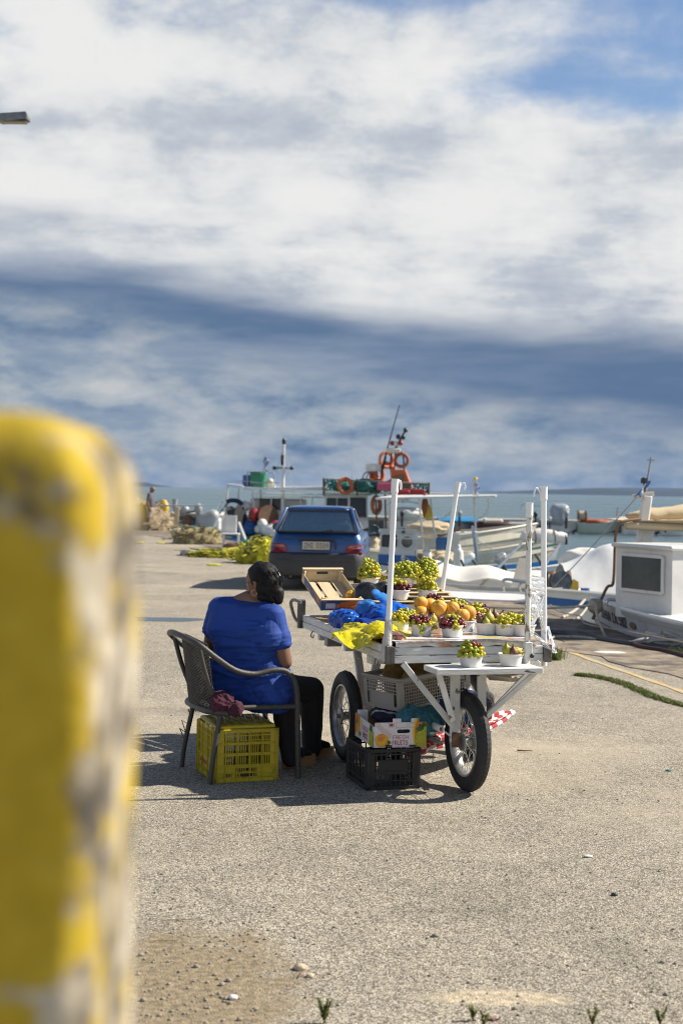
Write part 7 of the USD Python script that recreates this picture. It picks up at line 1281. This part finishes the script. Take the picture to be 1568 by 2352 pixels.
for k, (px, py, s) in enumerate(((540, 1262, .22), (560, 1262, .16))): single('quay_stone', lump(on(px, py) + (0, 0, .05), (s * 1.6, s, s * .7), 2, .3, 2, k + 4), BC['wood'], ('larger brown stone at the quay edge under the plastic chair', 'smaller brown stone at the quay edge under the plastic chair')[k], 'stone')
# hoses and ropes along the apron at right
def rope(name, label, pts, r, m, cat='rope', n=60):
    t = thing(name, label, cat, pts[0]); p = curve(np.asarray(pts) - pts[0], n); part(t, 'strand', tube(p, r, 7), m, 60); return t
z_ = np.array([0, 0, .02])
rope('hose', 'black hose lying along the concrete apron at right', [on(1262, 1455) + z_, on(1285, 1458) + z_, on(1310, 1461) + z_, on(1350, 1468) + z_, on(1400, 1476) + z_, on(1450, 1484) + z_, on(1500, 1488) + z_, on(1590, 1500) + z_], .035, BC['dark'], 'hose')
rope('hose', 'dark red hose lying beside the black one on the apron', [on(1330, 1461) + z_, on(1380, 1472) + z_, on(1440, 1481) + z_, on(1480, 1492) + z_, on(1530, 1500) + z_, on(1600, 1520) + z_], .030, BC['bottom'], 'hose')
rope('rope', 'grey rope tangled with the hoses on the apron', [on(1262, 1470) + z_, on(1290, 1466) + z_, on(1340, 1468) + z_, on(1420, 1478) + z_, on(1500, 1482) + z_, on(1540, 1490) + z_, on(1600, 1502) + z_], .018, ROPE)
t = thing('rope_knot', 'pale knotted rope on the apron by the bow of the lettered boat', 'rope', on(1520, 1484)); part(t, 'knot', J(*[tube(curve(np.random.default_rng(k).normal(size=(6, 3)) * (.16, .08, .05) + (.12 * (k % 3), 0, .08), 16), .02, 6) for k in range(7)]), mat('pale_rope', (.45, .43, .39), .9, bump=.5), 60)
single('rag', lump(on(1490, 1480) + (0, 0, .03), (.16, .10, .04), 3, .4, 2, 5), BC['green'], 'green rag among the hoses on the apron', 'rag'); single('paper_scrap', lump(on(1400, 1500) + (0, 0, .006), (.17, .10, .012), 2, .3, 2, 5), BC['buoy'], 'white flattened paper on the concrete apron', 'paper')
a_ = at(1368, 1390, 17.3)
rope('mooring_rope', 'pale mooring rope stretched from the lettered boat across to the left', [at(1362, 1390, 17.1), at(1300, 1395, 18.2), at(1200, 1398, 19.8), at(1100, 1392, 21.0), at(1068, 1378, 21.5)], .016, ROPE, 'rope')
rope('mooring_rope', 'mooring line running along the quay edge beside the lettered boat', [on(1262, 1405) + z_ * 5, on(1290, 1417) + z_ * 3, on(1330, 1425) + z_ * 3, at(1345, 1433, 18.3), at(1420, 1447, 16.9), at(1500, 1462, 15.9), at(1600, 1482, 15.0)], .009, ROPE, 'rope')
rope('mooring_rope', 'slanting mooring line from the net reel boat down to the quay', [at(1342, 1378, 20.8), at(1320, 1402, 20.2), on(1291, 1422) + z_], .022, ROPE, 'rope')
rope('mooring_rope', 'second slanting mooring line from the net reel boat to the quay', [at(1350, 1392, 20.8), at(1335, 1412, 20.3), on(1319, 1430) + z_], .018, ROPE, 'rope')
rope('mooring_rope', 'grey rope sagging from the bow of the lettered boat to the water', [at(1368, 1398, 17.0), at(1372, 1420, 16.9), at(1385, 1452, 16.8), at(1392, 1470, 16.8)], .016, ROPE, 'rope')
rope('stay_wire', 'long thin stay from the white mast at right down to the left', [at(1462, 1142, 18.0), at(1400, 1210, 19.0), at(1330, 1287, 20.3), at(1270, 1350, 21.)], .008, BC['grey'], 'wire')
rope('mooring_rope', 'thin mooring line from the white and blue boat to the quay by the car', [at(938, 1288, 35.5), at(905, 1305, 33.0), at(868, 1318, 31.), on(830, 1322)], .016, ROPE, 'rope')
rope('mooring_rope', 'mooring line from the barrel boat down to the quay behind the yellow net', [at(600, 1242, 50), at(575, 1258, 47), on(545, 1268)], .03, ROPE, 'rope')
# grass along the crack and by the cart, weeds at the very front
GRS = mat('green_grass', (.125, .155, .035), .7, var=.45, vs=14, transl=.3); WEED = mat('dry_weed', (.20, .20, .06), .8, var=.3, vs=20, transl=.25)
def blades(pts, n, h, w, seed, lean=.6):
    r = np.random.default_rng(seed); V, Fc = [], []
    for k in range(n):
        p = pts[r.integers(len(pts))] + np.r_[r.normal(size=2) * w, 0]; a = r.uniform(0, 6.28); hh = h * r.uniform(.5, 1.2); b = np.array([math.cos(a), math.sin(a), 0]); c = np.array([-b[1], b[0], 0]) * .004; tip = p + np.array([0, 0, hh]) + b * hh * lean * r.uniform(.2, 1.2); m = p + np.array([0, 0, hh * .6]) + b * hh * .25
        i = 5 * k; V += [p - c, p + c, m - c * .8, m + c * .8, tip]; Fc += [[i, i + 1, i + 3], [i, i + 3, i + 2], [i + 2, i + 3, i + 4]]
    return np.array(V), np.array(Fc)
gp = curve([on(1325, 1552), on(1370, 1557), on(1415, 1567), on(1455, 1582), on(1490, 1598), on(1530, 1612), on(1600, 1630)], 300); gp[:, 2] = 0; wd = .035 + .03 * meshkit.noise(np.stack([np.arange(300) * .05, 0 * gp[:, 0], 0 * gp[:, 0]], 1))
single('crack_grass', blades(gp, 3600, .030, .024, 3), GRS, 'strip of short green grass growing in a crack at right', 'grass', kind='stuff')
single('grass_tuft', blades([on(1268, 1510) * (1, 1, 0), on(1280, 1512) * (1, 1, 0), on(1258, 1508) * (1, 1, 0), on(1276, 1516) * (1, 1, 0)], 420, .11, .032, 5), GRS, 'tuft of green grass beside the right corner of the cart', 'grass', kind='stuff')
single('grass_tuft', blades([on(1545, 1500) * (1, 1, 0), on(1565, 1505) * (1, 1, 0)], 110, .07, .04, 6), GRS, 'small green tuft on the apron by the knotted rope', 'grass', kind='stuff')
def weed(label, px, py, h, seed, n=9, m=GRS):
    n = max(3, n // 2); r = np.random.default_rng(seed); t = thing('weed', label, 'weed', on(px, py)); st, lf = [], []
    for k in range(n):
        a = r.uniform(0, 6.28); hh = h * r.uniform(.6, 1.1); e = np.array([math.cos(a) * hh * .35, math.sin(a) * hh * .2, hh]); c = curve([(0, 0, 0), e * .4 + (0, 0, hh * .12), e], 10); st.append(tube(c, np.linspace(.0022, .0008, 10), 4))
        for j in range(2, 10): lf.append(blades([c[j]], 2, .014, .002, seed * 50 + k * 10 + j, 1.4))
    part(t, 'stems', J(st), m, 60); part(t, 'leaves', J(lf), m, 60); return t
weed('green feathery weed at the bottom edge of the picture, left of the middle', 745, 2352, .085, 3, 12); weed('thin dry weed at the bottom right', 1360, 2360, .06, 5, 4, WEED); weed('green blades of grass in the bottom right corner', 1515, 2356, .05, 6, 5); weed('sparse pale weed at the bottom, right of the middle', 1110, 2362, .045, 8, 4, WEED); weed('thin pale weed just left of the dead leaf', 1085, 2345, .04, 9, 4, WEED)
single('dead_leaf', thick(grid(lambda u, w: (on(1130, 2344)[0] - .03 + .06 * u, on(1130, 2344)[1] + .012 * np.sin(PI * u) * (w - .5) * 2, .008 + .008 * np.sin(u * 7)), 10, 5), .001), mat('dead_leaf', (.10, .03, .02), .8), 'dark brown dead leaf at the bottom edge of the asphalt', 'leaf')
SAND = mat('pale_sand', (.46, .385, .27), .95, var=.18, vs=6, bump=1., bs=80)
rs = np.random.default_rng(21); ST = mat('loose_stone', (.40, .36, .29), .85, isl=.45, var=.2, vs=40); sm = []
for k in range(420):
    px, py = (rs.uniform(315, 680), rs.uniform(2080, 2352)) if k < 170 else (rs.uniform(330, 1568), 1420 + 930 * rs.random() ** .6)
    s = rs.uniform(.003, .008) * (1.6 if rs.random() < .08 else 1); p = on(px, py); sm.append(X(ball((0, 0, 0), (1, .8, .6), 1), TR(p[0], p[1], s * .35), RZ(rs.uniform(0, 360)), SC(s, s, s)))
single('loose_gravel', J(sm), ST, 'scattered loose pebbles and grit on the asphalt', 'gravel', kind='stuff')
for k, (px, py, s) in enumerate(((1000, 2172 - 20, .012), (690, 2228, .02), (535, 2296, .014), (1410, 2058, .012), (712, 2245, .012))): single('pebble', lump(on(px, py) + (0, 0, s * .4), (s * 1.2, s, s * .7), 2, .25, 2, k), (ST, SAND, mat('white_pebble', (.6, .58, .54), .7), BC['dark'], SAND)[k], ('pale pebble alone in the middle foreground', 'sandy stone at the right edge of the soil patch', 'white pebble on the soil patch', 'black pebble on the asphalt at right', 'small sandy stone below the larger one by the soil patch')[k], 'stone', smooth=True)
tw = []
def twig(label, px, py, L_, ang, r, seed):
    rr = np.random.default_rng(seed); p = on(px, py); a = math.radians(ang); d = np.array([math.cos(a), math.sin(a), 0]); single('twig', tube(curve([p + d * L_ * (u - .5) + np.r_[rr.normal(size=2) * L_ * .03, .004 + r] for u in np.linspace(0, 1, 5)], 16), np.linspace(r, r * .5, 16), 5), mat('dry_twig', (.15, .09, .045), .9, var=.3), label, 'twig', smooth=60)
twig('long thin brown stalk lying on the soil patch', 415, 2117, .17, 6, .0022, 3); twig('short dark twig left of the middle foreground', 457, 2047, .06, -60, .002, 4); twig('small upright twig by the sandy stone', 690, 2243, .05, 80, .0025, 5); twig('long pale stalk lying at the right in the foreground', 1510, 2002, .13, -25, .0018, 6); twig('curled dry leaf stalk right of the front wheel', 1205, 1728, .10, -8, .006, 7); twig('thin dark twig at upper left of the soil patch', 380, 2165, .09, 10, .002, 9)
for k, (px, py) in enumerate(((1535, 1772), (1350, 1970))): single('litter_scrap', lump(on(px, py) + (0, 0, .006), (.022, .014, .006), 1, .3, 2, k), (BC['teal'], BC['buoy'])[k], ('tiny turquoise scrap on the asphalt at far right', 'tiny white scrap on the asphalt at right')[k], 'litter')

# ------------------------------------------------------------------ street lamp reaching in at the top left, and the near pillar
LP = at(40, 270, 24.5); t = thing('street_lamp', 'grey street lamp head on a thin arm reaching in at the top left', 'street lamp', (LP[0] - 1.9, LP[1], 0)); hz = LP[2]
part(t, 'lamp_head', loft([[(1.47, -.06, hz - .03), (1.47, .06, hz - .03), (1.47, .06, hz + .01), (1.47, -.06, hz + .01)], [(1.62, -.13, hz - .085), (1.62, .13, hz - .085), (1.62, .11, hz + .05), (1.62, -.11, hz + .05)], [(2.06, -.14, hz - .045), (2.06, .14, hz - .045), (2.06, .10, hz + .09), (2.06, -.10, hz + .09)], [(2.10, -.12, hz - .04), (2.10, .12, hz - .04), (2.10, .10, hz + .01), (2.10, -.10, hz + .01)]], caps=True), GREYM, 25)
part(t, 'lamp_glass', box((1.86, 0, hz - .075), (.40, .18, .03), .01), mat('lamp_diffuser', (.20, .16, .10), .3)); part(t, 'arm', tube(curve([(0, 0, hz - .55), (.25, 0, hz - .25), (.9, 0, hz - .07), (1.5, 0, hz - .01)], 20), .03, 8), GREYM, 60); part(t, 'mast', tube([(0, 0, 0), (0, 0, hz - .5)], [.10, .055], 14), GREYM, 60); part(t, 'base_plate', box((0, 0, .03), (.36, .36, .06), .01), GREYM)
PD = .86
def pillar_material():
    n = {'tc': ('texture_coordinate', {}), 'n1': ('noise_texture', dict(scale=13., detail=5., roughness=.6, distortion=.4)), 'n2': ('noise_texture', dict(scale=34., detail=4., roughness=.6)), 'n3': ('noise_texture', dict(scale=16., detail=4., roughness=.6)), 'sx': ('separate_xyz', {}),
         'ed': ('map_range', dict(from_min=-.030, from_max=.0, to_min=-.085, to_max=.10, clamp=True)), 'ad': ('math', dict(math_type='add')), 'r': ('map_range', dict(from_min=.50, from_max=.57, clamp=True)),
         'conc': ('rgb_ramp', dict(ramp=[(0, (.035, .03, .026)), (.45, (.075, .065, .052)), (.52, (.22, .19, .145)), (.60, (.42, .375, .29)), (1, (.55, .51, .43))])), 'yel': ('rgb_ramp', dict(ramp=[(0, (.27, .19, .012)), (.5, (.38, .27, .02)), (1, (.50, .38, .05))])),
         'm': ('mix', {}), 'p': ('principled_bsdf', dict(roughness=.85, specular_ior_level=.2)), 'b': ('bump', dict(strength=.8, distance=.004))}
    L = [('tc.object', f'{k}.vector') for k in ('n1', 'n2', 'n3')] + [('tc.object', 'sx.vector'), ('sx.x', 'ed.value'), ('n1.fac', 'ad.value1'), ('ed.result', 'ad.value2'), ('ad.value', 'r.value'), ('n3.fac', 'conc.fac'), ('n2.fac', 'yel.fac'), ('r.result', 'm.fac'), ('yel.color', 'm.color1'), ('conc.color', 'm.color2'), ('m.color', 'p.base_color'), ('n2.fac', 'b.height'), ('b.normal', 'p.normal')]
    return usdkit.material(stage, '/World/Looks/spalled_yellow_paint', n, L, surface='p.BSDF')
HT = at(110, 948, .85)[2]; FC = at(222, 1500, .80); BCn = at(320, 1500, 1.12)
sqp = np.array(rrect(.30, .20, .020).segmentize(.012).exterior.coords)[:-1] + (-.15, .10); rings = []
TOP = .050
for z, k in [(z, 1.) for z in np.linspace(-.02, HT - TOP, 150)] + [(HT - TOP + TOP * math.sin(a), 1 - .36 * (1 - math.cos(a))) for a in np.linspace(.1, PI / 2, 14)] + [(HT, .3), (HT, .02)]: rings.append(np.c_[(sqp - (-.15, .10)) * k + (-.15, .10), np.full(len(sqp), z)])
v, f = loft(np.array(rings)); f = f[:, ::-1]; tn = trimesh.Trimesh(v, f, process=False).vertex_normals; corner = np.clip((np.minimum(np.abs(v[:, 0] + .15), np.abs(v[:, 1] - .10) + .05) - .128) / .022, 0, 1); chip = np.clip(meshkit.fbm(v * (16, 16, 11) + 4, 4, 6) - .46, 0, 1) * (.005 + .022 * corner)
v = v - tn * chip[:, None] + tn * (.002 * (meshkit.fbm(v * 14, 3, 9) - .5))[:, None]
t = thing('gate_pillar', 'blurred yellow painted concrete pillar with flaking corners close at the left', 'pillar', (FC[0], FC[1], 0), 0.6); part(t, 'shaft', (v, f), pillar_material(), 60)
